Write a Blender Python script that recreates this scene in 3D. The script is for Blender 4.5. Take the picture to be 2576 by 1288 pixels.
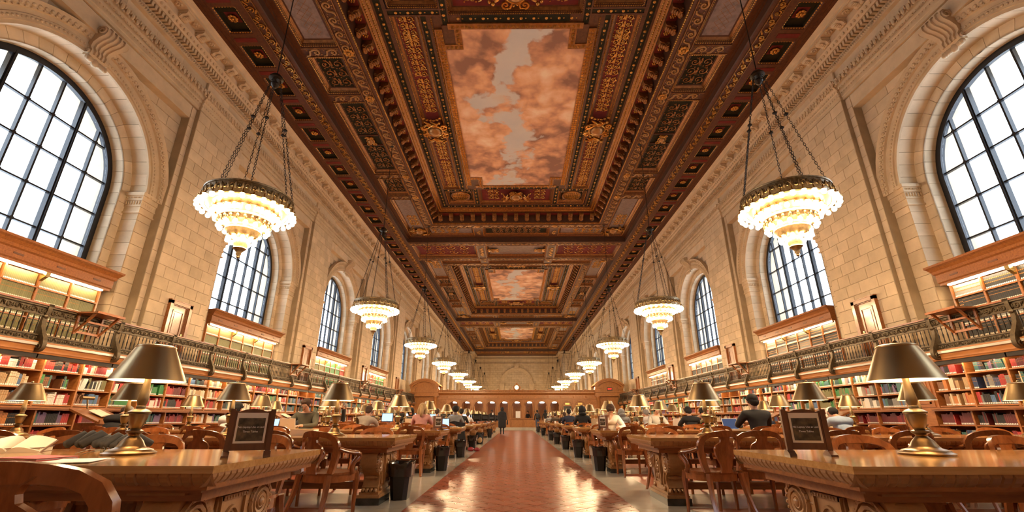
import bpy, bmesh, math, random
from math import sin, cos, pi, sqrt, radians, atan2
from mathutils import Vector, Matrix
random.seed(7)
for o in list(bpy.data.objects): bpy.data.objects.remove(o, do_unlink=True)
SC = bpy.context.scene
COL = SC.collection
# ------------------------------------------------------------------ camera
FPX = 1141.0
cd = bpy.data.cameras.new('camera'); cam = bpy.data.objects.new('camera', cd); COL.objects.link(cam)
cd.sensor_fit = 'HORIZONTAL'; cd.sensor_width = 36.0; cd.lens = FPX / 2576 * 36.0
cd.clip_start = 0.05; cd.clip_end = 400
d = Vector(((1300.0 - 1288) / FPX, -(1053.6 - 644) / FPX, -1.0)).normalized()
up = Vector((0, -d.z, d.y)).normalized()
xr = d.cross(up); up2 = xr.cross(d)
cam.matrix_world = Matrix(((xr.x, xr.y, xr.z, 0.0), (d.x, d.y, d.z, 0.0), (up2.x, up2.y, up2.z, 1.0), (0, 0, 0, 1)))
SC.camera = cam
# ------------------------------------------------------------------ daylight and exposure
W = bpy.data.worlds.new('world'); SC.world = W; W.use_nodes = True
bg = W.node_tree.nodes['Background']
bg.inputs[0].default_value = (0.80, 0.90, 1.0, 1); bg.inputs[1].default_value = 4.2
SC.view_settings.view_transform = 'Standard'; SC.view_settings.look = 'None'
SC.view_settings.gamma = 1; SC.view_settings.use_curve_mapping = False
SC.view_settings.exposure = 0.95
SC.cycles.max_bounces = 6; SC.cycles.diffuse_bounces = 4; SC.cycles.glossy_bounces = 3
SC.cycles.transmission_bounces = 4; SC.cycles.transparent_max_bounces = 8
SC.cycles.caustics_reflective = False; SC.cycles.caustics_refractive = False
SC.cycles.sample_clamp_indirect = 4.0
BULB_W = 108.0      # chandelier bulbs
LAMP_W = 230.0      # desk lamp bulbs
STRIP_W = 22.0      # shelf light strips
WARM = (1.0, 0.66, 0.34)

# ------------------------------------------------------------------ materials
MATS = {}
def nodes(name):
    m = bpy.data.materials.new(name); m.use_nodes = True
    nt = m.node_tree; b = nt.nodes['Principled BSDF']
    MATS[name] = m
    return m, nt, b
def N(nt, t, **kw):
    n = nt.nodes.new(t)
    for k, v in kw.items():
        if k in n.inputs: n.inputs[k].default_value = v
        else: setattr(n, k, v)
    return n
def ramp(nt, pts):
    r = nt.nodes.new('ShaderNodeValToRGB'); e = r.color_ramp.elements
    while len(e) < len(pts): e.new(0.5)
    for el, (p, c) in zip(e, pts): el.position = p; el.color = (*c, 1)
    return r
def mixc(nt, a, b, fac, mode='MIX'):
    n = nt.nodes.new('ShaderNodeMix'); n.data_type = 'RGBA'; n.blend_type = mode
    for s, v in ((0, fac), (6, a), (7, b)):
        if hasattr(v, 'is_linked'): nt.links.new(v, n.inputs[s])
        elif s == 0: n.inputs[s].default_value = v
        else: n.inputs[s].default_value = (*v, 1)
    return n.outputs[2]
def bump(nt, b, h, s=0.3, dist=0.01):
    n = nt.nodes.new('ShaderNodeBump'); n.inputs['Strength'].default_value = s; n.inputs['Distance'].default_value = dist
    nt.links.new(h, n.inputs['Height']); nt.links.new(n.outputs[0], b.inputs['Normal'])
def plain(name, c, rough=0.5, metal=0.0, spec=0.5, var=0.0, coat=0.0, nscale=0.0, namp=0.15, emit=None, estr=0.0):
    m, nt, b = nodes(name)
    b.inputs['Roughness'].default_value = rough; b.inputs['Metallic'].default_value = metal
    b.inputs['Specular IOR Level'].default_value = spec; b.inputs['Coat Weight'].default_value = coat
    b.inputs['Coat Roughness'].default_value = 0.08
    col = None
    if var:
        oi = N(nt, 'ShaderNodeObjectInfo')
        col = mixc(nt, tuple(x * (1 - var) for x in c), tuple(min(1, x * (1 + var)) for x in c), oi.outputs['Random'])
    if nscale:
        tc = N(nt, 'ShaderNodeTexCoord'); no = N(nt, 'ShaderNodeTexNoise', Scale=nscale, Detail=3.0)
        nt.links.new(tc.outputs['Object'], no.inputs['Vector'])
        r = ramp(nt, [(0.25, (1 - namp,) * 3), (0.75, (1 + namp,) * 3)])
        nt.links.new(no.outputs[0], r.inputs[0])
        col = mixc(nt, col if col is not None else c, r.outputs[0], 1.0, 'MULTIPLY')
    if col is not None: nt.links.new(col, b.inputs['Base Color'])
    else: b.inputs['Base Color'].default_value = (*c, 1)
    if emit:
        b.inputs['Emission Color'].default_value = (*emit, 1); b.inputs['Emission Strength'].default_value = estr
    return m
def emitter(name, c, s):
    m = bpy.data.materials.new(name); m.use_nodes = True; nt = m.node_tree
    nt.nodes.remove(nt.nodes['Principled BSDF'])
    e = N(nt, 'ShaderNodeEmission'); e.inputs[0].default_value = (*c, 1); e.inputs[1].default_value = s
    nt.links.new(e.outputs[0], nt.nodes['Material Output'].inputs[0]); MATS[name] = m
    return m
def wood(name, c1, c2, rough=0.35, scale=(2, 14, 14), coat=0.0, var=0.12, spec=0.5):
    m, nt, b = nodes(name)
    tc = N(nt, 'ShaderNodeTexCoord'); mp = N(nt, 'ShaderNodeMapping'); mp.inputs['Scale'].default_value = scale
    nt.links.new(tc.outputs['Object'], mp.inputs[0])
    no = N(nt, 'ShaderNodeTexNoise', Scale=1.6, Detail=4.0, Roughness=0.65, Distortion=0.6)
    nt.links.new(mp.outputs[0], no.inputs['Vector'])
    r = ramp(nt, [(0.3, c1), (0.7, c2)]); nt.links.new(no.outputs[0], r.inputs[0])
    oi = N(nt, 'ShaderNodeObjectInfo')
    k = ramp(nt, [(0, (1 - var,) * 3), (1, (1 + var,) * 3)]); nt.links.new(oi.outputs['Random'], k.inputs[0])
    nt.links.new(mixc(nt, r.outputs[0], k.outputs[0], 1.0, 'MULTIPLY'), b.inputs['Base Color'])
    b.inputs['Roughness'].default_value = rough; b.inputs['Coat Weight'].default_value = coat
    b.inputs['Coat Roughness'].default_value = 0.1; b.inputs['Specular IOR Level'].default_value = spec
    bump(nt, b, no.outputs[0], 0.08, 0.004)
    return m
def stone(name, c, var=0.12, joints=None):
    m, nt, b = nodes(name)
    tc = N(nt, 'ShaderNodeTexCoord')
    no = N(nt, 'ShaderNodeTexNoise', Scale=2.2, Detail=6.0, Roughness=0.6); nt.links.new(tc.outputs['Object'], no.inputs['Vector'])
    r = ramp(nt, [(0.3, tuple(x * 0.86 for x in c)), (0.7, tuple(min(1, x * 1.1) for x in c))]); nt.links.new(no.outputs[0], r.inputs[0])
    oi = N(nt, 'ShaderNodeObjectInfo')
    k = ramp(nt, [(0, (1 - var, 1 - var, 1 - var * 1.15)), (1, (1 + var * .7,) * 3)]); nt.links.new(oi.outputs['Random'], k.inputs[0])
    col = mixc(nt, r.outputs[0], k.outputs[0], 1.0, 'MULTIPLY')
    if joints:
        mp = N(nt, 'ShaderNodeMapping'); mp.inputs['Rotation'].default_value = joints[0]
        nt.links.new(tc.outputs['Object'], mp.inputs[0])
        br = N(nt, 'ShaderNodeTexBrick'); br.inputs['Color1'].default_value = (1, 1, 1, 1); br.inputs['Color2'].default_value = (.86, .85, .83, 1)
        br.inputs['Mortar'].default_value = (.5, .46, .4, 1); br.inputs['Scale'].default_value = 1.0
        br.inputs['Mortar Size'].default_value = 0.012; br.inputs['Brick Width'].default_value = joints[1]; br.inputs['Row Height'].default_value = joints[2]
        nt.links.new(mp.outputs[0], br.inputs['Vector'])
        col = mixc(nt, col, br.outputs[0], 1.0, 'MULTIPLY')
    nt.links.new(col, b.inputs['Base Color']); b.inputs['Roughness'].default_value = 0.75; b.inputs['Specular IOR Level'].default_value = 0.3
    n2 = N(nt, 'ShaderNodeTexNoise', Scale=30.0, Detail=3.0); nt.links.new(tc.outputs['Object'], n2.inputs['Vector'])
    bump(nt, b, n2.outputs[0], 0.12, 0.006)
    return m
LIME = (0.60, 0.465, 0.315)
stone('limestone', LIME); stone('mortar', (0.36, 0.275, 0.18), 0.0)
stone('limestone_carved', (0.57, 0.43, 0.28), 0.05)
stone('limestone_far', LIME, 0.03, ((pi / 2, 0, 0), 0.95, 0.42))
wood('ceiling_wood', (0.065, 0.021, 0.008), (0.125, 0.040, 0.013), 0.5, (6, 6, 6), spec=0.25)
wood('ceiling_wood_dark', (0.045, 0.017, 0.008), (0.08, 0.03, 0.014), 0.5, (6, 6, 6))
plain('ceiling_red', (0.14, 0.018, 0.013), 0.75, spec=0.2, nscale=5, namp=0.2)
plain('ceiling_green', (0.026, 0.021, 0.010), 0.85, spec=0.1, nscale=5, namp=0.2)
plain('gilt', (0.50, 0.225, 0.045), 0.30, 0.9, nscale=9, namp=0.35)
plain('gilt_dull', (0.24, 0.095, 0.024), 0.38, 0.6, nscale=9, namp=0.35)
plain('gilt_pale', (0.36, 0.17, 0.05), 0.36, 0.55, nscale=7, namp=0.25)
plain('lattice_ground', (0.22, 0.145, 0.11), 0.5, nscale=6, namp=0.3)
wood('oak', (0.20, 0.065, 0.018), (0.36, 0.135, 0.038), 0.28, (3, 18, 18), 0.25)
wood('oak_chair', (0.18, 0.052, 0.013), (0.33, 0.105, 0.026), 0.24, (10, 10, 4), 0.3, 0.18)
wood('oak_top', (0.42, 0.205, 0.06), (0.60, 0.335, 0.115), 0.11, (1.2, 16, 16), 0.5)
wood('oak_carved', (0.30, 0.14, 0.05), (0.46, 0.24, 0.09), 0.38, (5, 5, 5), 0.1)
wood('oak_shelf', (0.34, 0.125, 0.03), (0.52, 0.22, 0.06), 0.36, (3, 3, 16), 0.1)
wood('oak_case', (0.28, 0.095, 0.026), (0.42, 0.16, 0.045), 0.34, (3, 3, 14), 0.1)
wood('walnut', (0.10, 0.038, 0.018), (0.17, 0.068, 0.032), 0.4, (8, 8, 3), 0.1)
plain('brass', (0.40, 0.285, 0.15), 0.36, 1.0, nscale=3, namp=0.15, var=0.08)
plain('brass_bright', (0.62, 0.42, 0.16), 0.25, 1.0)
plain('bronze', (0.18, 0.115, 0.055), 0.36, 0.9, nscale=12, namp=0.3)
plain('iron_gilt', (0.11, 0.08, 0.045), 0.5, 0.5, nscale=20, namp=0.35)
plain('crown_gold', (0.20, 0.14, 0.07), 0.42, 0.7, nscale=20, namp=0.4)
plain('lamp_stem', (0.17, 0.125, 0.07), 0.38, 0.9, var=.1)
wood('oak_fascia', (0.34, 0.135, 0.038), (0.46, 0.19, 0.058), 0.45, (8, 2, 8), 0.0)
wood('oak_screen', (0.33, 0.135, 0.04), (0.48, 0.21, 0.065), 0.36, (6, 6, 3), 0.1)
plain('iron', (0.035, 0.028, 0.022), 0.45, 0.7)
plain('window_iron', (0.018, 0.018, 0.022), 0.35, 0.4)
plain('plastic_black', (0.012, 0.011, 0.011), 0.35)
plain('bin_liner', (0.016, 0.015, 0.016), 0.16, spec=0.7)
plain('paper', (0.80, 0.72, 0.58), 0.7); plain('paper_white', (0.85, 0.82, 0.76), 0.6)
plain('black_cloth', (0.012, 0.012, 0.014), 0.8); plain('marble_dark', (0.03, 0.032, 0.028), 0.2, nscale=8, namp=0.6)
plain('silver', (0.62, 0.60, 0.57), 0.3, 0.6); plain('white_plastic', (0.8, 0.78, 0.74), 0.35)
plain('skin', (0.55, 0.30, 0.19), 0.5); plain('skin_dark', (0.16, 0.075, 0.045), 0.5)
plain('bead_glass', (0.75, 0.6, 0.36), 0.2, 0.3)
emitter('bulb_glow', (1.0, 0.70, 0.38), BULB_W); emitter('lamp_glow', WARM, LAMP_W)
emitter('strip_glow', (1.0, 0.76, 0.46), STRIP_W); emitter('strip_glow_gallery', (1.0, 0.76, 0.46), STRIP_W)
emitter('screen_blue', (0.35, 0.55, 0.9), 1.2); emitter('screen_white', (0.9, 0.95, 1.0), 1.3); emitter('screen_dark', (0.04, 0.05, 0.09), 1.0)
emitter('exit_red', (1.0, 0.03, 0.02), 2.0); emitter('clock_face', (1.0, 0.72, 0.35), 1.6); emitter('globe_glow', (1.0, 0.85, 0.65), 6.0)
plain('shade_inside', (0.85, 0.78, 0.62), 0.6)
def cloth(name, c, r=0.85): return plain(name, c, r, nscale=14, namp=0.12)
# clear glass
def glass(name, tint=(0.96, 0.98, 1.0), gl=0.08):
    m = bpy.data.materials.new(name); m.use_nodes = True; nt = m.node_tree; nt.nodes.remove(nt.nodes['Principled BSDF'])
    t = N(nt, 'ShaderNodeBsdfTransparent'); t.inputs[0].default_value = (*tint, 1)
    g = N(nt, 'ShaderNodeBsdfGlossy', Roughness=0.03); mx = N(nt, 'ShaderNodeMixShader'); mx.inputs[0].default_value = gl
    nt.links.new(t.outputs[0], mx.inputs[1]); nt.links.new(g.outputs[0], mx.inputs[2]); nt.links.new(mx.outputs[0], nt.nodes['Material Output'].inputs[0])
    MATS[name] = m
glass('glass')
# painted sky of the ceiling: warm clouds round a pale blue-grey opening
def cloud_mat():
    m, nt, b = nodes('painted_clouds')
    tc = N(nt, 'ShaderNodeTexCoord')
    def noise(scale, detail, rough, dist=0.0, off=0.0):
        mp = N(nt, 'ShaderNodeMapping'); mp.inputs['Location'].default_value = (off, off * .7, off); nt.links.new(tc.outputs['Object'], mp.inputs[0])
        n = N(nt, 'ShaderNodeTexNoise', Scale=scale, Detail=detail, Roughness=rough, Distortion=dist); nt.links.new(mp.outputs[0], n.inputs['Vector']); return n
    def math(op, a, b_=None, c=None):
        n = N(nt, 'ShaderNodeMath', operation=op)
        for i, v in enumerate((a, b_, c)):
            if v is None: continue
            if hasattr(v, 'is_linked'): nt.links.new(v, n.inputs[i])
            else: n.inputs[i].default_value = v
        return n.outputs[0]
    w = noise(.9, 3.0, .5, 0, 3.1)
    warp = N(nt, 'ShaderNodeMixRGB', blend_type='LINEAR_LIGHT'); warp.inputs[0].default_value = .35
    nt.links.new(tc.outputs['Object'], warp.inputs[1]); nt.links.new(w.outputs['Color'], warp.inputs[2])
    def puff(scale):
        v = N(nt, 'ShaderNodeTexVoronoi', Scale=scale); v.feature = 'SMOOTH_F1'; v.inputs['Smoothness'].default_value = .25; v.inputs['Detail'].default_value = 2.5; v.inputs['Roughness'].default_value = .55
        nt.links.new(warp.outputs[0], v.inputs['Vector']); return v.outputs['Distance']
    p2 = puff(.95)
    gx = N(nt, 'ShaderNodeSeparateXYZ'); nt.links.new(tc.outputs['Object'], gx.inputs[0])
    # the open strip of sky meanders down the canvas from above the middle
    wig = math('MULTIPLY', math('SINE', math('MULTIPLY', gx.outputs[1], .75)), .55)
    ab = math('ABSOLUTE', math('SUBTRACT', gx.outputs[0], math('SUBTRACT', wig, .25)))
    base = noise(.8, 5.0, .55, .2, 1.7)
    cover = math('ADD', math('MULTIPLY_ADD', ab, .17, math('MULTIPLY', base.outputs[0], 1.0)), math('MULTIPLY', p2, -.16))
    sky = ramp(nt, [(.36, (1, 1, 1)), (.435, (0, 0, 0))]); nt.links.new(cover, sky.inputs[0])
    tone = math('MULTIPLY_ADD', noise(.62, 5.0, .5, .2, 9.0).outputs[0], 1.1, math('MULTIPLY', p2, -.30))
    tone = math('MULTIPLY_ADD', noise(2.2, 4.0, .6, .3, 4.0).outputs[0], .14, tone)
    cl = ramp(nt, [(.16, (.26, .12, .07)), (.28, (.52, .25, .13)), (.39, (.72, .37, .18)), (.50, (.80, .49, .28)), (.62, (.86, .64, .41))]); nt.links.new(tone, cl.inputs[0])
    skc = ramp(nt, [(.3, (.52, .49, .43)), (.6, (.60, .54, .45)), (.75, (.62, .46, .30))]); nt.links.new(noise(.8, 4.0, .5, 0, 5.0).outputs[0], skc.inputs[0])
    nt.links.new(mixc(nt, cl.outputs[0], skc.outputs[0], sky.outputs[0]), b.inputs['Base Color'])
    b.inputs['Roughness'].default_value = 0.7
cloud_mat()
# terracotta and marble floor
def floor_mats():
    m, nt, b = nodes('terracotta')
    tc = N(nt, 'ShaderNodeTexCoord'); oi = N(nt, 'ShaderNodeObjectInfo')
    no = N(nt, 'ShaderNodeTexNoise', Scale=3.0, Detail=5.0); nt.links.new(tc.outputs['Object'], no.inputs['Vector'])
    r = ramp(nt, [(0.3, (0.225, 0.058, 0.028)), (0.7, (0.36, 0.10, 0.048))]); nt.links.new(no.outputs[0], r.inputs[0])
    k = ramp(nt, [(0, (0.88,) * 3), (1, (1.12,) * 3)]); nt.links.new(oi.outputs['Random'], k.inputs[0])
    nt.links.new(mixc(nt, r.outputs[0], k.outputs[0], 1.0, 'MULTIPLY'), b.inputs['Base Color'])
    rr = ramp(nt, [(0.3, (0.24,) * 3), (0.7, (0.36,) * 3)]); nt.links.new(no.outputs[0], rr.inputs[0]); nt.links.new(rr.outputs[0], b.inputs['Roughness'])
    b.inputs['Coat Weight'].default_value = 0.25; b.inputs['Coat Roughness'].default_value = 0.2
    n2 = N(nt, 'ShaderNodeTexNoise', Scale=6.0, Detail=2.0); nt.links.new(tc.outputs['Object'], n2.inputs['Vector'])
    bump(nt, b, n2.outputs[0], 0.06, 0.01)
    m, nt, b = nodes('terracotta_field')      # far tiles, too small to tell apart
    tc = N(nt, 'ShaderNodeTexCoord'); mp = N(nt, 'ShaderNodeMapping'); mp.inputs['Rotation'].default_value = (0, 0, pi / 4)
    nt.links.new(tc.outputs['Object'], mp.inputs[0])
    br = N(nt, 'ShaderNodeTexBrick', offset=0.0); br.inputs['Color1'].default_value = (0.24, 0.064, 0.03, 1); br.inputs['Color2'].default_value = (0.35, 0.098, 0.046, 1)
    br.inputs['Mortar'].default_value = (0.22, 0.095, 0.052, 1); br.inputs['Scale'].default_value = 1.0; br.inputs['Mortar Size'].default_value = 0.006
    br.inputs['Brick Width'].default_value = 0.283; br.inputs['Row Height'].default_value = 0.283
    nt.links.new(mp.outputs[0], br.inputs['Vector']); nt.links.new(br.outputs[0], b.inputs['Base Color'])
    b.inputs['Roughness'].default_value = 0.3; b.inputs['Coat Weight'].default_value = 0.25; b.inputs['Coat Roughness'].default_value = 0.2
    n2 = N(nt, 'ShaderNodeTexNoise', Scale=6.0, Detail=2.0); nt.links.new(tc.outputs['Object'], n2.inputs['Vector']); bump(nt, b, n2.outputs[0], 0.12, 0.01)
    plain('grout', (0.20, 0.09, 0.05), 0.6)
    m, nt, b = nodes('marble')
    tc = N(nt, 'ShaderNodeTexCoord'); no = N(nt, 'ShaderNodeTexNoise', Scale=1.6, Detail=8.0, Distortion=1.2); nt.links.new(tc.outputs['Object'], no.inputs['Vector'])
    r = ramp(nt, [(0.3, (0.46, 0.41, 0.33)), (0.7, (0.58, 0.52, 0.42))]); nt.links.new(no.outputs[0], r.inputs[0]); nt.links.new(r.outputs[0], b.inputs['Base Color'])
    b.inputs['Roughness'].default_value = 0.2; b.inputs['Coat Weight'].default_value = 0.3; b.inputs['Coat Roughness'].default_value = 0.08
floor_mats()
PAL = dict(red=(0.42, 0.035, 0.03), crimson=(0.25, 0.02, 0.025), maroon=(0.13, 0.018, 0.02), navy=(0.03, 0.05, 0.12), blue=(0.08, 0.16, 0.30), teal=(0.04, 0.13, 0.12),
           green=(0.04, 0.22, 0.06), olive=(0.17, 0.155, 0.055), black=(0.015, 0.014, 0.014), brown=(0.20, 0.085, 0.035), tan=(0.45, 0.29, 0.14), cream=(0.66, 0.56, 0.38),
           white=(0.74, 0.70, 0.62), grey=(0.22, 0.21, 0.19), purple=(0.17, 0.10, 0.19), orange=(0.55, 0.20, 0.05))
for k, c in PAL.items(): plain('cover_' + k, c, 0.5, var=0.12)

# ------------------------------------------------------------------ mesh building
rj = random.Random(2)
class MB:
    def __init__(s, jit=False): s.v = []; s.f = []; s.m = []; s.jit = jit
    def add(s, vs, fs, mat=0):
        n = len(s.v); s.v += [tuple(p) for p in vs]; s.f += [tuple(i + n for i in f) for f in fs]; s.m += [mat] * len(fs)
        return s
    def box(s, x0, x1, y0, y1, z0, z1, mat=0):
        if s.jit: z0 -= rj.uniform(0, .003)
        return s.add([(x0, y0, z0), (x1, y0, z0), (x1, y1, z0), (x0, y1, z0), (x0, y0, z1), (x1, y0, z1), (x1, y1, z1), (x0, y1, z1)],
                     [(0, 3, 2, 1), (4, 5, 6, 7), (0, 1, 5, 4), (1, 2, 6, 5), (2, 3, 7, 6), (3, 0, 4, 7)], mat)
    def hexa(s, p, mat=0):
        return s.add(p, [(0, 3, 2, 1), (4, 5, 6, 7), (0, 1, 5, 4), (1, 2, 6, 5), (2, 3, 7, 6), (3, 0, 4, 7)], mat)
    def quad(s, a, b, c, d_, mat=0): return s.add([a, b, c, d_], [(0, 1, 2, 3)], mat)
    def tube(s, path, r, n=6, mat=0, closed=False, flat=1.0, upv=(0, 0, 1)):
        P = [Vector(p) for p in path]; L = len(P); rr = r if isinstance(r, (list, tuple)) else [r] * L
        vs = []; fs = []; nrm = None
        for i in range(L):
            a = P[(i - 1) % L] if (closed or i > 0) else P[i]; b = P[(i + 1) % L] if (closed or i < L - 1) else P[i]
            t = (b - a)
            t = t.normalized() if t.length > 1e-9 else Vector((0, 0, 1))
            if nrm is None:
                u = Vector(upv)
                if abs(u.dot(t)) > 0.95: u = Vector((1, 0, 0))
                nrm = (u - t * u.dot(t)).normalized()
            else:
                nrm = nrm - t * nrm.dot(t)
                nrm = nrm.normalized() if nrm.length > 1e-6 else t.orthogonal().normalized()
            bn = t.cross(nrm)
            for k in range(n):
                q = 2 * pi * k / n
                vs.append(P[i] + (nrm * cos(q) * flat + bn * sin(q)) * rr[i])
        for i in range(L if closed else L - 1):
            for k in range(n):
                a = i * n + k; b = i * n + (k + 1) % n; c = ((i + 1) % L) * n + (k + 1) % n; e = ((i + 1) % L) * n + k
                fs.append((a, b, c, e))
        if not closed: fs.append(tuple(range(n))[::-1]); fs.append(tuple(range((L - 1) * n, L * n)))
        return s.add(vs, fs, mat)
    def lathe(s, prof, n=16, mat=0, c=(0, 0, 0), a0=0.0, a1=2 * pi):
        full = abs(a1 - a0 - 2 * pi) < 1e-6; cols = n if full else n + 1
        vs = []; fs = []
        for (r, z) in prof:
            for k in range(cols):
                a = a0 + (a1 - a0) * k / n; vs.append((c[0] + r * cos(a), c[1] + r * sin(a), c[2] + z))
        for i in range(len(prof) - 1):
            for k in range(n):
                k2 = (k + 1) % cols
                fs.append((i * cols + k, i * cols + k2, (i + 1) * cols + k2, (i + 1) * cols + k))
        return s.add(vs, fs, mat)
    def ball(s, c, r, nu=8, nv=6, mat=0):
        if not isinstance(r, (list, tuple)): r = (r, r, r)
        vs = [(c[0], c[1], c[2] + r[2])]
        for j in range(1, nv):
            t = pi * j / nv
            for k in range(nu):
                a = 2 * pi * k / nu; vs.append((c[0] + r[0] * sin(t) * cos(a), c[1] + r[1] * sin(t) * sin(a), c[2] + r[2] * cos(t)))
        vs.append((c[0], c[1], c[2] - r[2])); fs = []
        for k in range(nu): fs.append((0, 1 + k, 1 + (k + 1) % nu))
        for j in range(nv - 2):
            for k in range(nu):
                a = 1 + j * nu + k; b = 1 + j * nu + (k + 1) % nu; fs.append((a, a + nu, b + nu, b))
        e = len(vs) - 1
        for k in range(nu): fs.append((e, 1 + (nv - 2) * nu + (k + 1) % nu, 1 + (nv - 2) * nu + k))
        return s.add(vs, fs, mat)
    def prism(s, poly, fn, t0, t1, mat=0):
        """poly: 2D outline; fn(a,b,t)->xyz"""
        n = len(poly); vs = [fn(a, b, t0) for a, b in poly] + [fn(a, b, t1) for a, b in poly]
        fs = [tuple(range(n))[::-1], tuple(range(n, 2 * n))] + [(i, (i + 1) % n, n + (i + 1) % n, n + i) for i in range(n)]
        return s.add(vs, fs, mat)
    def strip(s, a, b, fn=None, mat=0, thick=None):
        """two equal rails of points joined by quads; thick: offset vector to make it solid"""
        n = len(a); vs = list(a) + list(b); fs = [(i, i + 1, n + i + 1, n + i) for i in range(n - 1)]
        if thick is not None:
            t = Vector(thick); m = len(vs); vs = vs + [Vector(p) + t for p in vs]
            fs = fs + [tuple(i + m for i in f[::-1]) for f in fs]
            for i in range(n - 1): fs += [(i + 1, i, m + i, m + i + 1), (n + i, n + i + 1, m + n + i + 1, m + n + i)]
            fs += [(0, n, m + n, m), (n - 1, m + n - 1, m + 2 * n - 1, 2 * n - 1)]
        return s.add(vs, fs, mat)
    def merge(s, o, M=None, mats=None):
        n = len(s.v)
        s.v += [tuple(M @ Vector(p)) for p in o.v] if M is not None else o.v
        s.f += [tuple(i + n for i in f) for f in o.f]; s.m += [mats[i] for i in o.m] if mats else o.m
        return s
    def mesh(s, name, mats, smooth=None, fix=True):
        me = bpy.data.meshes.new(name); me.from_pydata(s.v, [], s.f)
        for k in ([mats] if isinstance(mats, str) else mats): me.materials.append(MATS[k])
        if any(s.m): me.polygons.foreach_set('material_index', s.m)
        if fix:
            bm = bmesh.new(); bm.from_mesh(me); bmesh.ops.recalc_face_normals(bm, faces=bm.faces); bm.to_mesh(me); bm.free()
        if smooth is not None:
            me.polygons.foreach_set('use_smooth', [True] * len(me.polygons))
            if smooth < 180: me.set_sharp_from_angle(angle=radians(smooth))
        me.update()
        return me
def obj(name, me, parent=None, loc=(0, 0, 0), rot=(0, 0, 0), scale=(1, 1, 1), kind=None, label=None):
    o = bpy.data.objects.new(name, me); COL.objects.link(o)
    o.location = loc; o.rotation_euler = rot; o.scale = scale
    if parent: o.parent = parent
    if kind: o['kind'] = kind
    if label: o['label'] = label
    return o
def thing(name, label, cat, loc=(0, 0, 0), rz=0.0, group=None, me=None, scale=(1, 1, 1)):
    o = obj(name, me, None, loc, (0, 0, rz), scale); o['label'] = label; o['category'] = cat
    if group: o['group'] = group
    return o
def struct(name, me=None, label=None, loc=(0, 0, 0)):
    o = obj(name, me, None, loc, kind='structure')
    if label: o['label'] = label
    return o
def copy_tree(src, parent=None):
    c = src.copy(); COL.objects.link(c); c.parent = parent
    for ch in src.children: copy_tree(ch, c)
    return c
ONES = 'zeroth first second third fourth fifth sixth seventh eighth ninth tenth eleventh twelfth thirteenth fourteenth fifteenth sixteenth seventeenth eighteenth nineteenth'.split()
TENS = {20: 'twentieth', 30: 'thirtieth', 40: 'fortieth', 50: 'fiftieth'}
TENP = {2: 'twenty', 3: 'thirty', 4: 'forty', 5: 'fifty'}
def ordw(n):
    if n < 20: return ONES[n]
    return TENS[n] if n % 10 == 0 else TENP[n // 10] + '-' + ONES[n % 10]
SIDE = {-1: 'left', 1: 'right'}
# ================================================================== SETTING
PITCH = 9.1
WC = {-1: 9.17, 1: 8.87}
YN, YF = -4.45, 86.45
AXL, AXR = -1.33, 1.41
# ------------------------------------------------------------------ floor
floor = struct('floor', MB().box(-12, 12, YN, 93.5, -0.3, -0.005).mesh('floor', 'grout'))
D = (AXR - AXL) / 7
def tile_mesh(kind):
    g = 0.0045; h = D / 2 - g * 1.4
    P = {'full': [(-h, 0), (0, -h), (h, 0), (0, h)], 'east': [(0, -h), (h, 0), (0, h)], 'west': [(0, h), (-h, 0), (0, -h)]}[kind]
    m = MB(); e = 0.9
    m.prism(P, lambda a, b, t: (a * (1 if t < 0 else 0.985), b * (1 if t < 0 else 0.985), t), -0.012, 0.0)
    return m.mesh('tile_' + kind, 'terracotta')
TM = {k: tile_mesh(k) for k in ('full', 'east', 'west')}
y = 5.3 - 2 * D; n = 0; YT = 5.3
while n < 296:
    for i in range(8):
        k = 'east' if i == 0 else 'west' if i == 7 else 'full'
        obj('tile', TM[k], floor, (AXL + D * i, y, 0), (random.gauss(0, .0009), random.gauss(0, .0009), 0)); n += 1
    for i in range(7):
        obj('tile', TM['full'], floor, (AXL + D * (i + .5), y + D / 2, 0), (random.gauss(0, .0009), random.gauss(0, .0009), 0)); n += 1
    y += D
YT = y - D / 2
# the rest of the aisle and the fields under the tables: tiles too foreshortened to tell apart
m = MB(); m.box(AXL, AXR, YT, 44.3, -0.01, -0.001); m.box(AXL, AXR, YN, 5.3 - 2 * D, -0.01, -0.001)
obj('tile_field', m.mesh('tile_field', 'terracotta_field'), floor, kind='stuff')
ROWS = 11; TAB0, TABP = 3.1, 3.55
m = MB(); mm = MB()
for s in (-1, 1):
    xa = AXL - 0.64 if s < 0 else AXR + 0.64
    ys = [YN] + [v for r in range(ROWS + 1) for v in (TAB0 + TABP * r - 0.55, TAB0 + TABP * r + 0.55)] + [44.6]
    for i in range(0, len(ys), 2):
        m.box(min(xa, s * 9.3), max(xa, s * 9.3), ys[i], ys[i + 1], -0.01, -0.001)
    for i in range(1, len(ys) - 1, 2):
        mm.box(min(xa, s * 9.3), max(xa, s * 9.3), ys[i], ys[i + 1], -0.01, 0.0)
    mm.box(min(s * 9.3, s * 11), max(s * 9.3, s * 11), YN, 93, -0.01, 0.0)
mm.box(-11, 11, 44.3, 93, -0.01, 0.0005)
obj('side_tile_field', m.mesh('side_tile_field', 'terracotta_field'), floor, kind='stuff')
obj('marble_band', mm.mesh('marble_band', 'marble'), floor)
sl = MB().box(-0.317, 0.317, 0.003, 1.497, -0.012, 0.0).mesh('marble_slab', 'marble')
for s in (-1, 1):
    xc = AXL - 0.32 if s < 0 else AXR + 0.32
    for i in range(33): obj('marble_slab', sl, floor, (xc, YN + 1.5 * i, 0))

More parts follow.
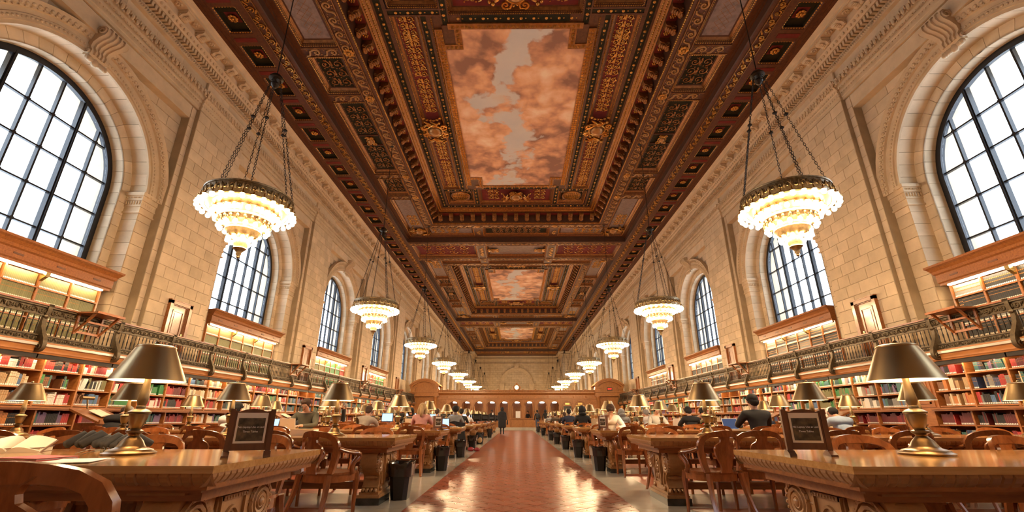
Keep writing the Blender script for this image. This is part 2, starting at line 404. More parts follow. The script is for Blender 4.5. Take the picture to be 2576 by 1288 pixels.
# ------------------------------------------------------------------ stone walls (built for +X, mirrored for -X)
SPR = 7.1      # springing of the arches
def X(d_): return 10.5 + d_
R1, R2 = 2.62, 2.33
def arc(r, n=28, a0=0.0, a1=pi): return [(r * cos(a0 + (a1 - a0) * i / n), SPR + r * sin(a0 + (a1 - a0) * i / n)) for i in range(n + 1)]
def path(r, n=28, zb=2.45): return [(r, zb)] + arc(r, n) + [(-r, zb)]
def bay_body():
    m = MB()
    for s in (-1, 1):
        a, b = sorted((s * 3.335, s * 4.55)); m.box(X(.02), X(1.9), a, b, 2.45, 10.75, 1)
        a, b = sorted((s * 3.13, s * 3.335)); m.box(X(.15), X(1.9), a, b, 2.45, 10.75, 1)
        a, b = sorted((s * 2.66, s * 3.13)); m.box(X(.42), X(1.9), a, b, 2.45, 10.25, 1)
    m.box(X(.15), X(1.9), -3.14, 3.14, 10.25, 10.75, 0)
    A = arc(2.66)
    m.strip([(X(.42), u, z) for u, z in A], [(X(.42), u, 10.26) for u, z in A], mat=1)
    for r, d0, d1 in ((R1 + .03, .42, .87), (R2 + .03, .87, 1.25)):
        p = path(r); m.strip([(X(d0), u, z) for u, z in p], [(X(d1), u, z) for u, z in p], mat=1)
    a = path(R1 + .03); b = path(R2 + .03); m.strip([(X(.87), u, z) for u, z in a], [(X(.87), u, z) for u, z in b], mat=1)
    p = path(R2 - .02); m.strip([(X(1.34), u, z) for u, z in p], [(X(2.0), u, z) for u, z in p], mat=0)     # outer reveal
    q = [(3.4, 2.45)] + [(3.4 * cos(pi * i / 28), SPR + 3.4 * sin(pi * i / 28)) for i in range(29)] + [(-3.4, 2.45)]
    m.strip([(X(2.0), u, z) for u, z in p], [(X(2.0), u, z) for u, z in q], mat=0)
    m.box(X(.86), X(2.0), -R1, R1, 2.4, 4.68, 0)       # wall under the window, behind the gallery bookcase
    return m
BODY = bay_body().mesh('wall_body', ['limestone', 'mortar'])
LOWER = MB().box(X(0), X(.4), -4.55, 4.55, 0, 2.45).mesh('wall_base', 'oak_case')
G = 0.005
def stone_face(u0, u1, z0, z1, d_):
    m = MB(); c = 0.008
    P = lambda u, z, e: (X(d_ + e), u, z)
    o_ = [(u0 + G, z0 + G), (u1 - G, z0 + G), (u1 - G, z1 - G), (u0 + G, z1 - G)]
    i_ = [(u0 + G + c, z0 + G + c), (u1 - G - c, z0 + G + c), (u1 - G - c, z1 - G - c), (u0 + G + c, z1 - G - c)]
    vs = [P(u, z, .03) for u, z in o_] + [P(u, z, .006) for u, z in o_] + [P(u, z, 0) for u, z in i_]
    return m.add(vs, [(0, 1, 5, 4), (1, 2, 6, 5), (2, 3, 7, 6), (3, 0, 4, 7), (4, 5, 9, 8), (5, 6, 10, 9), (6, 7, 11, 10), (7, 4, 8, 11), (8, 9, 10, 11)])
def ptseg(r, seg):
    if seg[0] == 'leg': return [(seg[1] * r, seg[2] + G), (seg[1] * r, seg[3] - G)]
    a0, a1 = seg[1] + G / r, seg[2] - G / r
    return [(r * cos(a0 + (a1 - a0) * i / 3), SPR + r * sin(a0 + (a1 - a0) * i / 3)) for i in range(4)]
def stone_reveal(r, seg, d0, d1):
    i = ptseg(r, seg); o_ = ptseg(r + .035, seg); m = MB()
    a = [(X(d0), u, z) for u, z in i]; b = [(X(d1), u, z) for u, z in i]; c = [(X(d0), u, z) for u, z in o_]; e = [(X(d1), u, z) for u, z in o_]
    m.strip(a, b); m.strip(a, c); m.strip(b, e); n_ = len(a)
    m.add([a[0], b[0], e[0], c[0]], [(0, 1, 2, 3)]); m.add([a[-1], b[-1], e[-1], c[-1]], [(0, 1, 2, 3)])
    return m
def stone_ring(ri, ro, seg, d_):
    m = MB(); i = ptseg(ri, seg); o_ = ptseg(ro, seg)
    a = [(X(d_), u, z) for u, z in i]; b = [(X(d_), u, z) for u, z in o_]; c = [(X(d_ + .03), u, z) for u, z in i]; e = [(X(d_ + .03), u, z) for u, z in o_]
    m.strip(a, b); m.strip(a, c); m.strip(b, e)
    m.add([a[0], b[0], e[0], c[0]], [(0, 1, 2, 3)]); m.add([a[-1], b[-1], e[-1], c[-1]], [(0, 1, 2, 3)])
    return m
CH = 0.3577
STONES = {'stone_block': [], 'jamb_stone': [], 'voussoir': [], 'rest': []}
rs = random.Random(3)
for j in range(23):
    z0 = 2.45 + CH * j; z1 = z0 + CH; w = 4.55 * 2 - 3.335 * 2
    cut = [0, .62, 1.24, 1.83, w] if j % 2 == 0 else [0, .33, .95, 1.57, w - .3, w]
    cut = [0] + [c + rs.uniform(-.07, .07) for c in cut[1:-1]] + [w]
    for a, b in zip(cut, cut[1:]): STONES['stone_block'].append(stone_face(3.335 + a, 3.335 + b, z0, min(z1, 10.72), 0.0))
    for s in (-1, 1):
        a, b = sorted((s * 3.13, s * 3.335)); STONES['rest'].append(stone_face(a, b, z0, min(z1, 10.72), 0.13))
        if z0 < 10.2:
            zt = min(z1, 10.25); inner = R1 if z0 < SPR else max(0.35, sqrt(max(0, 3.15 ** 2 - (z0 - SPR) ** 2)))
            if inner < 3.05:
                cuts = [inner, 3.13] if 3.13 - inner < 1.1 else [inner, inner + (3.13 - inner) * (.45 if j % 2 else .6), 3.13]
                for a, b in zip(cuts, cuts[1:]):
                    a, b = sorted((s * a, s * b)); STONES['rest' if s < 0 else 'jamb_stone'].append(stone_face(a, b, z0, zt, 0.40))
    if z1 <= SPR + .01:
        for s in (-1, 1):
            key = 'jamb_stone' if s > 0 else 'rest'
            STONES[key].append(stone_reveal(R1, ('leg', s, z0, z1), .40, .85)); STONES[key].append(stone_reveal(R2, ('leg', s, z0, z1), .85, 1.24))
            STONES[key].append(stone_ring(R2, R1, ('leg', s, z0 + .12, z1 + .12), .85))
NV = 23
for j in range(NV):
    a0, a1 = pi * j / NV, pi * (j + 1) / NV
    STONES['voussoir'] += [stone_reveal(R1, ('arc', a0, a1), .40, .85), stone_reveal(R2, ('arc', a0, a1), .85, 1.24), stone_ring(R2, R1, ('arc', a0, a1), .85)]
def joined(keys):
    m = MB()
    for k in keys:
        for q in STONES[k]: m.merge(q)
    return m
SM = {k: [q.mesh(k, 'limestone', fix=False) for q in STONES[k]] for k in ('stone_block', 'jamb_stone', 'voussoir')}
REST = joined(['rest']).mesh('stonework', 'limestone', fix=False); ALL = joined(['rest', 'stone_block', 'jamb_stone', 'voussoir']).mesh('stonework', 'limestone', fix=False)
# carved parts of one bay
def archivolt():
    m = MB(); prof = [(2.62, .41), (2.62, .35), (2.70, .345), (2.71, .31), (2.86, .31), (2.88, .335), (2.98, .33), (3.0, .28), (3.14, .23), (3.2, .21), (3.22, .41)]
    n = 36
    for (ra, da), (rb, db) in zip(prof, prof[1:]):
        m.strip([(X(da), ra * cos(pi * i / n), SPR + ra * sin(pi * i / n)) for i in range(n + 1)], [(X(db), rb * cos(pi * i / n), SPR + rb * sin(pi * i / n)) for i in range(n + 1)])
    return m
ARCHI = archivolt().mesh('archivolt', 'limestone_carved', 40)
def arch_orn():
    m = MB()
    for r, dd, n, s in ((2.79, .305, 84, .036), (3.08, .25, 70, .052)):
        for i in range(n):
            a = pi * (i + .5) / n
            m.ball((X(dd), r * cos(a), SPR + r * sin(a)), (s * .6, s, s), 6, 4)
            if r > 3: m.ball((X(dd + .0), (r - .07) * cos(a + .018), SPR + (r - .07) * sin(a + .018)), (.02, .026, .026), 5, 3)
    return m
ARCHO = arch_orn().mesh('arch_ornament', 'limestone_carved', 180)
def impost():
    m = MB()
    for s in (-1, 1):
        for z0, z1, p in ((6.58, 6.63, .05), (6.63, 6.78, .015), (6.78, 6.83, .04), (6.83, 6.98, .03), (6.98, 7.12, .06), (7.12, 7.22, .10)):
            a, b = sorted((s * (R1 - p), s * 3.13)); m.box(X(.40 - p), X(.86), a, b, z0, z1)
        for i in range(6): m.ball((X(.43 + .075 * i), s * (R1 - .045), 6.9), (.03, .025, .06), 6, 5)
        for i in range(6): m.ball((X(.385), s * (R1 + .04 + .085 * i), 6.9), (.025, .032, .06), 6, 5)
        for i in range(11): m.ball((X(.4 + .042 * i), s * (R1 - .075), 7.06), (.014, .02, .025), 5, 4)
    return m
IMPOST = impost().mesh('impost', 'limestone_carved', 35)
def keystone():
    m = MB()
    prof = [(.42, 9.66), (.30, 9.64), (.22, 9.70), (.20, 9.80), (.25, 9.90), (.22, 10.02), (.10, 10.14), (-.04, 10.22), (-.10, 10.30), (-.10, 10.40), (-.02, 10.47), (.42, 10.47)]
    W_ = lambda z: .23 + .10 * (z - 9.6) / .87
    n = len(prof)
    vs = [(X(d_), -W_(z), z) for d_, z in prof] + [(X(d_), W_(z), z) for d_, z in prof]
    m.add(vs, [tuple(range(n)), tuple(range(n, 2 * n))[::-1]] + [(i, (i + 1) % n, n + (i + 1) % n, n + i) for i in range(n)])
    for u in (-.6, -.2, .2, .6):
        m.tube([(X(d_ - .015), u * W_(z), z) for d_, z in prof[2:-1]], .035, 5)
    for s in (-1, 1):
        for (dc, zc, r) in ((.02, 10.33, .12), (.30, 9.74, .075)):
            m.tube([(X(dc + (r * (1 - t / 22)) * cos(t * .6)), s * (W_(zc) + .02), zc + (r * (1 - t / 22)) * sin(t * .6)) for t in range(18)], .022, 5)
        for i in range(5): m.ball((X(.33 - .02 * i), s * (.08 + .04 * i), 9.62 - .015 * i), (.07, .06, .08), 6, 5)
    m.ball((X(.3), 0, 9.58), (.08, .09, .12), 7, 5)
    return m
KEY = keystone().mesh('keystone', 'limestone_carved', 45)
# window: iron frame, bars, panes
UB = [-1.55, -.92, -.31, .31, .92, 1.55]; ZB = [5.4, 6.35, 7.3, 8.25]; RG = 2.2
def win_frame():
    m = MB()
    for (r0, r1, d0, d1) in ((R2 + .01, 2.20, 1.18, 1.32), (2.26, 2.15, 1.15, 1.2)):
        a = path(r0, 32, 4.66); b = path(r1, 32, 4.66)
        for dd in (d0, d1): m.strip([(X(dd), u, z) for u, z in a], [(X(dd), u, z) for u, z in b])
        m.strip([(X(d0), u, z) for u, z in b], [(X(d1), u, z) for u, z in b])
    m.box(X(1.16), X(1.32), -2.3, 2.3, 4.66, 4.75)
    return m.mesh('window_frame', 'window_iron')
WFR = win_frame()
def ztop(u): return SPR + sqrt(max(0, RG ** 2 - u * u))
def umax(z): return RG if z < SPR else sqrt(max(0, RG ** 2 - (z - SPR) ** 2))
WV = []
for u in UB:
    h = .05 if abs(abs(u) - .92) < .01 else .022
    m = MB().box(X(1.17 if h > .04 else 1.2), X(1.30), u - h, u + h, 4.7, ztop(u) + .03)
    if h > .04: m.box(X(1.14), X(1.18), u - .022, u + .022, 4.7, ztop(u))
    WV.append((h > .04, m.mesh('mullion', 'window_iron')))
WH = []
for z in ZB:
    m = MB().box(X(1.21), X(1.29), -umax(z), umax(z), z - .02, z + .02)
    for u in UB: m.box(X(1.195), X(1.22), u - .045, u + .045, z - .035, z + .035)
    WH.append(m.mesh('glazing_bar', 'window_iron'))
PANES = []
us = [-RG] + UB + [RG]; zs = [4.72] + ZB + [SPR + RG]
for ua, ub in zip(us, us[1:]):
    for za, zb in zip(zs, zs[1:]):
        a, b = ua + .015, ub - .015; poly = []
        top = [(u, min(zb - .012, ztop(u))) for u in [b + (a - b) * i / 6 for i in range(7)]]
        top = [t for t in top if t[1] > za + .03 and abs(t[0]) < umax(za + .02)]
        if len(top) < 2: continue
        u_r, u_l = top[0][0], top[-1][0]
        poly = [(u_l, za + .012), (u_r, za + .012)] + top
        PANES.append(MB().prism(poly, lambda a_, b_, t: (X(t), a_, b_), 1.245, 1.252).mesh('pane', 'glass'))
PANEALL = MB()
for q in PANES:
    PANEALL.add([tuple(v.co) for v in q.vertices], [tuple(p.vertices) for p in q.polygons])
PANEALL = PANEALL.mesh('panes', 'glass')
# small door in a pier
def door_parts():
    fr = MB()
    for (a, b, d_) in ((.48, .36, -.10), (.40, .34, -.06)):
        for s in (-1, 1): x0, x1 = sorted((s * a, s * b)); fr.box(X(d_), X(.02), x0, x1, 2.45, 4.42 - (.48 - a))
        fr.box(X(d_), X(.02), -a, a, 4.42 - (.48 - b), 4.42 - (.48 - a))
    fr.box(X(-.11), X(.02), -.49, .49, 4.40, 4.43)
    lf = MB().box(X(-.02), X(.02), -.34, .34, 2.45, 4.28)
    for (a, b, z0, z1) in ((.25, .19, 3.35, 4.15), (.25, .19, 2.6, 3.2)):
        for s in (-1, 1): x0, x1 = sorted((s * a, s * b)); lf.box(X(-.04), X(-.01), x0, x1, z0, z1)
        lf.box(X(-.04), X(-.01), -a, a, z1 - .05, z1); lf.box(X(-.04), X(-.01), -a, a, z0, z0 + .05)
        lf.box(X(-.03), X(-.01), -.15, .15, z0 + .1, z1 - .1)
    kn = MB().ball((X(-.09), .29, 3.38), .035, 8, 6); kn.box(X(-.06), X(-.02), .265, .315, 3.28, 3.48)
    hi = MB()
    for z in (4.05, 3.35): hi.box(X(-.05), X(-.01), -.37, -.325, z - .07, z + .07); hi.tube([(X(-.05), -.35, z - .1), (X(-.05), -.35, z + .1)], .014, 6)
    return fr.mesh('door_frame', 'oak'), lf.mesh('door_leaf', 'oak'), kn.mesh('door_knob', 'brass_bright', 40), hi.mesh('hinge', 'brass_bright')
DFR, DLF, DKN, DHI = door_parts()
# cornice
def run(profile, y0, y1, off=0.0, mat=0):
    m = MB(); m.strip([(X(d_ + off), y0, z) for d_, z in profile], [(X(d_ + off), y1, z) for d_, z in profile]); return m
PA = [(.16, 10.70), (0, 10.70), (0, 10.80), (-.02, 10.82), (-.02, 10.98), (-.04, 11.0), (-.05, 11.12), (-.07, 11.14), (-.14, 11.40), (-.16, 11.45), (-.02, 11.47), (-.02, 11.82), (.2, 11.82)]
PB = [(.1, 11.80), (-.06, 11.82), (-.08, 12.00), (-.03, 12.02), (-.03, 12.20), (-.23, 12.21), (-.25, 12.26), (-.33, 12.40), (-.33, 12.62), (-.66, 12.62), (-.66, 12.70), (-.70, 12.72), (-.74, 12.80), (-.80, 12.84), (.4, 12.86)]
def bracket():
    m = MB()
    prof = [(-.33, 12.62), (-.33, 12.45), (-.36, 12.41), (-.41, 12.42), (-.44, 12.47), (-.48, 12.50), (-.56, 12.50), (-.60, 12.53), (-.62, 12.58), (-.62, 12.62)]
    m.prism(prof, lambda a, b, t: (X(a), t, b), -.15, .15)
    for s in (-1, 1):
        m.tube([(X(-.38 + .055 * (1 - t / 16) * cos(t * .7)), s * .155, 12.48 + .055 * (1 - t / 16) * sin(t * .7)) for t in range(12)], .012, 4)
    for i in range(5): m.ball((X(-.38 - .05 * i), 0, 12.42 + .018 * i), (.05, .07, .03), 6, 4)
    m.box(X(-.64), X(-.33), -.18, .18, 12.585, 12.62)
    return m.mesh('bracket', 'limestone_carved', 40)
BRK = bracket()
def rosette(r=.11, petals=8, depth=.03, axis='z', mat='limestone_carved'):
    m = MB()
    for k in range(petals):
        a = 2 * pi * k / petals
        m.ball((r * .62 * cos(a), r * .62 * sin(a), -depth * .4), (r * .36, r * .36, depth * .8), 6, 4)
    m.ball((0, 0, -depth * .7), (r * .3, r * .3, depth), 7, 4)
    return m.mesh('rosette', mat, 180)
ROS_STONE = rosette(.115, 8, .035)
def cornice_orn(y0, y1):
    m = MB(); y_ = y0
    while y_ < y1: m.box(X(-.215), X(-.02), y_, y_ + .075, 12.03, 12.195); y_ += .13
    y_ = y0
    while y_ < y1:
        m.ball((X(-.285), y_, 12.32), (.03, .05, .065), 5, 4); y_ += .16
    y_ = y0
    while y_ < y1:      # zigzag leaf points, the leaf band and the bead rows of the architrave
        for k in (0, 1):
            m.add([(X(-.075), y_ + .075 * k, 11.85), (X(-.095), y_ + .0375 + .075 * k, 11.975), (X(-.075), y_ + .075 + .075 * k, 11.85), (X(-.12), y_ + .0375 + .075 * k, 11.88)], [(0, 1, 3), (1, 2, 3), (2, 0, 3)])
        y_ += .15
    y_ = y0
    while y_ < y1:
        m.ball((X(-.115), y_, 11.27), (.035, .055, .10), 6, 4); m.ball((X(-.13), y_ + .085, 11.33), (.03, .03, .07), 5, 3); m.ball((X(-.095), y_ + .085, 11.2), (.02, .03, .04), 5, 3); y_ += .17
    y_ = y0
    while y_ < y1: m.box(X(-.055), X(-.03), y_, y_ + .06, 11.03, 11.07); m.box(X(-.035), X(-.01), y_, y_ + .03, 10.86, 10.89); y_ += .11
    return m
CORN = {}
WALL = {}
for s in (-1, 1):
    w = struct('wall_' + SIDE[s]); WALL[s] = w; sc = (s, 1, 1); nk = 0
    cnt = 0; pierA, pierB = MB(), MB()
    for k in range(-1, 9):
        yc = WC[s] + PITCH * k; L = (0, yc, 0)
        obj('wall_body', BODY, w, L, scale=sc); obj('wall_base', LOWER, w, L, scale=sc)
        obj('archivolt', ARCHI, w, L, scale=sc); obj('arch_ornament', ARCHO, w, L, scale=sc, kind='stuff')
        obj('impost', IMPOST, w, L, scale=sc); obj('keystone', KEY, w, L, scale=sc)
        if 0 <= k <= 2:
            obj('stonework', REST, w, L, scale=sc, kind='stuff')
            for key in SM:
                for q in SM[key]: obj(key, q, w, L, scale=sc)
        else: obj('stonework', ALL, w, L, scale=sc, kind='stuff')
        # window
        wn = struct('window_%d' % (k + 2 + (10 if s > 0 else 0)))
        obj('window_frame', WFR, wn, L, scale=sc)
        for hv, q in WV: obj('mullion', q, wn, L, scale=sc)
        for q in WH: obj('glazing_bar', q, wn, L, scale=sc)
        if 0 <= k <= 3:
            for q in PANES: obj('pane', q, wn, L, scale=sc)
        else: obj('panes', PANEALL, wn, L, scale=sc, kind='stuff')
        # door of the pier beyond this window
        if k < 8:
            dn = struct('door_%d' % (k + 2 + (10 if s > 0 else 0))); LD = (0, yc + PITCH / 2, 0)
            obj('door_frame', DFR, dn, LD, scale=sc); obj('door_leaf', DLF, dn, LD, scale=sc); obj('door_knob', DKN, dn, LD, scale=sc); obj('hinge', DHI, dn, LD, scale=sc)
        pierA.merge(run(PA, yc - 3.335, yc + 3.335, .08)); pierA.merge(run(PA, yc + 3.335, yc + 4.55 + 1.215, 0.0))
        for e in (yc - 3.335, yc + 3.335): pierA.box(X(.0), X(.3), e - .01, e + .01, 10.7, 11.82)
    lo, hi_ = WC[s] - PITCH - 4.55, WC[s] + PITCH * 8 + 4.55
    t = struct('trim_%d' % (1 if s < 0 else 2), run(PB, lo, hi_).mesh('cornice', 'limestone_carved'))
    t.scale = sc
    obj('architrave', pierA.mesh('architrave', 'limestone'), t)
    obj('cornice_ornament', cornice_orn(lo, 50).mesh('cornice_ornament', 'limestone_carved', 30), t, kind='stuff')
    y_ = lo + .3
    while y_ < hi_:
        obj('bracket', BRK, t, (0, y_, 0)); obj('rosette', ROS_STONE, t, (X(-.5), y_ + .385, 12.615)); y_ += .77
    m = MB(); m.box(X(.14), X(1.9), lo, hi_, 10.70, 13.3)
    for k in range(-1, 9):
        yc = WC[s] + PITCH * k
        for e in (-1, 1):
            m.add([(X(a), yc + e * 3.336, b) for a, b in PA], [tuple(range(len(PA)))])
    obj('wall_head', m.mesh('wall_head', 'limestone'), t)
    fs = stone_face(0, 1.14, 11.485, 11.81, -.025).mesh('frieze_stone', 'limestone', fix=False)
    fb = stone_face(0, 1.1, 11.485, 11.81, .055).mesh('frieze_stone', 'limestone', fix=False)
    for k in range(-1, 9):
        yc = WC[s] + PITCH * k
        for i in range(6): obj('frieze_stone', fb, t, (0, yc - 3.3 + 1.1 * i, 0))
        for i in range(2): obj('frieze_stone', fs, t, (0, yc + 3.345 + 1.21 * i, 0))
# end walls
m = MB().box(-10.6, 10.6, 92.8, 93.3, 0, 13.1); 
for s in (-1, 1): a, b = sorted((s * 8.6, s * 12.6)); m.box(a, b, 86.4, 93, 0, 13.1)
wf = struct('wall_far', m.mesh('wall_far', 'limestone_far'))
m = MB(); n_ = 28
for r0, r1, pr in ((3.2, 2.95, .22), (2.95, 2.5, .12)):
    a = [(r0 * cos(pi * i / n_), 92.8 - pr, SPR + .4 + r0 * sin(pi * i / n_)) for i in range(n_ + 1)]; b = [(r1 * cos(pi * i / n_), 92.8 - pr, SPR + .4 + r1 * sin(pi * i / n_)) for i in range(n_ + 1)]
    m.strip(a, b); m.strip([(p[0], 92.8, p[2]) for p in a], a); m.strip([(p[0], 92.8, p[2]) for p in b], b)
for s in (-1, 1):
    a, b = sorted((s * 2.5, s * 3.3)); m.box(a, b, 92.5, 92.8, 0, SPR + .4); m.box(a - .1, b + .1, 92.4, 92.8, SPR - .1, SPR + .45)
m.box(-.4, .4, 92.3, 92.8, 10.4, 11.4)
for z0, z1, p in ((11.3, 11.45, .2), (12.2, 12.4, .5), (12.5, 12.84, .8)): m.box(-9, 9, 92.8 - p, 92.8, z0, z1)
for s in (-1, 1):
    for z0, z1, p in ((11.3, 11.45, .12), (12.2, 12.4, .35), (12.5, 12.84, .8)): a, b = sorted((s * (8.6 - p), s * 11)); m.box(a, b, 86.4 - p, 92.9, z0, z1)
    for x0 in (5.2, 6.6): a, b = sorted((s * x0, s * (x0 + .12))); m.box(a, b, 92.7, 92.8, 0, 11.3)
obj('blind_arch', m.mesh('blind_arch', 'limestone_carved'), wf)
wn_ = struct('wall_near', MB().box(-12.5, 12.5, YN - .5, YN, 0, 13.3).mesh('wall_near', 'limestone_far'))
# ================================================================== CARVED CEILING
L0, L1, L2 = 12.84, 13.20, 14.10
def spiral(cx, cy, r, a0, turns, n, z, flip=1, r1=.12):
    return [(cx + r * (1 - (1 - r1) * t / n) * cos(a0 + flip * 2 * pi * turns * t / n), cy + r * (1 - (1 - r1) * t / n) * sin(a0 + flip * 2 * pi * turns * t / n), z) for t in range(n + 1)]
def scroll_unit(a=.56, w=.40):
    """one wave of the running scroll, along +y, lying in z=0 and hanging down"""
    m = MB(); r = w * .36
    lead = [(-w * .30, -a * .55 + a * .5 * t / 5 * .9, -.01) for t in range(5)]
    p = [(-w * .34 * cos(pi * t / 8) * 1.0, -a * .62 + a * .62 * t / 8, -.012) for t in range(8)]
    sp = spiral(.02, a * .10, r, pi * .55 - pi / 2 - 1.0, 1.35, 20, -.015, 1)
    p = [(-w * .36, -a * .60, -.012), (-w * .30, -a * .40, -.012), (-w * .06, -a * .30, -.014), (w * .20, -a * .26, -.015)]
    m.tube(p + sp, [.03, .042, .046, .046] + [.046 - .028 * t / 20 for t in range(21)], 5, 0, flat=.7)
    m.ball((.02, a * .10, -.02), (.035, .035, .03), 6, 4)
    for (x_, y_) in ((w * .33, a * .40), (-w * .30, -a * .05), (-w * .34, a * .12), (w * .28, -a * .44), (-w * .2, a * .38)): m.ball((x_, y_, -.01), (.026, .034, .02), 5, 3)
    return m
SCR = scroll_unit().mesh('scroll', 'gilt_pale', 60)
def acanthus_unit(a=.62, w=.32):
    m = MB(); r = w * .34
    for f, yc in ((1, -a * .25), (-1, a * .25)):
        m.tube(spiral(f * .02, yc, r, -f * pi / 2, 1.3, 16, -.02, f), [.03 - .016 * t / 16 for t in range(17)], 5)
        m.ball((f * .02, yc, -.03), (.04, .04, .03), 6, 4)
        for k in range(4): m.ball((-f * (.05 + .025 * k), yc + (.17 - .035 * k), -.012), (.03, .045, .022), 5, 3)
        for k in range(3): m.ball((f * (w * .42), yc - .1 + .09 * k, -.01), (.022, .03, .018), 5, 3)
    return m
ACA = acanthus_unit().mesh('carved_leaf', 'gilt', 60)
GROS = rosette(.19, 8, .05, mat='gilt'); GROS_S = rosette(.12, 6, .04, mat='gilt')
def ring_frame(m, x0, x1, y0, y1, w, z0, z1, mat=0, wz=None):
    """sloping picture-frame ring from the outer rectangle at z0 to the inner at z1"""
    o_ = [(x0, y0, z0), (x1, y0, z0), (x1, y1, z0), (x0, y1, z0)]; i_ = [(x0 + w, y0 + w, z1), (x1 - w, y0 + w, z1), (x1 - w, y1 - w, z1), (x0 + w, y1 - w, z1)]
    m.add(o_ + i_, [(k, (k + 1) % 4, 4 + (k + 1) % 4, 4 + k) for k in range(4)], mat)
def beads(m, p0, p1, pitch, r, mat=0):
    p0, p1 = Vector(p0), Vector(p1); n_ = max(1, int((p1 - p0).length / pitch))
    t = (p1 - p0).normalized()
    for i in range(n_):
        c = p0 + (p1 - p0) * ((i + .5) / n_); e = pitch * .36
        a = (e if abs(t.x) > .5 else r); b = (e if abs(t.y) > .5 else r)
        m.add([c + Vector((-a, -b, 0)), c + Vector((a, -b, 0)), c + Vector((a, b, 0)), c + Vector((-a, b, 0)), c + Vector((0, 0, -r * 1.1))], [(0, 1, 4), (1, 2, 4), (2, 3, 4), (3, 0, 4)], mat)
def bead_rect(m, x0, x1, y0, y1, z, pitch, r, mat=0):
    for a, b in (((x0, y0, z), (x1, y0, z)), ((x1, y0, z), (x1, y1, z)), ((x1, y1, z), (x0, y1, z)), ((x0, y1, z), (x0, y0, z))): beads(m, a, b, pitch, r, mat)
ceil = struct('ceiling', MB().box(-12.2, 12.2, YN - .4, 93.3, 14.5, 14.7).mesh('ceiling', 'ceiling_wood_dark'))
# outer row of square coffers along both walls ----------------------------------
CP = 1.533
def coffer_tray():
    m = MB(); x0, x1, y0, y1 = -.385, .385, -.52, .52
    ring_frame(m, x0, x1, y0, y1, .05, 0, .06, 0); ring_frame(m, x0 + .05, x1 - .05, y0 + .05, y1 - .05, .001, .06, .16, 1)
    m.quad((x0 + .05, y0 + .05, .16), (x1 - .05, y0 + .05, .16), (x1 - .05, y1 - .05, .16), (x0 + .05, y1 - .05, .16), 1)
    m.quad((-.2, -.2, .155), (.2, -.2, .155), (.2, .2, .155), (-.2, .2, .155), 2)
    bead_rect(m, x0 + .03, x1 - .03, y0 + .03, y1 - .03, .035, .085, .02, 3)
    return m.mesh('coffer', ['ceiling_wood', 'ceiling_green', 'ceiling_red', 'gilt'])
TRAY = coffer_tray(); REDB = MB().box(-.36, .36, -.085, .085, -.012, .03).mesh('red_band', 'ceiling_red')
CR = rosette(.17, 8, .05, mat='gilt')
m = MB()
for s in (-1, 1):
    def bx(xa, xb, ya, yb, za, zb, mat=0):
        a, b = sorted((s * xa, s * xb)); m.box(a, b, ya, yb, za, zb, mat)
    bx(9.335, 9.74, YN, YF, L0, L0 + .4); bx(8.25, 8.565, YN, YF, L0, L0 + .4)
    bx(9.56, 9.60, YN, YF, L0 - .02, L0 + .02); bx(9.40, 9.43, YN, YF, L0 - .015, L0 + .02)
    y_ = 6.2 + .1 - CP * 7
    while y_ < YF:
        bx(8.565, 9.335, y_ + .52, y_ + CP - .52, L0, L0 + .3)
        xm = s * 8.95
        obj('coffer', TRAY, ceil, (xm, y_, L0)); obj('rosette', CR, ceil, (xm, y_, L0 + .12)); obj('red_band', REDB, ceil, (xm, y_ + CP / 2, L0))
        y_ += CP
obj('outer_band', m.mesh('outer_band', 'ceiling_wood'), ceil)
# carved longitudinal beams
m = MB(); bd = MB()
for s in (-1, 1):
    a, b = sorted((s * 7.77, s * 8.27)); m.box(a, b, YN, 92.8, L0 - .0, L0 + .5)
    for xx in (8.255, 7.93): a, b = sorted((s * xx, s * (xx + .025))); m.box(a, b, YN, 92.8, L0 - .035, L0 + .01, 1)
    beads(bd, (s * 9.50, YN, L0 - .01), (s * 9.50, YF, L0 - .01), .07, .018)
    y_ = 9.0
    while y_ < 58: obj('carved_leaf', ACA, ceil, (s * 8.10, y_, L0 - .002)); y_ += .64
    mo = MB()
    while y_ < 92:
        mo.merge(acanthus_unit(), Matrix.Translation((s * 8.10, y_, L0 - .002))); y_ += .64
    obj('carved_leaves', mo.mesh('carved_leaves', 'gilt', 60), ceil, kind='stuff')
obj('long_beam', m.mesh('long_beam', ['ceiling_wood', 'gilt_dull']), ceil)
# cross beams between the three sections (also the two ends)
def rinceau(w, h, n=4, mat='gilt', dens=1):
    """relief of paired spirals filling a w x h panel"""
    q = MB(); ny = max(1, int(round(h / (w * .5)))); r = min(w * .22, h / ny * .42)
    for j in range(ny):
        yc = -h / 2 + h * (j + .5) / ny
        for s in (-1, 1):
            f = s * (1 if j % 2 else -1)
            q.tube(spiral(s * w * .25, yc, r, -pi / 2 if f > 0 else pi / 2, 1.4, 15, -.012, f), [.026 - .012 * t / 15 for t in range(16)], 4)
            q.ball((s * w * .25, yc, -.02), (.045, .045, .03), 6, 4)
            for k in range(4): a = k * pi / 2 + .4; q.ball((s * w * .25 + r * 1.12 * cos(a), yc + r * 1.12 * sin(a), -.008), (.034, .034, .02), 5, 3)
        q.ball((0, yc, -.018), (.05, .09, .03), 6, 4)
        q.ball((0, yc + h / ny * .3, -.012), (.07, .035, .025), 6, 4); q.ball((0, yc - h / ny * .3, -.012), (.035, .06, .02), 6, 4)
    return q
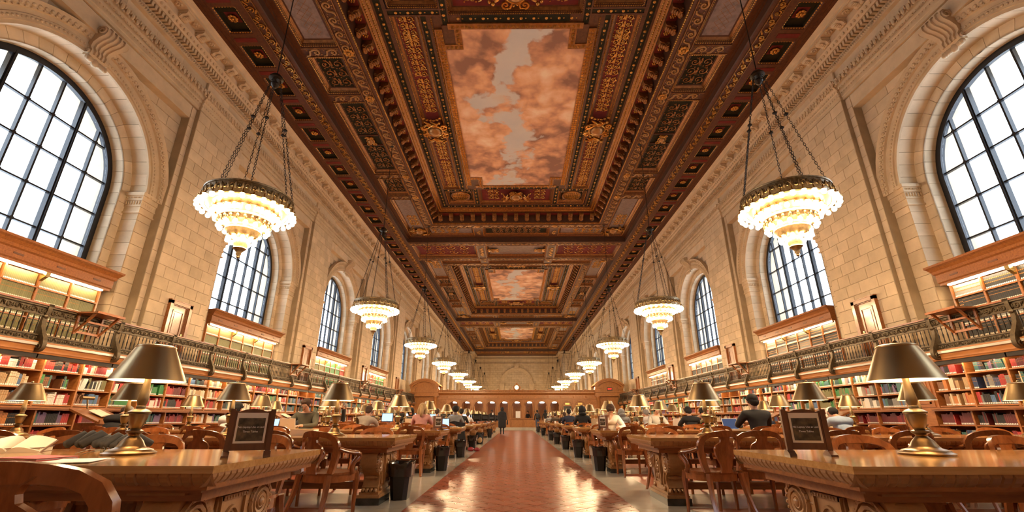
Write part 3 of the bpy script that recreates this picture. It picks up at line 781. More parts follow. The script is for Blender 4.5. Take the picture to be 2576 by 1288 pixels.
def cartouche(w=1.0, h=.9, fig=True):
    q = MB()
    q.ball((0, 0, -.10), (w * .26, h * .30, .16), 14, 10, 1)
    q.tube([(w * .30 * cos(a * pi / 12), h * .35 * sin(a * pi / 12), -.09) for a in range(24)], .05, 6, 0, closed=True)
    for sx in (-1, 1):
        for sy in (-1, 1):
            q.tube(spiral(sx * w * .36, sy * h * .30, .12, 0, 1.2, 12, -.10, sx * sy), [.045 - .02 * t / 12 for t in range(13)], 5)
            q.tube([(sx * w * .30, sy * h * .1, -.1), (sx * w * .46, sy * h * .16, -.11), (sx * w * .5, sy * h * .3, -.08)], [.04, .035, .02], 5)
        for k in range(4): q.ball((sx * w * (.34 + .04 * k), (k - 1.5) * .1, -.06), (.05, .05, .05), 6, 4)
    if fig:          # a small reclining cherub above and below the shield
        for sy in (-1, 1):
            y0 = sy * h * .52
            q.tube([(-.10, y0 - sy * .06, -.14), (0, y0, -.17), (.12, y0 + sy * .03, -.17), (.2, y0 + sy * .10, -.16)], [.06, .085, .075, .04], 7)
            q.ball((.26, y0 + sy * .15, -.18), (.06, .065, .06), 8, 6)
            q.tube([(.14, y0 + sy * .05, -.18), (.08, y0 + sy * .16, -.2), (-.04, y0 + sy * .2, -.17)], [.035, .03, .02], 5)
            q.tube([(-.08, y0 - sy * .05, -.15), (-.22, y0 + sy * .02, -.18), (-.34, y0 - sy * .06, -.13)], [.06, .05, .025], 6)
            q.tube([(-.06, y0, -.15), (-.18, y0 + sy * .12, -.17), (-.30, y0 + sy * .16, -.12)], [.055, .045, .025], 6)
            for k in range(6): q.ball((-.3 + .12 * k, y0 + sy * (.26 - .02 * k * (5 - k)), -.05), (.07, .06, .05), 6, 4)
    return q
CART = cartouche().mesh('cartouche', ['gilt', 'gilt_pale'], 60)
CARTS = cartouche(.8, .6, False).mesh('cartouche', ['gilt', 'gilt_pale'], 60)
RL = {}
def relief(w, h, x_, y_, z, mat='gilt_dull', name='carved_relief', rot=0):
    key = (round(w, 2), round(h, 2), mat)
    if key not in RL: RL[key] = rinceau(w, h).mesh('carved_relief', mat, 60)
    return obj(name, RL[key], ceil, (x_, y_, z), (0, 0, rot))
def recess(m, x0, x1, y0, y1, z, ground=1, depth=.16, bd=None):
    """a moulded recessed panel: slopes, gilt lip, ground"""
    ring_frame(m, x0, x1, y0, y1, .05, z, z + .05, 0); ring_frame(m, x0 + .05, x1 - .05, y0 + .05, y1 - .05, .03, z + .05, z + .11, 0)
    ring_frame(m, x0 + .08, x1 - .08, y0 + .08, y1 - .08, .07, z + .11, z + depth, 2)
    ring_frame(m, x0 + .15, x1 - .15, y0 + .15, y1 - .15, .06, z + depth, z + depth, 0)
    q = .21; m.quad((x0 + q, y0 + q, z + depth), (x1 - q, y0 + q, z + depth), (x1 - q, y1 - q, z + depth), (x0 + q, y1 - q, z + depth), ground)
    if bd is not None: bead_rect(bd, x0 + .03, x1 - .03, y0 + .03, y1 - .03, z + .02, .075, .022); bead_rect(bd, x0 + .065, x1 - .065, y0 + .065, y1 - .065, z + .075, .06, .014)
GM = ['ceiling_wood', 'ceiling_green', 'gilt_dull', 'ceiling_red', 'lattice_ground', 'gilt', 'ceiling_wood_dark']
def lattice(m, x0, x1, y0, y1, z, mat):
    """gilt diamond trellis lying on the ground of a corner panel"""
    st = .17; w = .009; k = x0 - (y1 - y0)
    for f in (1, -1):
        c = -((x1 - x0) + (y1 - y0))
        while c < (x1 - x0) + (y1 - y0):
            pts = []
            for t in range(0, 101):
                yy = y0 + (y1 - y0) * t / 100; xx = (x0 + c + (yy - y0)) if f > 0 else (x1 - c - (yy - y0))
                if x0 <= xx <= x1: pts.append((xx, yy))
            if len(pts) > 3:
                (xa, ya), (xb, yb) = pts[0], pts[-1]
                m.add([(xa - w, ya, z), (xa + w, ya, z), (xb + w, yb, z), (xb - w, yb, z)], [(0, 1, 2, 3)], mat)
            c += st * 1.414
HY = 11.85
CEN = [18.2, 45.9, 73.6]
XB = [(-7.77, -2.9), (-2.3, 2.3), (2.9, 7.77)]
def cross_beam(y0, y1, full=True):
    m = MB(True); bd = MB()
    for a, b in ((y0, y0 + .72), (y1 - .72, y1)): m.box(-7.8, 7.8, a, b, L0, L0 + .5)
    for a, b in ((-7.8, -7.6), (-2.95, -2.25), (2.25, 2.95), (7.6, 7.8)): m.box(a, b, y0 + .7, y1 - .7, L0, L0 + .45)
    for s in (-1, 1):
        for xx in (2.3, 2.86): a, b = sorted((s * xx, s * (xx + .035))); m.box(a, b, y0 + .6, y1 - .6, L0 - .03, L0 + .02, 2)
    for a, b, g in ((-7.6, -2.95, 3), (-2.25, 2.25, 4), (2.95, 7.6, 3)): recess(m, a, b, y0 + .72, y1 - .72, L0, g, .22, bd)
    for yy in (y0 + .06, y0 + .62, y1 - .1, y1 - .66): m.box(-7.7, 7.7, yy, yy + .03, L0 - .02, L0 + .02, 2)
    obj('cross_beam', m.mesh('cross_beam', GM), ceil); obj('bead_moulding', bd.mesh('bead_moulding', 'gilt'), ceil, kind='stuff')
    for yy in (y0 + .36, y1 - .36):
        q = MB(); xx = -7.4
        while xx < 7.5: q.merge(acanthus_unit(), Matrix.Translation((xx, yy, L0 - .002)) @ Matrix.Rotation(pi / 2, 4, 'Z')); xx += .64
        obj('carved_leaves', q.mesh('carved_leaves', 'gilt_pale', 60), ceil, kind='stuff')
    yc = (y0 + y1) / 2
    for s in (-1, 1):
        relief(y1 - y0 - 2.0, 3.6, s * 5.27, yc, L0 + .2, 'gilt', rot=pi / 2)
        for dy in (-.55, 0, .55): obj('carved_leaf', ACA, ceil, (s * 2.6, yc + dy, L0 - .002))
        obj('cartouche', CARTS, ceil, (s * 1.75, yc, L0 + .2))
    q = MB(); lattice(q, -1.3, 1.3, y0 + 1.0, y1 - 1.0, L0 + .215, 0); obj('trellis', q.mesh('trellis', 'gilt_dull'), ceil, kind='stuff')
for a, b in ((4.35, 6.35), (30.05, 34.05), (57.75, 61.75), (85.45, 92.8)):
    if b - a > 3: cross_beam(a, min(b, a + 4.0))
    else: obj('cross_beam', MB().box(-7.8, 7.8, a - 9, b, L0, L0 + .5).mesh('cross_beam', 'ceiling_wood'), ceil)
obj('cross_beam', MB().box(-8.7, 8.7, 89.4, 92.9, L0, L0 + .5).mesh('cross_beam', 'ceiling_wood'), ceil)
VS = [(-5.84, -5.35), (-3.40, -2.88), (2.88, 3.40), (5.35, 5.84)]
def section_mesh():
    m = MB(True); bd = MB()
    B = lambda x0, x1, y0, y1, z0, z1, mt=0: m.box(min(x0, x1), max(x0, x1), y0, y1, z0, z1, mt)
    for s in (-1, 1):
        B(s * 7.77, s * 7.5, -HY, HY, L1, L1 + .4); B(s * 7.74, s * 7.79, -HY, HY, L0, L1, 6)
        B(s * 7.77, s * 7.69, -HY, HY, L1 - .1, L1 + .02); 
        B(s * 6.17, s * 5.56, -9.6, 9.6, L1, L1 + .4)
        for xx in (6.12, 5.68): B(s * xx, s * (xx + .03), -9.6, 9.6, L1 - .03, L1 + .02, 2)
        for a, b in VS:
            B(s * 6.17, s * 7.5, a, b, L1, L1 + .4)
            for yy in (a + .03, b - .06): B(s * 6.2, s * 7.5, yy, yy + .03, L1 - .03, L1 + .02, 2)
        xa, xb = sorted((s * 6.17, s * 7.5))
        for a, b in ((-5.35, -3.40), (3.40, 5.35)): recess(m, xa, xb, a, b, L1, 1, .18, bd)
        recess(m, xa, xb, -2.88, 2.88, L1, 1, .18, bd)
        for yy in (-.42, .36): B(xa + .2 if s > 0 else xa + .2, xb - .2, yy, yy + .06, L1 + .13, L1 + .2)
        for e in (-1, 1):
            ya, yb = sorted((e * 5.84, e * 11.62)); recess(m, xa, xb, ya, yb, L1, 4, .18, bd)
            lattice(m, xa + .4, xb - .4, ya + .35, yb - .35, L1 + .172, 2)
    for e in (-1, 1):
        ya, yb = sorted((e * 9.52, e * 10.15)); m.box(-6.17, 6.17, ya, yb, L1, L1 + .4)
        for yy in (9.64, 10.06): a, b = sorted((e * yy, e * (yy + .03))); m.box(-6.1, 6.1, a, b, L1 - .03, L1 + .02, 2)
        a, b = sorted((e * 11.62, e * HY)); m.box(-7.6, 7.6, a, b, L1, L1 + .4)
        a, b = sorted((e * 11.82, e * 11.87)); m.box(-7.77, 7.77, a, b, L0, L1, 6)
        ya, yb = sorted((e * 10.15, e * 11.62))
        for x0, x1, g in ((-6.17, -2.9, 4), (-2.3, 2.3, 1), (2.9, 6.17, 4)): recess(m, x0, x1, ya, yb, L1, g, .18, bd)
        for s in (-1, 1): B(s * 2.3, s * 2.9, ya, yb, L1, L1 + .4)
    # inner frame: fascia, soffit of the bracket row, up to L2
    X5, Y5 = 5.56, 9.52
    for (x0, y0, z0), (x1, y1, z1), mt in (((X5, Y5, L1), (X5 - .03, Y5 - .03, L1 + .12), 2), ((X5 - .03, Y5 - .03, L1 + .12), (X5 - .06, Y5 - .06, L1 + .62), 6), ((X5 - .06, Y5 - .06, L1 + .62), (X5 - .42, Y5 - .42, L1 + .62), 3),
                                   ((X5 - .42, Y5 - .42, L1 + .62), (X5 - .42, Y5 - .42, L1 + .72), 0), ((X5 - .42, Y5 - .42, L1 + .72), (X5 - .70, Y5 - .70, L2), 2)):
        o_ = [(-x0, -y0, z0), (x0, -y0, z0), (x0, y0, z0), (-x0, y0, z0)]; i_ = [(-x1, -y1, z1), (x1, -y1, z1), (x1, y1, z1), (-x1, y1, z1)]
        m.add(o_ + i_, [(k, (k + 1) % 4, 4 + (k + 1) % 4, 4 + k) for k in range(4)], mt)
    bead_rect(bd, -X5 + .015, X5 - .015, -Y5 + .015, Y5 - .015, L1 + .03, .09, .03)
    # leaf strip above the brackets
    for k in range(2):
        for (x0, x1, y0, y1) in ((-X5 + .5 + .12 * k, X5 - .5 - .12 * k, -Y5 + .5 + .12 * k, Y5 - .5 - .12 * k),): bead_rect(bd, x0, x1, y0, y1, L1 + .76 + .07 * k, .10, .03)
    X6, Y6 = 4.86, 8.82
    # flat soffit at L2 with its strips
    def fr(x0, y0, x1, y1, z0, z1, mt): 
        o_ = [(-x0, -y0, z0), (x0, -y0, z0), (x0, y0, z0), (-x0, y0, z0)]; i_ = [(-x1, -y1, z1), (x1, -y1, z1), (x1, y1, z1), (-x1, y1, z1)]
        m.add(o_ + i_, [(k, (k + 1) % 4, 4 + (k + 1) % 4, 4 + k) for k in range(4)], mt)
    fr(X6, Y6, X6 - .08, Y6 - .08, L2, L2, 0); fr(X6 - .08, Y6 - .08, X6 - .33, Y6 - .33, L2 + .012, L2 + .012, 1); fr(X6 - .33, Y6 - .33, X6 - .46, Y6 - .46, L2 - .01, L2 - .01, 0)
    Xi, Yi = X6 - .46, Y6 - .46       # 4.40, 8.36
    for s in (-1, 1):
        # side: long red relief panel, bead strip, moulding, leaf frame
        xa, xb = sorted((s * 3.36, s * 4.40))
        recess(m, xa, xb, -6.3, 6.3, L2, 3, .14, bd)
        B(s * 3.36, s * 3.30, -6.3, 6.3, L2 - .01, L2 + .1); B(s * 3.30, s * 3.08, -6.3, 6.3, L2 + .012, L2 + .1, 1); B(s * 3.08, s * 2.9, -6.3, 6.3, L2 - .01, L2 + .1)
        beads(bd, (s * 2.95, -6.2, L2 - .02), (s * 2.95, 6.2, L2 - .02), .08, .025)
        B(s * 2.9, s * 2.62, -5.75, 5.75, L2 - .06, L2 + .1, 2)
        beads(bd, (s * 2.80, -5.7, L2 - .06), (s * 2.80, 5.7, L2 - .06), .16, .06); beads(bd, (s * 2.68, -5.7, L2 - .06), (s * 2.68, 5.7, L2 - .06), .16, .05)
        for e in (-1, 1):
            ya, yb = sorted((e * 6.3, e * 6.55)); B(s * 2.5, s * 4.40, ya, yb, L2 + .012, L2 + .1, 1)
            for yy in (6.27, 6.52): a, b = sorted((e * yy, e * (yy + .06))); B(s * 2.4, s * 4.42, a, b, L2 - .01, L2 + .1)
            ya, yb = sorted((e * 6.58, e * 8.32)); recess(m, min(s * 2.62, s * 4.36), max(s * 2.62, s * 4.36), ya, yb, L2, 1, .2, bd)
            a, b = sorted((e * 5.05, e * 5.9)); B(s * 2.62, s * 2.2, a, b, L2 - .03, L2 + .1); B(s * 2.2, s * 1.95, a, b, L2 - .05, L2 + .1, 2); a, b = sorted((e * 4.8, e * 5.05)); B(s * 2.62, s * 1.95, a, b, L2 - .055, L2 + .1, 2); beads(bd, (s * 2.6, e * 4.92, L2 - .06), (s * 1.95, e * 4.92, L2 - .06), .16, .055); beads(bd, (s * 2.08, e * 5.0, L2 - .06), (s * 2.08, e * 5.75, L2 - .06), .16, .055)
            a, b = sorted((e * 4.95, e * 6.6)); 
            ya, yb = sorted((e * 5.72, e * 6.34)); B(s * 3.12, s * 1.9, ya, yb, L2 + .006, L2 + .1)
            ya, yb = sorted((e * 5.75, e * 8.36)); B(s * 2.62, s * 2.34, ya, yb, L2 + .005, L2 + .1, 1)
            for xx in (2.62, 2.36): B(s * xx, s * (xx - .05), ya, yb, L2 - .01, L2 + .1)
    for e in (-1, 1):
        a, b = sorted((e * 5.75, e * 6.0)); m.box(-2.4, 2.4, a, b, L2 - .06, L2 + .1, 2)
        beads(bd, (-2.3, e * 5.86, L2 - .06), (2.3, e * 5.86, L2 - .06), .16, .055)
        a, b = sorted((e * 6.0, e * 6.3)); m.box(-2.4, 2.4, a, b, L2 + .01, L2 + .1, 1)
        ya, yb = sorted((e * 6.3, e * 8.36)); recess(m, -2.34, 2.34, ya, yb, L2, 3, .2, bd)
    return m, bd
sm, sb = section_mesh(); SECT = sm.mesh('section_frame', GM); SBEAD = sb.mesh('bead_moulding', 'gilt')
def modillion():
    m = MB(); prof = [(0, 0), (0, -.34), (-.05, -.40), (-.12, -.38), (-.15, -.30), (-.20, -.22), (-.28, -.20), (-.34, -.16), (-.36, -.08), (-.36, 0)]
    m.prism(prof, lambda a, b, t: (a, t, b), -.13, .13)
    for k in range(5): m.ball((-.05 - .065 * k, 0, -.40 + .05 * k), (.06, .10, .05), 6, 4)
    for s in (-1, 1): m.tube([(-.08 + .07 * (1 - t / 14) * cos(t * .75), s * .135, -.28 + .07 * (1 - t / 14) * sin(t * .75)) for t in range(11)], .016, 4)
    return m.mesh('modillion', 'gilt_dull', 50)
MOD = modillion()
BOSS = MB().ball((0, 0, 0), (.062, .062, .04), 10, 6).ball((0, .16, 0), (.028, .035, .02), 6, 4).ball((0, .22, 0), (.018, .02, .014), 5, 3).mesh('boss', 'gilt', 180)
BOSSX = MB().ball((0, 0, 0), (.062, .062, .04), 10, 6).ball((.16, 0, 0), (.035, .028, .02), 6, 4).mesh('boss', 'gilt', 180)
def grille():
    m = MB(); m.tube([(.56 * cos(a * pi / 16), .56 * sin(a * pi / 16), -.02) for a in range(32)], .05, 6, 0, closed=True)
    for k in range(-4, 5):
        c = k * .115; h = sqrt(max(0, .55 ** 2 - c * c))
        m.box(c - .018, c + .018, -h, h, -.02 + .012 * (k % 2), .0 + .012 * (k % 2), 1); m.box(-h, h, c - .018, c + .018, -.03 + .012 * (k % 2), -.012 + .012 * (k % 2), 1)
    m.prism([(.55 * cos(a * pi / 12), .55 * sin(a * pi / 12)) for a in range(24)], lambda a, b, t: (a, b, t), .02, .03, 2)
    for sx in (-1, 1):
        for sy in (-1, 1):
            m.tube(spiral(sx * .50, sy * .50, .09, 0, 1.2, 10, -.01, sx * sy), .018, 4); m.box(min(sx * .42, sx * .66), max(sx * .42, sx * .66), min(sy * .62, sy * .66), max(sy * .62, sy * .66), -.03, .02)
            m.box(min(sx * .62, sx * .66), max(sx * .62, sx * .66), min(sy * .42, sy * .66), max(sy * .42, sy * .66), -.03, .02)
    return m.mesh('grille', ['gilt_dull', 'gilt', 'plastic_black'], 40)
GRI = grille()
PAINT = MB().prism([(-2.0, -5.78), (2.0, -5.78), (2.0, -4.85), (2.7, -4.85), (2.7, 4.85), (2.0, 4.85), (2.0, 5.78), (-2.0, 5.78), (-2.0, 4.85), (-2.7, 4.85), (-2.7, -4.85), (-2.0, -4.85)], lambda a, b, t: (a, b, t), -.02, .02).mesh('painting', 'painted_clouds')
for si, cy in enumerate(CEN):
    obj('section_frame', SECT, ceil, (0, cy, 0)); obj('bead_moulding', SBEAD, ceil, (0, cy, 0), kind='stuff')
    obj('painting', PAINT, ceil, (0, cy, L2 - .005), label='ceiling canvas painted with peach and russet clouds on pale sky')
    # bracket row and its rosettes
    for s in (-1, 1):
        for i in range(26):
            v = -9.0 + .72 * i
            obj('modillion', MOD, ceil, (s * 5.50, cy + v, L1 + .62), (0, 0, 0 if s > 0 else pi))
            obj('rosette', GROS_S, ceil, (s * 5.32, cy + v + .36, L1 + .60))
        for i in range(15):
            u = -5.04 + .72 * i
            obj('modillion', MOD, ceil, (u, cy + s * 9.46, L1 + .62), (0, 0, s * pi / 2))
    # wave scrolls
    if si < 2:
        sc_list = []
        for s in (-1, 1):
            for i in range(33): sc_list.append((s * 5.90, -9.2 + .575 * i, 0 if s > 0 else pi))
            for a, b in VS:
                for i in range(2): sc_list.append((s * (6.5 + .6 * i), (a + b) / 2, -pi / 2))
        for e in (-1, 1):
            for i in range(20): sc_list.append((-5.5 + .575 * i, e * 9.85, -pi / 2))
        if si == 0:
            for x_, y_, r_ in sc_list: obj('scroll', SCR, ceil, (x_, cy + y_, L1 - .002), (0, 0, r_))
        else:
            q = MB()
            for x_, y_, r_ in sc_list: q.merge(scroll_unit(), Matrix.Translation((x_, y_, L1 - .002)) @ Matrix.Rotation(r_, 4, 'Z'))
            SCJ = q.mesh('scrolls', 'gilt_pale', 60); obj('scrolls', SCJ, ceil, (0, cy, 0), kind='stuff')
    else: obj('scrolls', SCJ, ceil, (0, cy, 0), kind='stuff')
    # bosses on the green strips
    bl = []
    for s in (-1, 1):
        for i in range(42): bl.append((s * 4.655, -8.4 + .41 * i, 0))
        for i in range(30): bl.append((s * 3.19, -6.0 + .41 * i, 0))
        for e in (-1, 1):
            for i in range(4): bl.append((s * (2.85 + .42 * i), e * 6.42, 1))
            for i in range(5): bl.append((s * 2.48, e * (6.3 + .42 * i), 0))
    for e in (-1, 1):
        for i in range(10): bl.append((-2.0 + .44 * i, e * 6.15, 1))
        for i in range(22): bl.append((-4.4 + .42 * i, e * 8.62, 1))
    if si == 0:
        for x_, y_, ax in bl: obj('boss', BOSSX if ax else BOSS, ceil, (x_, cy + y_, L2 + .005))
    else:
        q = MB()
        for x_, y_, ax in bl: q.ball((x_, y_, L2 + .005), (.062, .062, .04), 6, 4)
        obj('bosses', q.mesh('bosses', 'gilt', 180), ceil, (0, cy, 0), kind='stuff')
    # reliefs
    for s in (-1, 1):
        xm = s * 6.835
        for v in (-4.375, 4.375): relief(.9, 1.4, xm, cy + v, L1 + .17)
        for v in (-1.5, 1.5): relief(.9, 2.0, xm, cy + v, L1 + .17)
        obj('cartouche', CARTS, ceil, (xm, cy, L1 + .18), (0, 0, pi / 2), (.8, .8, .8))
        for e in (-1, 1):
            obj('cartouche', CART, ceil, (s * 6.75, cy + e * 10.9, L1 + .16), (0, 0, s * e * pi / 4))
            relief(.8, 1.6, xm, cy + e * 9.2, L1 + .17, 'gilt')
            relief(.9, 2.0, s * 4.9, cy + e * 10.9, L1 + .17, 'gilt', rot=pi / 2)
            obj('carved_leaf', ACA, ceil, (s * 2.6, cy + e * 10.9, L1 - .002)); obj('rosette', GROS, ceil, (s * 2.6, cy + e * 9.84, L1 - .01))
            obj('grille', GRI, ceil, (s * 3.49, cy + e * 7.45, L2 + .16))
            for v in (2.0, 4.3): relief(.62, 2.2, s * 3.88, cy + e * v, L2 + .13, 'gilt')
        relief(.62, 1.2, s * 3.88, cy + 5.6, L2 + .13, 'gilt'); relief(.62, 1.2, s * 3.88, cy - 5.6, L2 + .13, 'gilt')
        for a, b in VS: obj('rosette', GROS, ceil, (s * 5.90, cy + (a + b) / 2, L1 - .012), scale=(1.1, 1.1, 1))
        obj('cartouche', CART, ceil, (s * 3.88, cy + .2, L2 - .02), (0, 0, pi / 2 * 0), (1.25, 1.25, 1.2))
    for e in (-1, 1):
        relief(.9, 3.4, 0, cy + e * 10.9, L1 + .17, rot=pi / 2)
        obj('cartouche', CART, ceil, (0, cy + e * 7.2, L2 + .05), (0, 0, pi / 2), (1.2, 1.2, 1.2))
        relief(.8, 1.3, 1.45, cy + e * 7.3, L2 + .18, 'gilt'); relief(.8, 1.3, -1.45, cy + e * 7.3, L2 + .18, 'gilt')
# ================================================================== GALLERY, SHELVES, BOOKS
rb = random.Random(11)
PALN = list(PAL)
def book_mesh(col, label=True, bands=0):
    """unit book: spine faces -x at x=0, width along y 0..1, height z 0..1, depth x 0..1"""
    m = MB(); m.box(0, 1, .0, .06, 0, 1, 0); m.box(0, 1, .94, 1, 0, 1, 0); m.box(-.02, .03, 0, 1, 0, 1, 0); m.box(.03, .97, .06, .94, .015, .975, 1)
    if label: m.box(-.035, -.015, .1, .9, .04, .16, 2)
    if bands:
        for z in ((.62, .66), (.86, .88)): m.box(-.03, -.015, .03, .97, z[0], z[1], 3)
    return m
BK = {c: book_mesh(c, True, 1).mesh('book', ['cover_' + c, 'paper', 'paper_white', 'gilt_pale']) for c in PALN}
BV = {c: book_mesh(c, True, 1).mesh('bound_volume', ['cover_' + c, 'paper', 'cream_label' if False else 'paper', 'gilt_pale']) for c in ('olive', 'grey', 'black', 'brown', 'green', 'red')}
BOOKMATS = ['cover_' + c for c in PALN] + ['paper', 'paper_white', 'gilt_pale']
def add_book(m, s, x_, y_, z, dep, w, h, col, lean=0.0, lab=True):
    """cheap book for the joined masses"""
    k = PALN.index(col); sh = tan_ = math.tan(lean) * h
    P = [(x_, y_, z), (x_ + s * dep, y_, z), (x_ + s * dep, y_ + w, z), (x_, y_ + w, z)]
    T = [(a, b + sh, z + h) for a, b, c in P]
    m.add(P + T, [(4, 5, 6, 7), (0, 1, 5, 4), (2, 3, 7, 6), (3, 0, 4, 7)], k)
    if lab:
        f = .006 * -s; m.add([(x_ + f, y_ + w * .12, z + .010), (x_ + f, y_ + w * .88, z + .010), (x_ + f, y_ + w * .88, z + .042), (x_ + f, y_ + w * .12, z + .042)], [(0, 1, 2, 3)], len(PALN) + 1)
PITCHU = .9075
LOW0 = {-1: 8.77, 1: 8.62}
SHZ = [(1.965, .235), (1.615, .30), (1.285, .29)]; BASEZ = [(.875, .29), (.52, .29), (.14, .30)]
def row_books(r, width, hmax, theme):
    out = []; y_ = .015; lean = 0.0; fill = r.choice([1, 1, 1, .85, .9])
    base = r.choice(theme)
    while y_ < width * fill - .05:
        if r.random() < .55: base = r.choice(theme)
        if r.random() < .03: y_ += r.uniform(.05, .16); continue
        n_ = r.choice([1, 1, 1, 2, 3, 4]); w = r.uniform(.017, .044); h = hmax * r.uniform(.66, .95); c = base if r.random() < .6 else r.choice(theme); ln = r.uniform(.12, .26) if r.random() < .07 else 0.0
        for _ in range(n_):
            if y_ + w + (.07 if ln else 0) > width - .012: break
            out.append((y_, w - .003, h * r.uniform(.985, 1), c, ln)); y_ += w
    return out
THEMES = [['red', 'white', 'navy', 'black', 'tan', 'brown', 'crimson'], ['cream', 'tan', 'orange', 'red', 'white', 'brown'], ['black', 'navy', 'grey', 'brown', 'blue', 'teal'], ['green', 'teal', 'purple', 'white', 'black', 'cream'],
          ['maroon', 'maroon', 'crimson', 'red'], ['white', 'cream', 'grey', 'tan', 'red'], ['olive', 'green', 'teal', 'black'], ['purple', 'black', 'red', 'navy', 'teal']]
FIX = {(-1, 0, 0): ['red', 'white', 'blue', 'black', 'red', 'white'], (-1, 0, 1): ['cream', 'tan', 'cream', 'tan', 'red', 'blue'], (-1, 0, 2): ['black', 'blue', 'brown', 'black', 'tan'], (-1, 0, 3): ['red', 'teal', 'black', 'navy', 'orange'],
       (-1, 1, 0): ['white', 'black', 'red', 'red', 'red'], (-1, 1, 1): ['teal', 'brown', 'green', 'green', 'black'], (-1, 1, 2): ['red', 'brown', 'white', 'teal', 'tan'], (-1, 1, 3): ['teal', 'red', 'purple', 'purple', 'black'],
       (-1, 2, 0): ['white', 'cream', 'red', 'cream'], (-1, 2, 1): ['olive', 'olive', 'black', 'white'], (-1, 4, 1): ['green', 'green', 'green', 'white', 'teal'], (-1, 4, 2): ['red', 'red', 'white', 'crimson'], (-1, 5, 2): ['red', 'red', 'black'],
       (1, 0, 3): ['black', 'red', 'black'], (1, 1, 3): ['maroon', 'maroon', 'black', 'maroon'], (1, 2, 3): ['maroon', 'maroon', 'red', 'maroon'], (1, 1, 2): ['grey', 'blue', 'black', 'red', 'black'], (1, 1, 1): ['navy', 'grey', 'grey', 'red', 'grey'],
       (1, 3, 3): ['black', 'olive', 'olive'], (1, 4, 3): ['maroon', 'crimson', 'maroon'], (1, 5, 3): ['crimson', 'maroon'], (1, 6, 1): ['green', 'olive'], (1, 7, 1): ['olive', 'olive'], (1, 7, 2): ['olive', 'green'], (1, 8, 1): ['red', 'red', 'white']}
def up_mesh(z0, z1, x0, x1, mat='oak_shelf'): return MB().box(x0, x1, -.02, .02, z0, z1).mesh('upright', mat)
UPA = up_mesh(1.24, 2.25, 9.95, 10.27); UPB = up_mesh(0, 1.2, 9.80, 10.27, 'oak_case')
SHA = MB().box(9.96, 10.26, .02, PITCHU - .02, -.025, 0).mesh('shelf', 'oak_shelf'); SHB = MB().box(9.81, 10.26, .02, PITCHU - .02, -.025, 0).mesh('shelf', 'oak_case')
LEDGE = MB().box(9.72, 10.27, 0, PITCHU, 1.2, 1.24).box(9.74, 9.78, 0, PITCHU, 1.17, 1.2).mesh('ledge', 'oak_case')
BACK = MB().box(10.25, 10.29, 0, PITCHU, 0, 2.3).mesh('back_panel', 'oak_case'); PLIN = MB().box(9.79, 9.84, 0, PITCHU, 0, .12).mesh('plinth', 'oak_case')
def unit_joined(drawers=False):
    m = MB(); 
    m.box(9.95, 10.27, -.02, .02, 1.24, 2.25, 0); m.box(9.80, 10.27, -.02, .02, 0, 1.2, 1)
    for z, h in SHZ[:]: m.box(9.96, 10.26, .02, PITCHU - .02, z - .025, z, 0)
    for z, h in BASEZ: m.box(9.81, 10.26, .02, PITCHU - .02, z - .025, z, 1)
    m.box(9.72, 10.27, 0, PITCHU, 1.2, 1.24, 1); m.box(10.25, 10.29, 0, PITCHU, 0, 2.3, 1); m.box(9.79, 9.84, 0, PITCHU, 0, .12, 1)
    return m.mesh('bookcase', ['oak_shelf', 'oak_case'])
UNITJ = unit_joined()
NUNIT = 39
mass = MB(); nbook = {-1: 0, 1: 0}
ROWN = ['top shelf', 'second shelf', 'third shelf', 'shelf under the ledge', 'second shelf under the ledge', 'lowest shelf']
HUE = dict(tan='tan', cream='cream', olive='olive green', grey='grey')
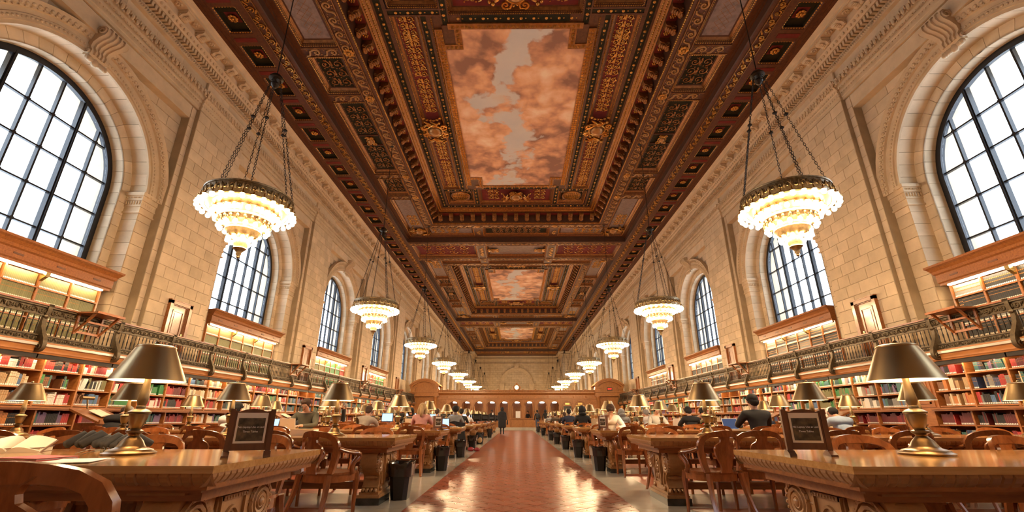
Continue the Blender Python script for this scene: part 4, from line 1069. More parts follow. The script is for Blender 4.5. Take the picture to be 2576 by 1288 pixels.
for s in (-1, 1):
    for i in range(-4, NUNIT):
        y0 = LOW0[s] + PITCHU * i; num = i + 5
        lab = '%s oak bookcase unit along the wall under the %s gallery' % (ordw(num), SIDE[s])
        closet = (s == 1 and i == 3)
        if closet:
            t = thing('closet', 'oak panelled closet door with a small brass plaque between right bookcases', 'cupboard', (0, y0, 0)); 
            m = MB().box(9.95, 10.27, 0, PITCHU, 1.24, 2.25).box(9.80, 10.27, 0, PITCHU, 0, 1.24); obj('case', m.mesh('case', 'oak_case'), t)
            dr = MB().box(9.93, 9.96, .08, PITCHU - .08, 1.26, 2.2)
            for a, b in ((.16, .2), (PITCHU - .2, PITCHU - .16)): dr.box(9.915, 9.94, a, b, 1.34, 2.12)
            dr.box(9.915, 9.94, .16, PITCHU - .16, 1.34, 1.38); dr.box(9.915, 9.94, .16, PITCHU - .16, 2.08, 2.12); obj('door', dr.mesh('door', 'oak_case'), t)
            pq = MB().box(9.90, 9.93, .36, .56, 1.72, 1.86, 0).box(9.895, 9.905, .38, .54, 1.735, 1.845, 1); obj('plaque', pq.mesh('plaque', ['bronze', 'brass_bright']), t)
            continue
        if i < 8:
            t = thing('bookcase', lab, 'bookcase', (0, y0, 0), group='oak bookcases under the galleries', scale=(s, 1, 1))
            obj('upright', UPA, t); obj('upright', UPB, t)
            for z, h in SHZ: obj('shelf', SHA, t, (0, 0, z))
            for z, h in BASEZ: obj('shelf', SHB, t, (0, 0, z))
            obj('ledge', LEDGE, t); obj('back_panel', BACK, t); obj('plinth', PLIN, t)
        else: thing('bookcase', lab, 'bookcase', (0, y0, 0), group='oak bookcases under the galleries', me=UNITJ, scale=(s, 1, 1))
        for ri, (z, h) in enumerate(SHZ + BASEZ):
            rr = random.Random(1000 * i + 10 * ri + (5 if s > 0 else 0))
            th = FIX.get((s, i, ri), rr.choice(THEMES)); xf = 9.985 if ri < 3 else 9.86
            if (i, ri) in ((14, 0), (15, 0), (22, 0)): continue
            single = 0 <= i <= 2 and ri <= 3
            cnt = 0
            for (yy, w, hh, c, ln) in row_books(rr, PITCHU - .05, h, th):
                cnt += 1; yb = y0 + .022 + yy
                if single and nbook[s] < 148:
                    nbook[s] += 1
                    o = thing('book', '%s book, %s along the %s of the %s %s-wall bookcase' % (HUE.get(c, c), ordw(cnt), ROWN[ri], ordw(num), SIDE[s]), 'book', (s * xf, yb, z), group='books on the %s of the %s wall' % (ROWN[ri], SIDE[s]), me=BK[c], scale=(s * rr.uniform(.17, .2), w, hh))
                    if ln: o.rotation_euler = (-ln, 0, 0)
                else: add_book(mass, s, s * xf, yb, z, .18, w, hh, c, ln)
# gallery shelves in the window bays
def gal_case():
    P = {}
    P['upright'] = MB().box(11.0, 11.3, -.022, .022, 2.45, 4.2).box(10.985, 11.0, -.035, .035, 3.42, 3.48).mesh('upright', 'oak_case')
    P['shelf'] = MB().box(11.0, 11.3, -2.34, 2.34, -.03, 0).mesh('shelf', 'oak_case'); P['back_panel'] = MB().box(11.29, 11.32, -2.36, 2.36, 2.45, 4.3).mesh('back_panel', 'oak_case')
    m = MB(); prof = [(11.33, 4.20), (10.86, 4.20), (10.86, 4.25), (10.83, 4.28), (10.83, 4.47), (10.79, 4.50), (10.77, 4.56), (10.71, 4.63), (10.66, 4.66), (10.66, 4.71), (11.33, 4.71)]
    n = len(prof); e = [2.36 + (11.0 - x_) * .55 if x_ < 11 else 2.36 + .02 for x_, z in prof]
    m.add([(x_, -k, z) for (x_, z), k in zip(prof, e)] + [(x_, k, z) for (x_, z), k in zip(prof, e)], [tuple(range(n)), tuple(range(n, 2 * n))[::-1]] + [(i, (i + 1) % n, n + (i + 1) % n, n + i) for i in range(n)])
    P['crown'] = m.mesh('crown', 'oak')
    P['vent_slot'] = MB().box(10.82, 10.84, -.11, .11, 4.36, 4.40).mesh('vent_slot', 'walnut')
    P['light_tube'] = MB().box(10.88, 10.97, -.70, .70, 4.165, 4.195).mesh('light_tube', 'strip_glow_gallery')
    P['lamp_holder'] = MB().box(10.86, 11.0, -.05, .05, 4.12, 4.2).hexa([(10.88, -.04, 4.1), (11.0, -.04, 4.0), (11.0, .04, 4.0), (10.88, .04, 4.1), (10.88, -.04, 4.14), (11.0, -.04, 4.14), (11.0, .04, 4.14), (10.88, .04, 4.14)]).mesh('lamp_holder', 'brass_bright')
    return P
GC = gal_case(); GROWS = [2.49, 2.84, 3.17, 3.52, 3.86]
nvol = {-1: 0, 1: 0}; WINW = ['first', 'second', 'third', 'fourth']
for s in (-1, 1):
    for k in range(4):
        yc = WC[s] + PITCH * k
        t = thing('gallery_bookcase', 'oak gallery bookcase with a lit crown under the %s window of the %s wall' % (WINW[k], SIDE[s]), 'bookcase', (0, yc, 0), group='gallery bookcases', scale=(s, 1, 1))
        for i in range(7): obj('upright', GC['upright'], t, (0, -2.34 + .78 * i, 0))
        for z in GROWS: obj('shelf', GC['shelf'], t, (0, 0, z))
        obj('back_panel', GC['back_panel'], t); obj('crown', GC['crown'], t)
        for i in range(5): obj('vent_slot', GC['vent_slot'], t, (0, -1.96 + .98 * i, 0))
        for i in range(3): obj('light_tube', GC['light_tube'], t, (0, -1.56 + 1.56 * i, 0))
        for i in range(2): obj('lamp_holder', GC['lamp_holder'], t, (0, -.78 + 1.56 * i, 0))
        for ri, z in enumerate(GROWS):
            for c in range(6):
                rr = random.Random(77 * k + 7 * ri + c + (500 if s > 0 else 0))
                col = 'olive' if s < 0 else rr.choice(['black', 'grey', 'black'])
                if s < 0 and k == 2: col = ['olive', 'olive', 'green', 'green', 'green', 'red'][c]
                if s < 0 and k == 3: col = ['red', 'red', 'brown', 'green', 'green', 'green'][c]
                y_ = yc - 2.34 + .78 * c + .03; ye = y_ + .72; w = rr.uniform(.036, .044); h = .30 * rr.uniform(.96, 1.02)
                cn = 0
                while y_ + w < ye:
                    cn += 1
                    if k == 0 and c >= 3 and ri >= 1 and nvol[s] < 148:
                        nvol[s] += 1
                        thing('bound_volume', '%s bound volume in the even rows of the first %s gallery bookcase' % ('olive green' if s < 0 else 'dark', SIDE[s]), 'book', (s * 11.03, y_, z), group='bound volumes of the first %s gallery bookcase' % SIDE[s], me=BV[col], scale=(s * .2, w - .002, h))
                    else:
                        add_book(mass, s, s * 11.03, y_, z, .19, w - .002, h, col, 0, True)
                        if s > 0 and k < 2:
                            f = 11.03 - .004
                            for zz in (.12, .2): mass.add([(f, y_ + .004, z + zz), (f, y_ + w - .006, z + zz), (f, y_ + w - .006, z + zz + .022), (f, y_ + .004, z + zz + .022)], [(0, 1, 2, 3)], len(PALN) + 2)
                    y_ += w * rr.choice([1, 1, 1, 1.02])
o = obj('shelved_books', mass.mesh('shelved_books', BOOKMATS, fix=False), kind='stuff', label='rows of shelved books filling the farther bookcases')
# the galleries and their iron railings
def rail_post():
    m = MB(); prof = [(9.79, 3.24), (9.70, 3.24), (9.70, 3.1), (9.735, 3.0), (9.745, 2.9), (9.72, 2.78), (9.66, 2.66), (9.60, 2.55), (9.57, 2.44), (9.575, 2.35), (9.62, 2.29), (9.70, 2.27), (9.72, 2.33), (9.76, 2.45), (9.80, 2.55), (9.80, 2.8), (9.79, 3.0)]
    m.prism(prof, lambda a, b, t: (a, t, b), -.045, .045)
    for y_ in (-.05, .05): m.tube([(9.65 + .06 * (1 - t / 16) * cos(t * .7), y_, 2.37 + .06 * (1 - t / 16) * sin(t * .7)) for t in range(13)], .013, 4)
    m.box(9.69, 9.81, -.06, .06, 3.2, 3.25); m.ball((9.75, 0, 3.0), (.05, .06, .05), 6, 5)
    return m.mesh('post', 'iron_gilt', 40)
RPOST = rail_post()
BAL = MB().lathe([(.008, 2.62), (.014, 2.66), (.009, 2.70), (.015, 2.78), (.017, 2.80), (.009, 2.84), (.008, 2.90), (.014, 2.93), (.009, 2.96), (.009, 3.01)], 6).mesh('baluster', 'iron', 60)
def rail_panel():
    m = MB(); m.box(9.715, 9.785, 0, 1.82, 3.17, 3.205); m.box(9.73, 9.77, 0, 1.82, 3.0, 3.02); m.box(9.72, 9.78, 0, 1.82, 2.48, 2.505); m.box(9.73, 9.77, 0, 1.82, 2.60, 2.625); m.box(9.755, 9.765, .04, 1.78, 2.5, 2.6); m.box(9.755, 9.765, .04, 1.78, 3.02, 3.17)
    for i in range(11):
        yc = .14 + .155 * i; f = 1 if i % 2 else -1
        m.tube([(9.742, yc + .062 * (1 - t / 14) * cos(t * .75 * f), 3.095 + f * .0 + .062 * (1 - t / 14) * sin(t * .75 * f)) for t in range(11)], .011, 4)
        m.tube([(9.742, yc + .045 * (1 - t / 14) * cos(t * .75 * f), 2.552 + .045 * (1 - t / 14) * sin(t * .75 * f)) for t in range(11)], .009, 4)
        m.ball((9.742, yc + .077, 3.095), (.014, .02, .045), 5, 4); m.ball((9.742, yc + .077, 2.552), (.012, .018, .03), 5, 4)
    return m.mesh('rail_panel', 'iron_gilt', 50)
RPAN = rail_panel()
HANDR = MB().box(9.69, 9.81, 0, 1.82, 3.205, 3.24).mesh('handrail', 'oak')
for s in (-1, 1):
    g = struct('balcony_' + SIDE[s]); g.scale = (s, 1, 1); ya, yb = 1.0, 86.3
    obj('deck', MB().box(9.66, 11.36, ya, yb, 2.40, 2.45).mesh('deck', 'marble'), g)
    m = MB(); m.strip([(x_, ya, z) for x_, z in ((9.84, 2.48), (9.665, 2.48), (9.665, 2.455), (9.68, 2.44), (9.69, 2.42), (9.69, 2.36), (9.70, 2.345), (9.70, 2.29), (9.715, 2.275), (9.72, 2.25), (10.3, 2.25))], [(x_, yb, z) for x_, z in ((9.84, 2.48), (9.665, 2.48), (9.665, 2.455), (9.68, 2.44), (9.69, 2.42), (9.69, 2.36), (9.70, 2.345), (9.70, 2.29), (9.715, 2.275), (9.72, 2.25), (10.3, 2.25))])
    y_ = ya
    obj('fascia', m.mesh('fascia', 'oak_fascia', 40), g)
    m = MB(); y_ = 2.0
    while y_ < 44: m.box(9.74, 9.85, y_, y_ + 1.79, 2.165, 2.25); y_ += 1.82
    obj('light_housing', m.mesh('light_housing', 'iron'), g)
    y_ = 2.1; tb = MB().box(9.866, 9.886, 0, 1.55, 2.19, 2.21).mesh('light_tube', 'strip_glow')
    while y_ < 44: obj('light_tube', tb, g, (0, y_, 0)); y_ += 1.82
    t = thing('gallery_railing', 'bronze-coloured iron balustrade along the %s gallery' % SIDE[s], 'railing', (0, 0, 0), scale=(s, 1, 1))
    y0 = WC[s] - 1.82 * 4; nb = 0; mb = MB()
    for i in range(46):
        yy = y0 + 1.82 * i
        if yy > 84: break
        obj('post', RPOST, t, (0, yy, 0)); obj('rail_panel', RPAN, t, (0, yy, 0)); obj('handrail', HANDR, t, (0, yy, 0))
        for j in range(15):
            if i >= 3 and nb < 285: nb += 1; obj('baluster', BAL, t, (9.75, yy + .11 + .1143 * j, 0))
            elif yy < 46: mb.box(9.742, 9.758, yy + .102 + .1143 * j, yy + .118 + .1143 * j, 2.62, 3.01)
    obj('balusters', mb.mesh('balusters', 'iron'), t, kind='stuff')
    # fold-down reading desks fixed to the railing
    for k, yy in enumerate((WC[s] + .95, WC[s] + PITCH + 1.95, WC[s] + 2 * PITCH + 2.0, WC[s] + 3 * PITCH + 2.0)):
        d_ = thing('rail_desk', '%s fold-down wooden reading desk along the %s gallery railing' % (ordw(k + 1), SIDE[s]), 'desk', (s * 9.7, yy, 3.2), group='reading desks on the gallery railings', scale=(s, 1, 1))
        obj('board', MB().box(-.46, -.02, -.36, .36, 0, .035).box(-.47, -.44, -.37, .37, .0, .05).mesh('board', 'oak'), d_)
        for e in (-.3, .3):
            obj('brace', MB().hexa([(-.02, e - .02, -.42), (.02, e - .02, -.42), (.02, e + .02, -.42), (-.02, e + .02, -.42), (-.40, e - .02, 0), (-.33, e - .02, 0), (-.33, e + .02, 0), (-.40, e + .02, 0)]).box(-.02, .02, e - .025, e + .025, -.45, 0).mesh('brace', 'oak'), d_)
        obj('stretcher', MB().box(-.02, .02, -.32, .32, -.42, -.37).box(-.22, -.18, -.32, .32, -.20, -.16).mesh('stretcher', 'oak'), d_)
# ================================================================== CHANDELIERS
CHX, CHY0, CHP = 5.86, 8.93, 9.5
def chain_mesh(p0, p1, link=.085):
    m = MB(); p0, p1 = Vector(p0), Vector(p1); L_ = (p1 - p0).length; n = int(L_ / (link * .78)); t = (p1 - p0).normalized(); u = t.orthogonal().normalized(); v = t.cross(u)
    for i in range(n):
        c = p0 + t * (L_ * (i + .5) / n); w_ = u if i % 2 else v
        m.tube([c + t * (link * .5 * cos(a * pi / 4)) + w_ * (.02 * sin(a * pi / 4)) for a in range(8)], .0062, 4, 0, closed=True)
    c = p0 + t * L_ * .42; m.ball(c, (.03, .03, .045), 6, 5)
    m.lathe([(.0, -.012), (.05, -.01), (.05, .01), (0, .012)], 8, c=tuple(c))
    return m
def chandelier_parts(fine=True):
    P = {}
    P['rod'] = MB().tube([(0, 0, 3.62), (0, 0, 8.0)], .014, 5).lathe([(.0, 7.96), (.10, 7.95), (.06, 7.88), (.02, 7.84)], 10).mesh('rod', 'iron')
    P['hub'] = MB().lathe([(.02, 3.70), (.10, 3.68), (.16, 3.60), (.17, 3.56), (.10, 3.53), (.07, 3.46), (.10, 3.40), (.05, 3.32), (0, 3.30)], 12).mesh('hub', 'iron', 40)
    # crown ring with pierced band
    m = MB(); m.lathe([(.84, .30), (.88, .30), (.885, .33), (.865, .345), (.865, .05), (.885, .035), (.88, .0), (.80, .0), (.80, .02), (.84, .05), (.84, .30)], 40)
    n = 40 if fine else 20
    for k in range(n):
        a = 2 * pi * k / n; f = 1 if k % 2 else -1
        m.tube([(.875 * cos(a + .055 * (1 - t / 12) * cos(t * .8 * f)), .875 * sin(a + .055 * (1 - t / 12) * cos(t * .8 * f)), .19 + .06 * (1 - t / 12) * sin(t * .8 * f)) for t in range(9)], .013, 4)
        m.ball((.885 * cos(a + .078), .885 * sin(a + .078), .19), (.025, .025, .08), 5, 4)
    m.lathe([(.80, .01), (.62, -.05), (.60, -.04), (.80, .03)], 40)
    P['crown_ring'] = m.mesh('crown_ring', 'crown_gold', 50)
    m = MB(); m.lathe([(.60, -.02), (.62, -.06), (.55, -.10), (.52, -.16), (.50, -.20)], 32); m.lathe([(.50, -.18), (.53, -.20), (.53, -.25), (.49, -.27), (.47, -.33), (.34, -.38), (.33, -.44)], 32)
    for k in range(24): a = 2 * pi * k / 24; m.ball((.51 * cos(a), .51 * sin(a), -.30), (.03, .03, .05), 5, 4)
    P['second_tier'] = m.mesh('second_tier', 'crown_gold', 50)
    m = MB(); m.lathe([(.33, -.42), (.35, -.45), (.35, -.49), (.31, -.52), (.28, -.60), (.16, -.66), (.14, -.80), (.12, -.84), (.13, -.87), (.09, -.91), (.05, -.96), (.055, -1.0), (.03, -1.03), (.035, -1.06), (0, -1.10)], 24)
    P['bowl'] = m.mesh('bowl', 'crown_gold', 50)
    ch = []
    for a in (20, 55, 140, 175, 260, 300):
        q = radians(a); ch.append(chain_mesh((.1 * cos(q), .1 * sin(q), 3.52), (.85 * cos(q), .85 * sin(q), .32), .085 if fine else .2).mesh('chain', 'iron'))
    P['chain'] = ch
    return P
RINGS = [(30, .93, -.05), (22, .64, -.16), (16, .47, -.44), (10, .26, -.70)]
def bulb_pos():
    out = []
    for n, r, z in RINGS:
        for k in range(n): a = 2 * pi * (k + .5) / n; out.append((r * cos(a), r * sin(a), z))
    return out
BP = bulb_pos()
hold = MB()
for (x_, y_, z) in BP:
    hold.lathe([(.012, .17), (.016, .09), (.05, .06), (.052, .048), (.02, .035)], 8, c=(x_, y_, z))
HOLD = hold.mesh('bulb_holders', 'brass_bright', 50)
BULB = MB().ball((0, 0, 0), .05, 10, 7).mesh('bulb', 'bulb_glow', 180)
bj = MB()
for p in BP: bj.ball(p, .05, 6, 4)
BULBS = bj.mesh('bulbs', 'bulb_glow', 180)
CPF, CPC = chandelier_parts(True), chandelier_parts(False)
for s in (-1, 1):
    for k in range(9):
        P = CPF if k < 2 else CPC
        t = thing('chandelier', 'tiered bronze chandelier of glowing bulbs, %s one back on the %s side' % (ordw(k + 1), SIDE[s]), 'chandelier', (s * CHX, CHY0 + CHP * k, 5.26), .25 * k, 'tiered bulb chandeliers')
        obj('rod', P['rod'], t); obj('hub', P['hub'], t)
        for q in P['chain']: obj('chain', q, t)
        obj('crown_ring', P['crown_ring'], t); obj('second_tier', P['second_tier'], t); obj('bowl', P['bowl'], t); obj('bulb_holders', HOLD, t, kind='stuff')
        if k < 2:
            for p in BP: obj('bulb', BULB, t, p)
        else: obj('bulbs', BULBS, t, kind='stuff')

# ================================================================== TABLES, LAMPS, CHAIRS
XT = {-1: 1.50, 1: 1.64}; TL = 7.0
def table_parts():
    """built for the right side: aisle end at x=0, long side along +x, centred on y"""
    P = {}
    hw = .65
    m = MB(); m.box(0, TL, -hw, hw, .745, .78); m.box(.012, TL - .012, -hw + .012, hw - .012, .735, .748)
    P['table_top'] = m.mesh('table_top', 'oak_top')
    m = MB()
    def edge(pa, pb, nx, ny):
        L_ = (Vector(pb) - Vector(pa)).length; n = int(L_ / .055); t = (Vector(pb) - Vector(pa)) / n
        ov = Vector((-nx, -ny, 0)); rows = []
        for (h_, o_) in ((.062, .004), (.045, .006), (.02, .022), (0, .046)):
            r_ = []
            for i in range(n):
                for f, dp in ((0, .007), (.16, 0), (.84, 0)): r_.append(Vector(pa) + t * (i + f) + Vector((0, 0, h_)) + ov * (o_ + (dp if h_ < .06 else 0)))
            r_.append(Vector(pb) + Vector((0, 0, h_)) + ov * o_); rows.append(r_)
        for a, b in zip(rows, rows[1:]): m.strip(a, b)
    edge((0, -hw, .683), (0, hw, .683), -1, 0); edge((0, -hw, .683), (TL, -hw, .683), 0, -1); edge((0, hw, .683), (TL, hw, .683), 0, 1); edge((TL, -hw, .683), (TL, hw, .683), 1, 0)
    P['gadroon_edge'] = m.mesh('gadroon_edge', 'oak_carved')
    m = MB(); m.box(.02, TL - .02, -hw + .02, hw - .02, .735, .745); m.box(.04, TL - .04, -hw + .045, hw - .045, .665, .745); m.box(.1, TL - .1, -hw + .1, hw - .1, .645, .67); m.box(.13, TL - .13, -hw + .16, hw - .16, .60, .65)
    P['apron'] = m.mesh('apron', 'oak')
    # trestle: plinth, central panel, two scroll consoles
    m = MB(); m.box(-.15, .15, -.40, .40, 0, .075); P['foot_plinth'] = m.mesh('foot_plinth', 'marble_dark')
    m = MB(); m.box(-.14, .14, -.38, .38, .075, .11); m.box(-.12, .12, -.35, .35, .11, .14); m.box(-.13, .13, -.46, .46, .60, .63); m.box(-.15, .15, -.52, .52, .63, .66); m.box(-.11, .11, -.15, .15, .14, .60)
    for x_ in (-.115, .115):
        for a, b, z0, z1 in ((-.14, .14, .545, .57), (-.14, .14, .2, .225)): m.box(x_ - .012, x_ + .012, a, b, z0, z1)
        for a in (-.135, .115): m.box(x_ - .012, x_ + .012, a, a + .02, .2, .57)
        for k in range(9): m.ball((x_, -.115 + .0288 * k, .557), (.022, .013, .016), 5, 4)
        m.tube([(x_, .075 * cos(pi * t / 8), .40 + .1 * sin(pi * t / 8)) for t in range(9)] + [(x_, -.075, .25), (x_, .075, .25), (x_, .075, .40)], .012, 5)
        for p in ((0, .44), (0, .36), (.03, .30), (-.03, .30), (.035, .40), (-.035, .40)): m.ball((x_, p[0], p[1]), (.02, .022, .035), 6, 5)
    P['trestle_panel'] = m.mesh('trestle_panel', 'oak_carved', 50)
    m = MB(); prof = [(.16, .60), (.17, .44), (.165, .36), (.15, .27), (.15, .21), (.135, .14), (.30, .14), (.33, .19), (.28, .23), (.265, .27), (.28, .32), (.34, .36), (.43, .41), (.47, .47), (.475, .54), (.45, .60)]
    m.prism(prof, lambda a, b, t: (t, a, b), -.10, .10)
    for x_ in (-.105, .105):
        m.tube([(x_,   .335 + .13 * (1 - t / 40) * cos(t * .55 + .5), .475 + .125 * (1 - t / 40) * sin(t * .55 + .5)) for t in range(34)], .017, 5)
        m.ball((x_, .335, .475), (.03, .035, .035), 8, 5)
        for k in range(14): a = -1.0 + k * .3; m.ball((x_, .335 + .12 * cos(a), .475 + .115 * sin(a)), (.022, .014, .014), 5, 3)
        m.tube([(x_, .25, .36), (x_, .22, .30), (x_, .21, .22)], [.02, .016, .02], 5); m.ball((x_, .22, .17), (.03, .04, .03), 6, 4)
    for z in range(7): m.ball((0, .45 - .026 * z if z < 5 else .29, .57 - .045 * z), (.09, .014, .024), 8, 4)
    for k in range(4): m.ball((-.075 + .05 * k, .335, .155), (.03, .05, .03), 6, 4)
    P['console'] = m.mesh('console', 'oak_carved', 45)
    P['peg'] = MB().tube([(0, .14, .49), (0, .26, .49)], [.022, .026], 8).mesh('peg', 'oak_carved', 40)
    P['stretcher'] = MB().box(.3, TL - .3, -.05, .05, .135, .21).box(.3, TL - .3, -.09, .09, .205, .225).mesh('stretcher', 'oak')
    return P
TP = table_parts()
tj = MB()
def mesh_to_mb(me):
    q = MB(); q.v = [tuple(v.co) for v in me.vertices]; q.f = [tuple(p.vertices) for p in me.polygons]; q.m = [p.material_index for p in me.polygons]; return q
def tablerow(s, r):
    c = TAB0 + TABP * r
    t = thing('reading_table', 'long oak reading table with carved trestles, %s one back, %s of the aisle' % (ordw(r + 1), SIDE[s]), 'table', (s * XT[s], c, 0), group='long oak reading tables', scale=(s, 1, 1))
    for k in ('table_top', 'apron'): obj(k, TP[k], t)
    obj('gadroon_edge', TP['gadroon_edge'], t, kind='stuff'); obj('stretcher', TP['stretcher'], t)
    for x_ in ((.35, TL - .35) if r < 6 else (.35,)):
        obj('foot_plinth', TP['foot_plinth'], t, (x_, 0, 0)); obj('trestle_panel', TP['trestle_panel'], t, (x_, 0, 0))
        for e in (1, -1): obj('console', TP['console'], t, (x_, 0, 0), scale=(1, e, 1)); obj('peg', TP['peg'], t, (x_ - .08, 0, 0), scale=(1, e, 1))
def lamp_parts():
    P = {}
    P['base'] = MB().lathe([(0, 0), (.145, 0), (.15, .012), (.13, .022), (.125, .03), (.085, .042), (.075, .055), (.062, .08), (.045, .10), (.03, .115), (.034, .125), (.05, .135), (.05, .145), (.03, .155), (0, .155)], 28).mesh('base', 'bronze', 40)
    P['stem'] = MB().lathe([(.024, .15), (.034, .165), (.044, .19), (.052, .225), (.055, .25), (.066, .255), (.066, .265), (.042, .28), (.026, .285), (.028, .297), (.024, .305), (.031, .33), (.033, .35), (.028, .39), (.019, .46), (.022, .50), (.035, .505), (.035, .515), (.012, .52), (.01, .66), (0, .66)], 20).mesh('stem', 'lamp_stem', 40)
    P['shade'] = MB().lathe([(.002, .716), (.10, .708), (.118, .70), (.12, .692), (.118, .688), (.219, .472), (.221, .466)], 40).mesh('shade', 'brass', 40)
    P['shade_lining'] = MB().lathe([(.11, .682), (.216, .468), (.221, .466)], 40).mesh('shade_lining', 'shade_inside', 60)
    P['finial'] = MB().lathe([(.012, .71), (.02, .722), (.012, .735), (0, .74)], 10).mesh('finial', 'brass', 50)
    P['bulb'] = MB().ball((.07, 0, .55), (.03, .03, .045), 8, 6).ball((-.07, 0, .55), (.03, .03, .045), 8, 6).mesh('bulb', 'lamp_glow', 180)
    return P
LP = lamp_parts()
LPX = {-1: 2.55, 1: 2.65}
def lamp(s, r, j):
    c = TAB0 + TABP * r
    dark = (s == -1 and r == 1 and j == 1) or (s == 1 and r == 2 and j == 1) or (s == -1 and r == 2 and j == 2)
    t = thing('table_lamp', 'brass table lamp, cone shade, %s from the aisle on the %s %s table' % (ordw(j + 1), ordw(r + 1), SIDE[s]), 'lamp', (s * (LPX[s] + 1.5 * j), c + .12, .78), rb.uniform(0, 3), 'brass table lamps')
    for k, q in LP.items(): obj(k, q, t)
def chair_parts():
    """faces +y, back at y=-.24; floor at z=0"""
    P = {}
    yb = lambda x_, z: -.245 + 1.55 * x_ * x_ - .10 * max(0, z - .45)
    path_ = [(-.225, .45), (-.245, .52), (-.262, .60), (-.272, .68), (-.268, .75), (-.24, .81), (-.19, .848), (-.12, .868), (-.05, .876), (0, .878)]
    path_ = path_ + [(-x_, z) for x_, z in path_[-2::-1]]
    def ribbon(m, lo, hi, thick=.030):
        a = [(x_, yb(x_, z), z) for x_, z in lo]; b = [(x_, yb(x_, z), z) for x_, z in hi]
        m.strip(a, b, thick=(0, thick, 0))
    m = MB()
    # frame: side stiles widening into the broad crest
    outer = path_; inner = []
    for i, (x_, z) in enumerate(path_):
        k = abs(x_)
        w = .046 if z < .74 else .046 + .02 * (1 - k / .27)
        px, pz = path_[max(0, i - 1)]; qx, qz = path_[min(len(path_) - 1, i + 1)]; tx, tz = qx - px, qz - pz; l = sqrt(tx * tx + tz * tz); inner.append((x_ + tz / l * w, z - tx / l * w))
    ribbon(m, inner, outer, .034)
    P['back_frame'] = m.mesh('back_frame', 'oak_chair', 35)
    m = MB(); sp = [(.075, .45), (.062, .49), (.075, .54), (.105, .60), (.122, .65), (.125, .69), (.112, .725), (.085, .745), (.06, .76), (.055, .785), (.066, .81), (.10, .835)]
    lo = [(-w, z) for w, z in sp]; hi = [(w, z) for w, z in sp]
    for f, g in (((lambda w: -w), (lambda w: 0.0)), ((lambda w: 0.0), (lambda w: w))):
        ribbon(m, [(f(w), z) for w, z in sp], [(g(w), z) for w, z in sp], .026)
    P['splat'] = m.mesh('splat', 'oak_chair', 35)
    arms = []
    for s in (-1, 1):
        m = MB(); m.tube([(s * .268, -.15, .70), (s * .285, -.07, .675), (s * .29, .03, .655), (s * .285, .11, .65), (s * .275, .16, .635), (s * .268, .175, .60), (s * .265, .15, .565), (s * .265, .115, .57)], [.026, .028, .03, .032, .034, .034, .03, .024], 7, flat=.8)
        m.tube([(s * .268, .165, .60), (s * .262, .10, .54), (s * .258, .085, .49), (s * .255, .11, .44)], [.03, .028, .026, .028], 7)
        arms.append(m.mesh('arm', 'oak_chair', 60))
    P['arm'] = arms
    n = 20; ol = [(.27 * cos(2 * pi * k / n) * (1.0 if sin(2 * pi * k / n) > 0 else .94), .02 + .25 * sin(2 * pi * k / n)) for k in range(n)]
    ol = [(max(-.255, min(.255, x_ * 1.12)), max(-.22, min(.25, y_ * 1.08))) for x_, y_ in ol]
    m = MB(); m.prism(ol, lambda a, b, t: (a, b, t), .435, .458); m.prism([(a * .82, b * .82 + .0) for a, b in ol], lambda a, b, t: (a, b, t), .45, .4585)
    P['seat'] = m.mesh('seat', 'oak_chair', 30)
    m = MB(); m.prism([(a * .96, b * .96) for a, b in ol], lambda a, b, t: (a, b, t), .365, .437); P['seat_rail'] = m.mesh('seat_rail', 'oak_chair', 40)
    legs = []
    for s in (-1, 1):
        m = MB(); m.tube([(s * .215, .20, .44), (s * .222, .215, .36), (s * .22, .215, .25), (s * .217, .215, .12), (s * .217, .22, 0)], [.036, .036, .026, .021, .02], 6); legs.append(m.mesh('leg', 'oak_chair', 40))
        m = MB(); m.tube([(s * .205, -.19, .44), (s * .212, -.20, .36), (s * .222, -.225, .24), (s * .24, -.275, .10), (s * .255, -.325, 0)], [.036, .034, .028, .024, .021], 6); legs.append(m.mesh('leg', 'oak_chair', 40))
    P['leg'] = legs
    return P
CPT = chair_parts()
cj = MB()
for k, q in CPT.items():
    for me in (q if isinstance(q, list) else [q]): cj.merge(mesh_to_mb(me))
CJ = cj.mesh('reading_chair', 'oak_chair', 35)
CHAIRS = {}
def chair(s, r, side, i, x_, y_, rz, label=None):
    lab = label or 'oak armchair, %s from the aisle, on the %s side of the %s %s table' % (ordw(i + 1), 'near' if side < 0 else 'far', ordw(r + 1), SIDE[s])
    if r < 4:
        t = thing('reading_chair', lab, 'chair', (x_, y_, 0), rz, 'oak reading chairs')
        for k, q in CPT.items():
            for me in (q if isinstance(q, list) else [q]): obj(k, me, t)
    else: t = thing('reading_chair', lab, 'chair', (x_, y_, 0), rz, 'oak reading chairs', CJ)
    return t
OCC = set()      # (side of hall, row, table side, seat) taken by people, filled by p6 list below
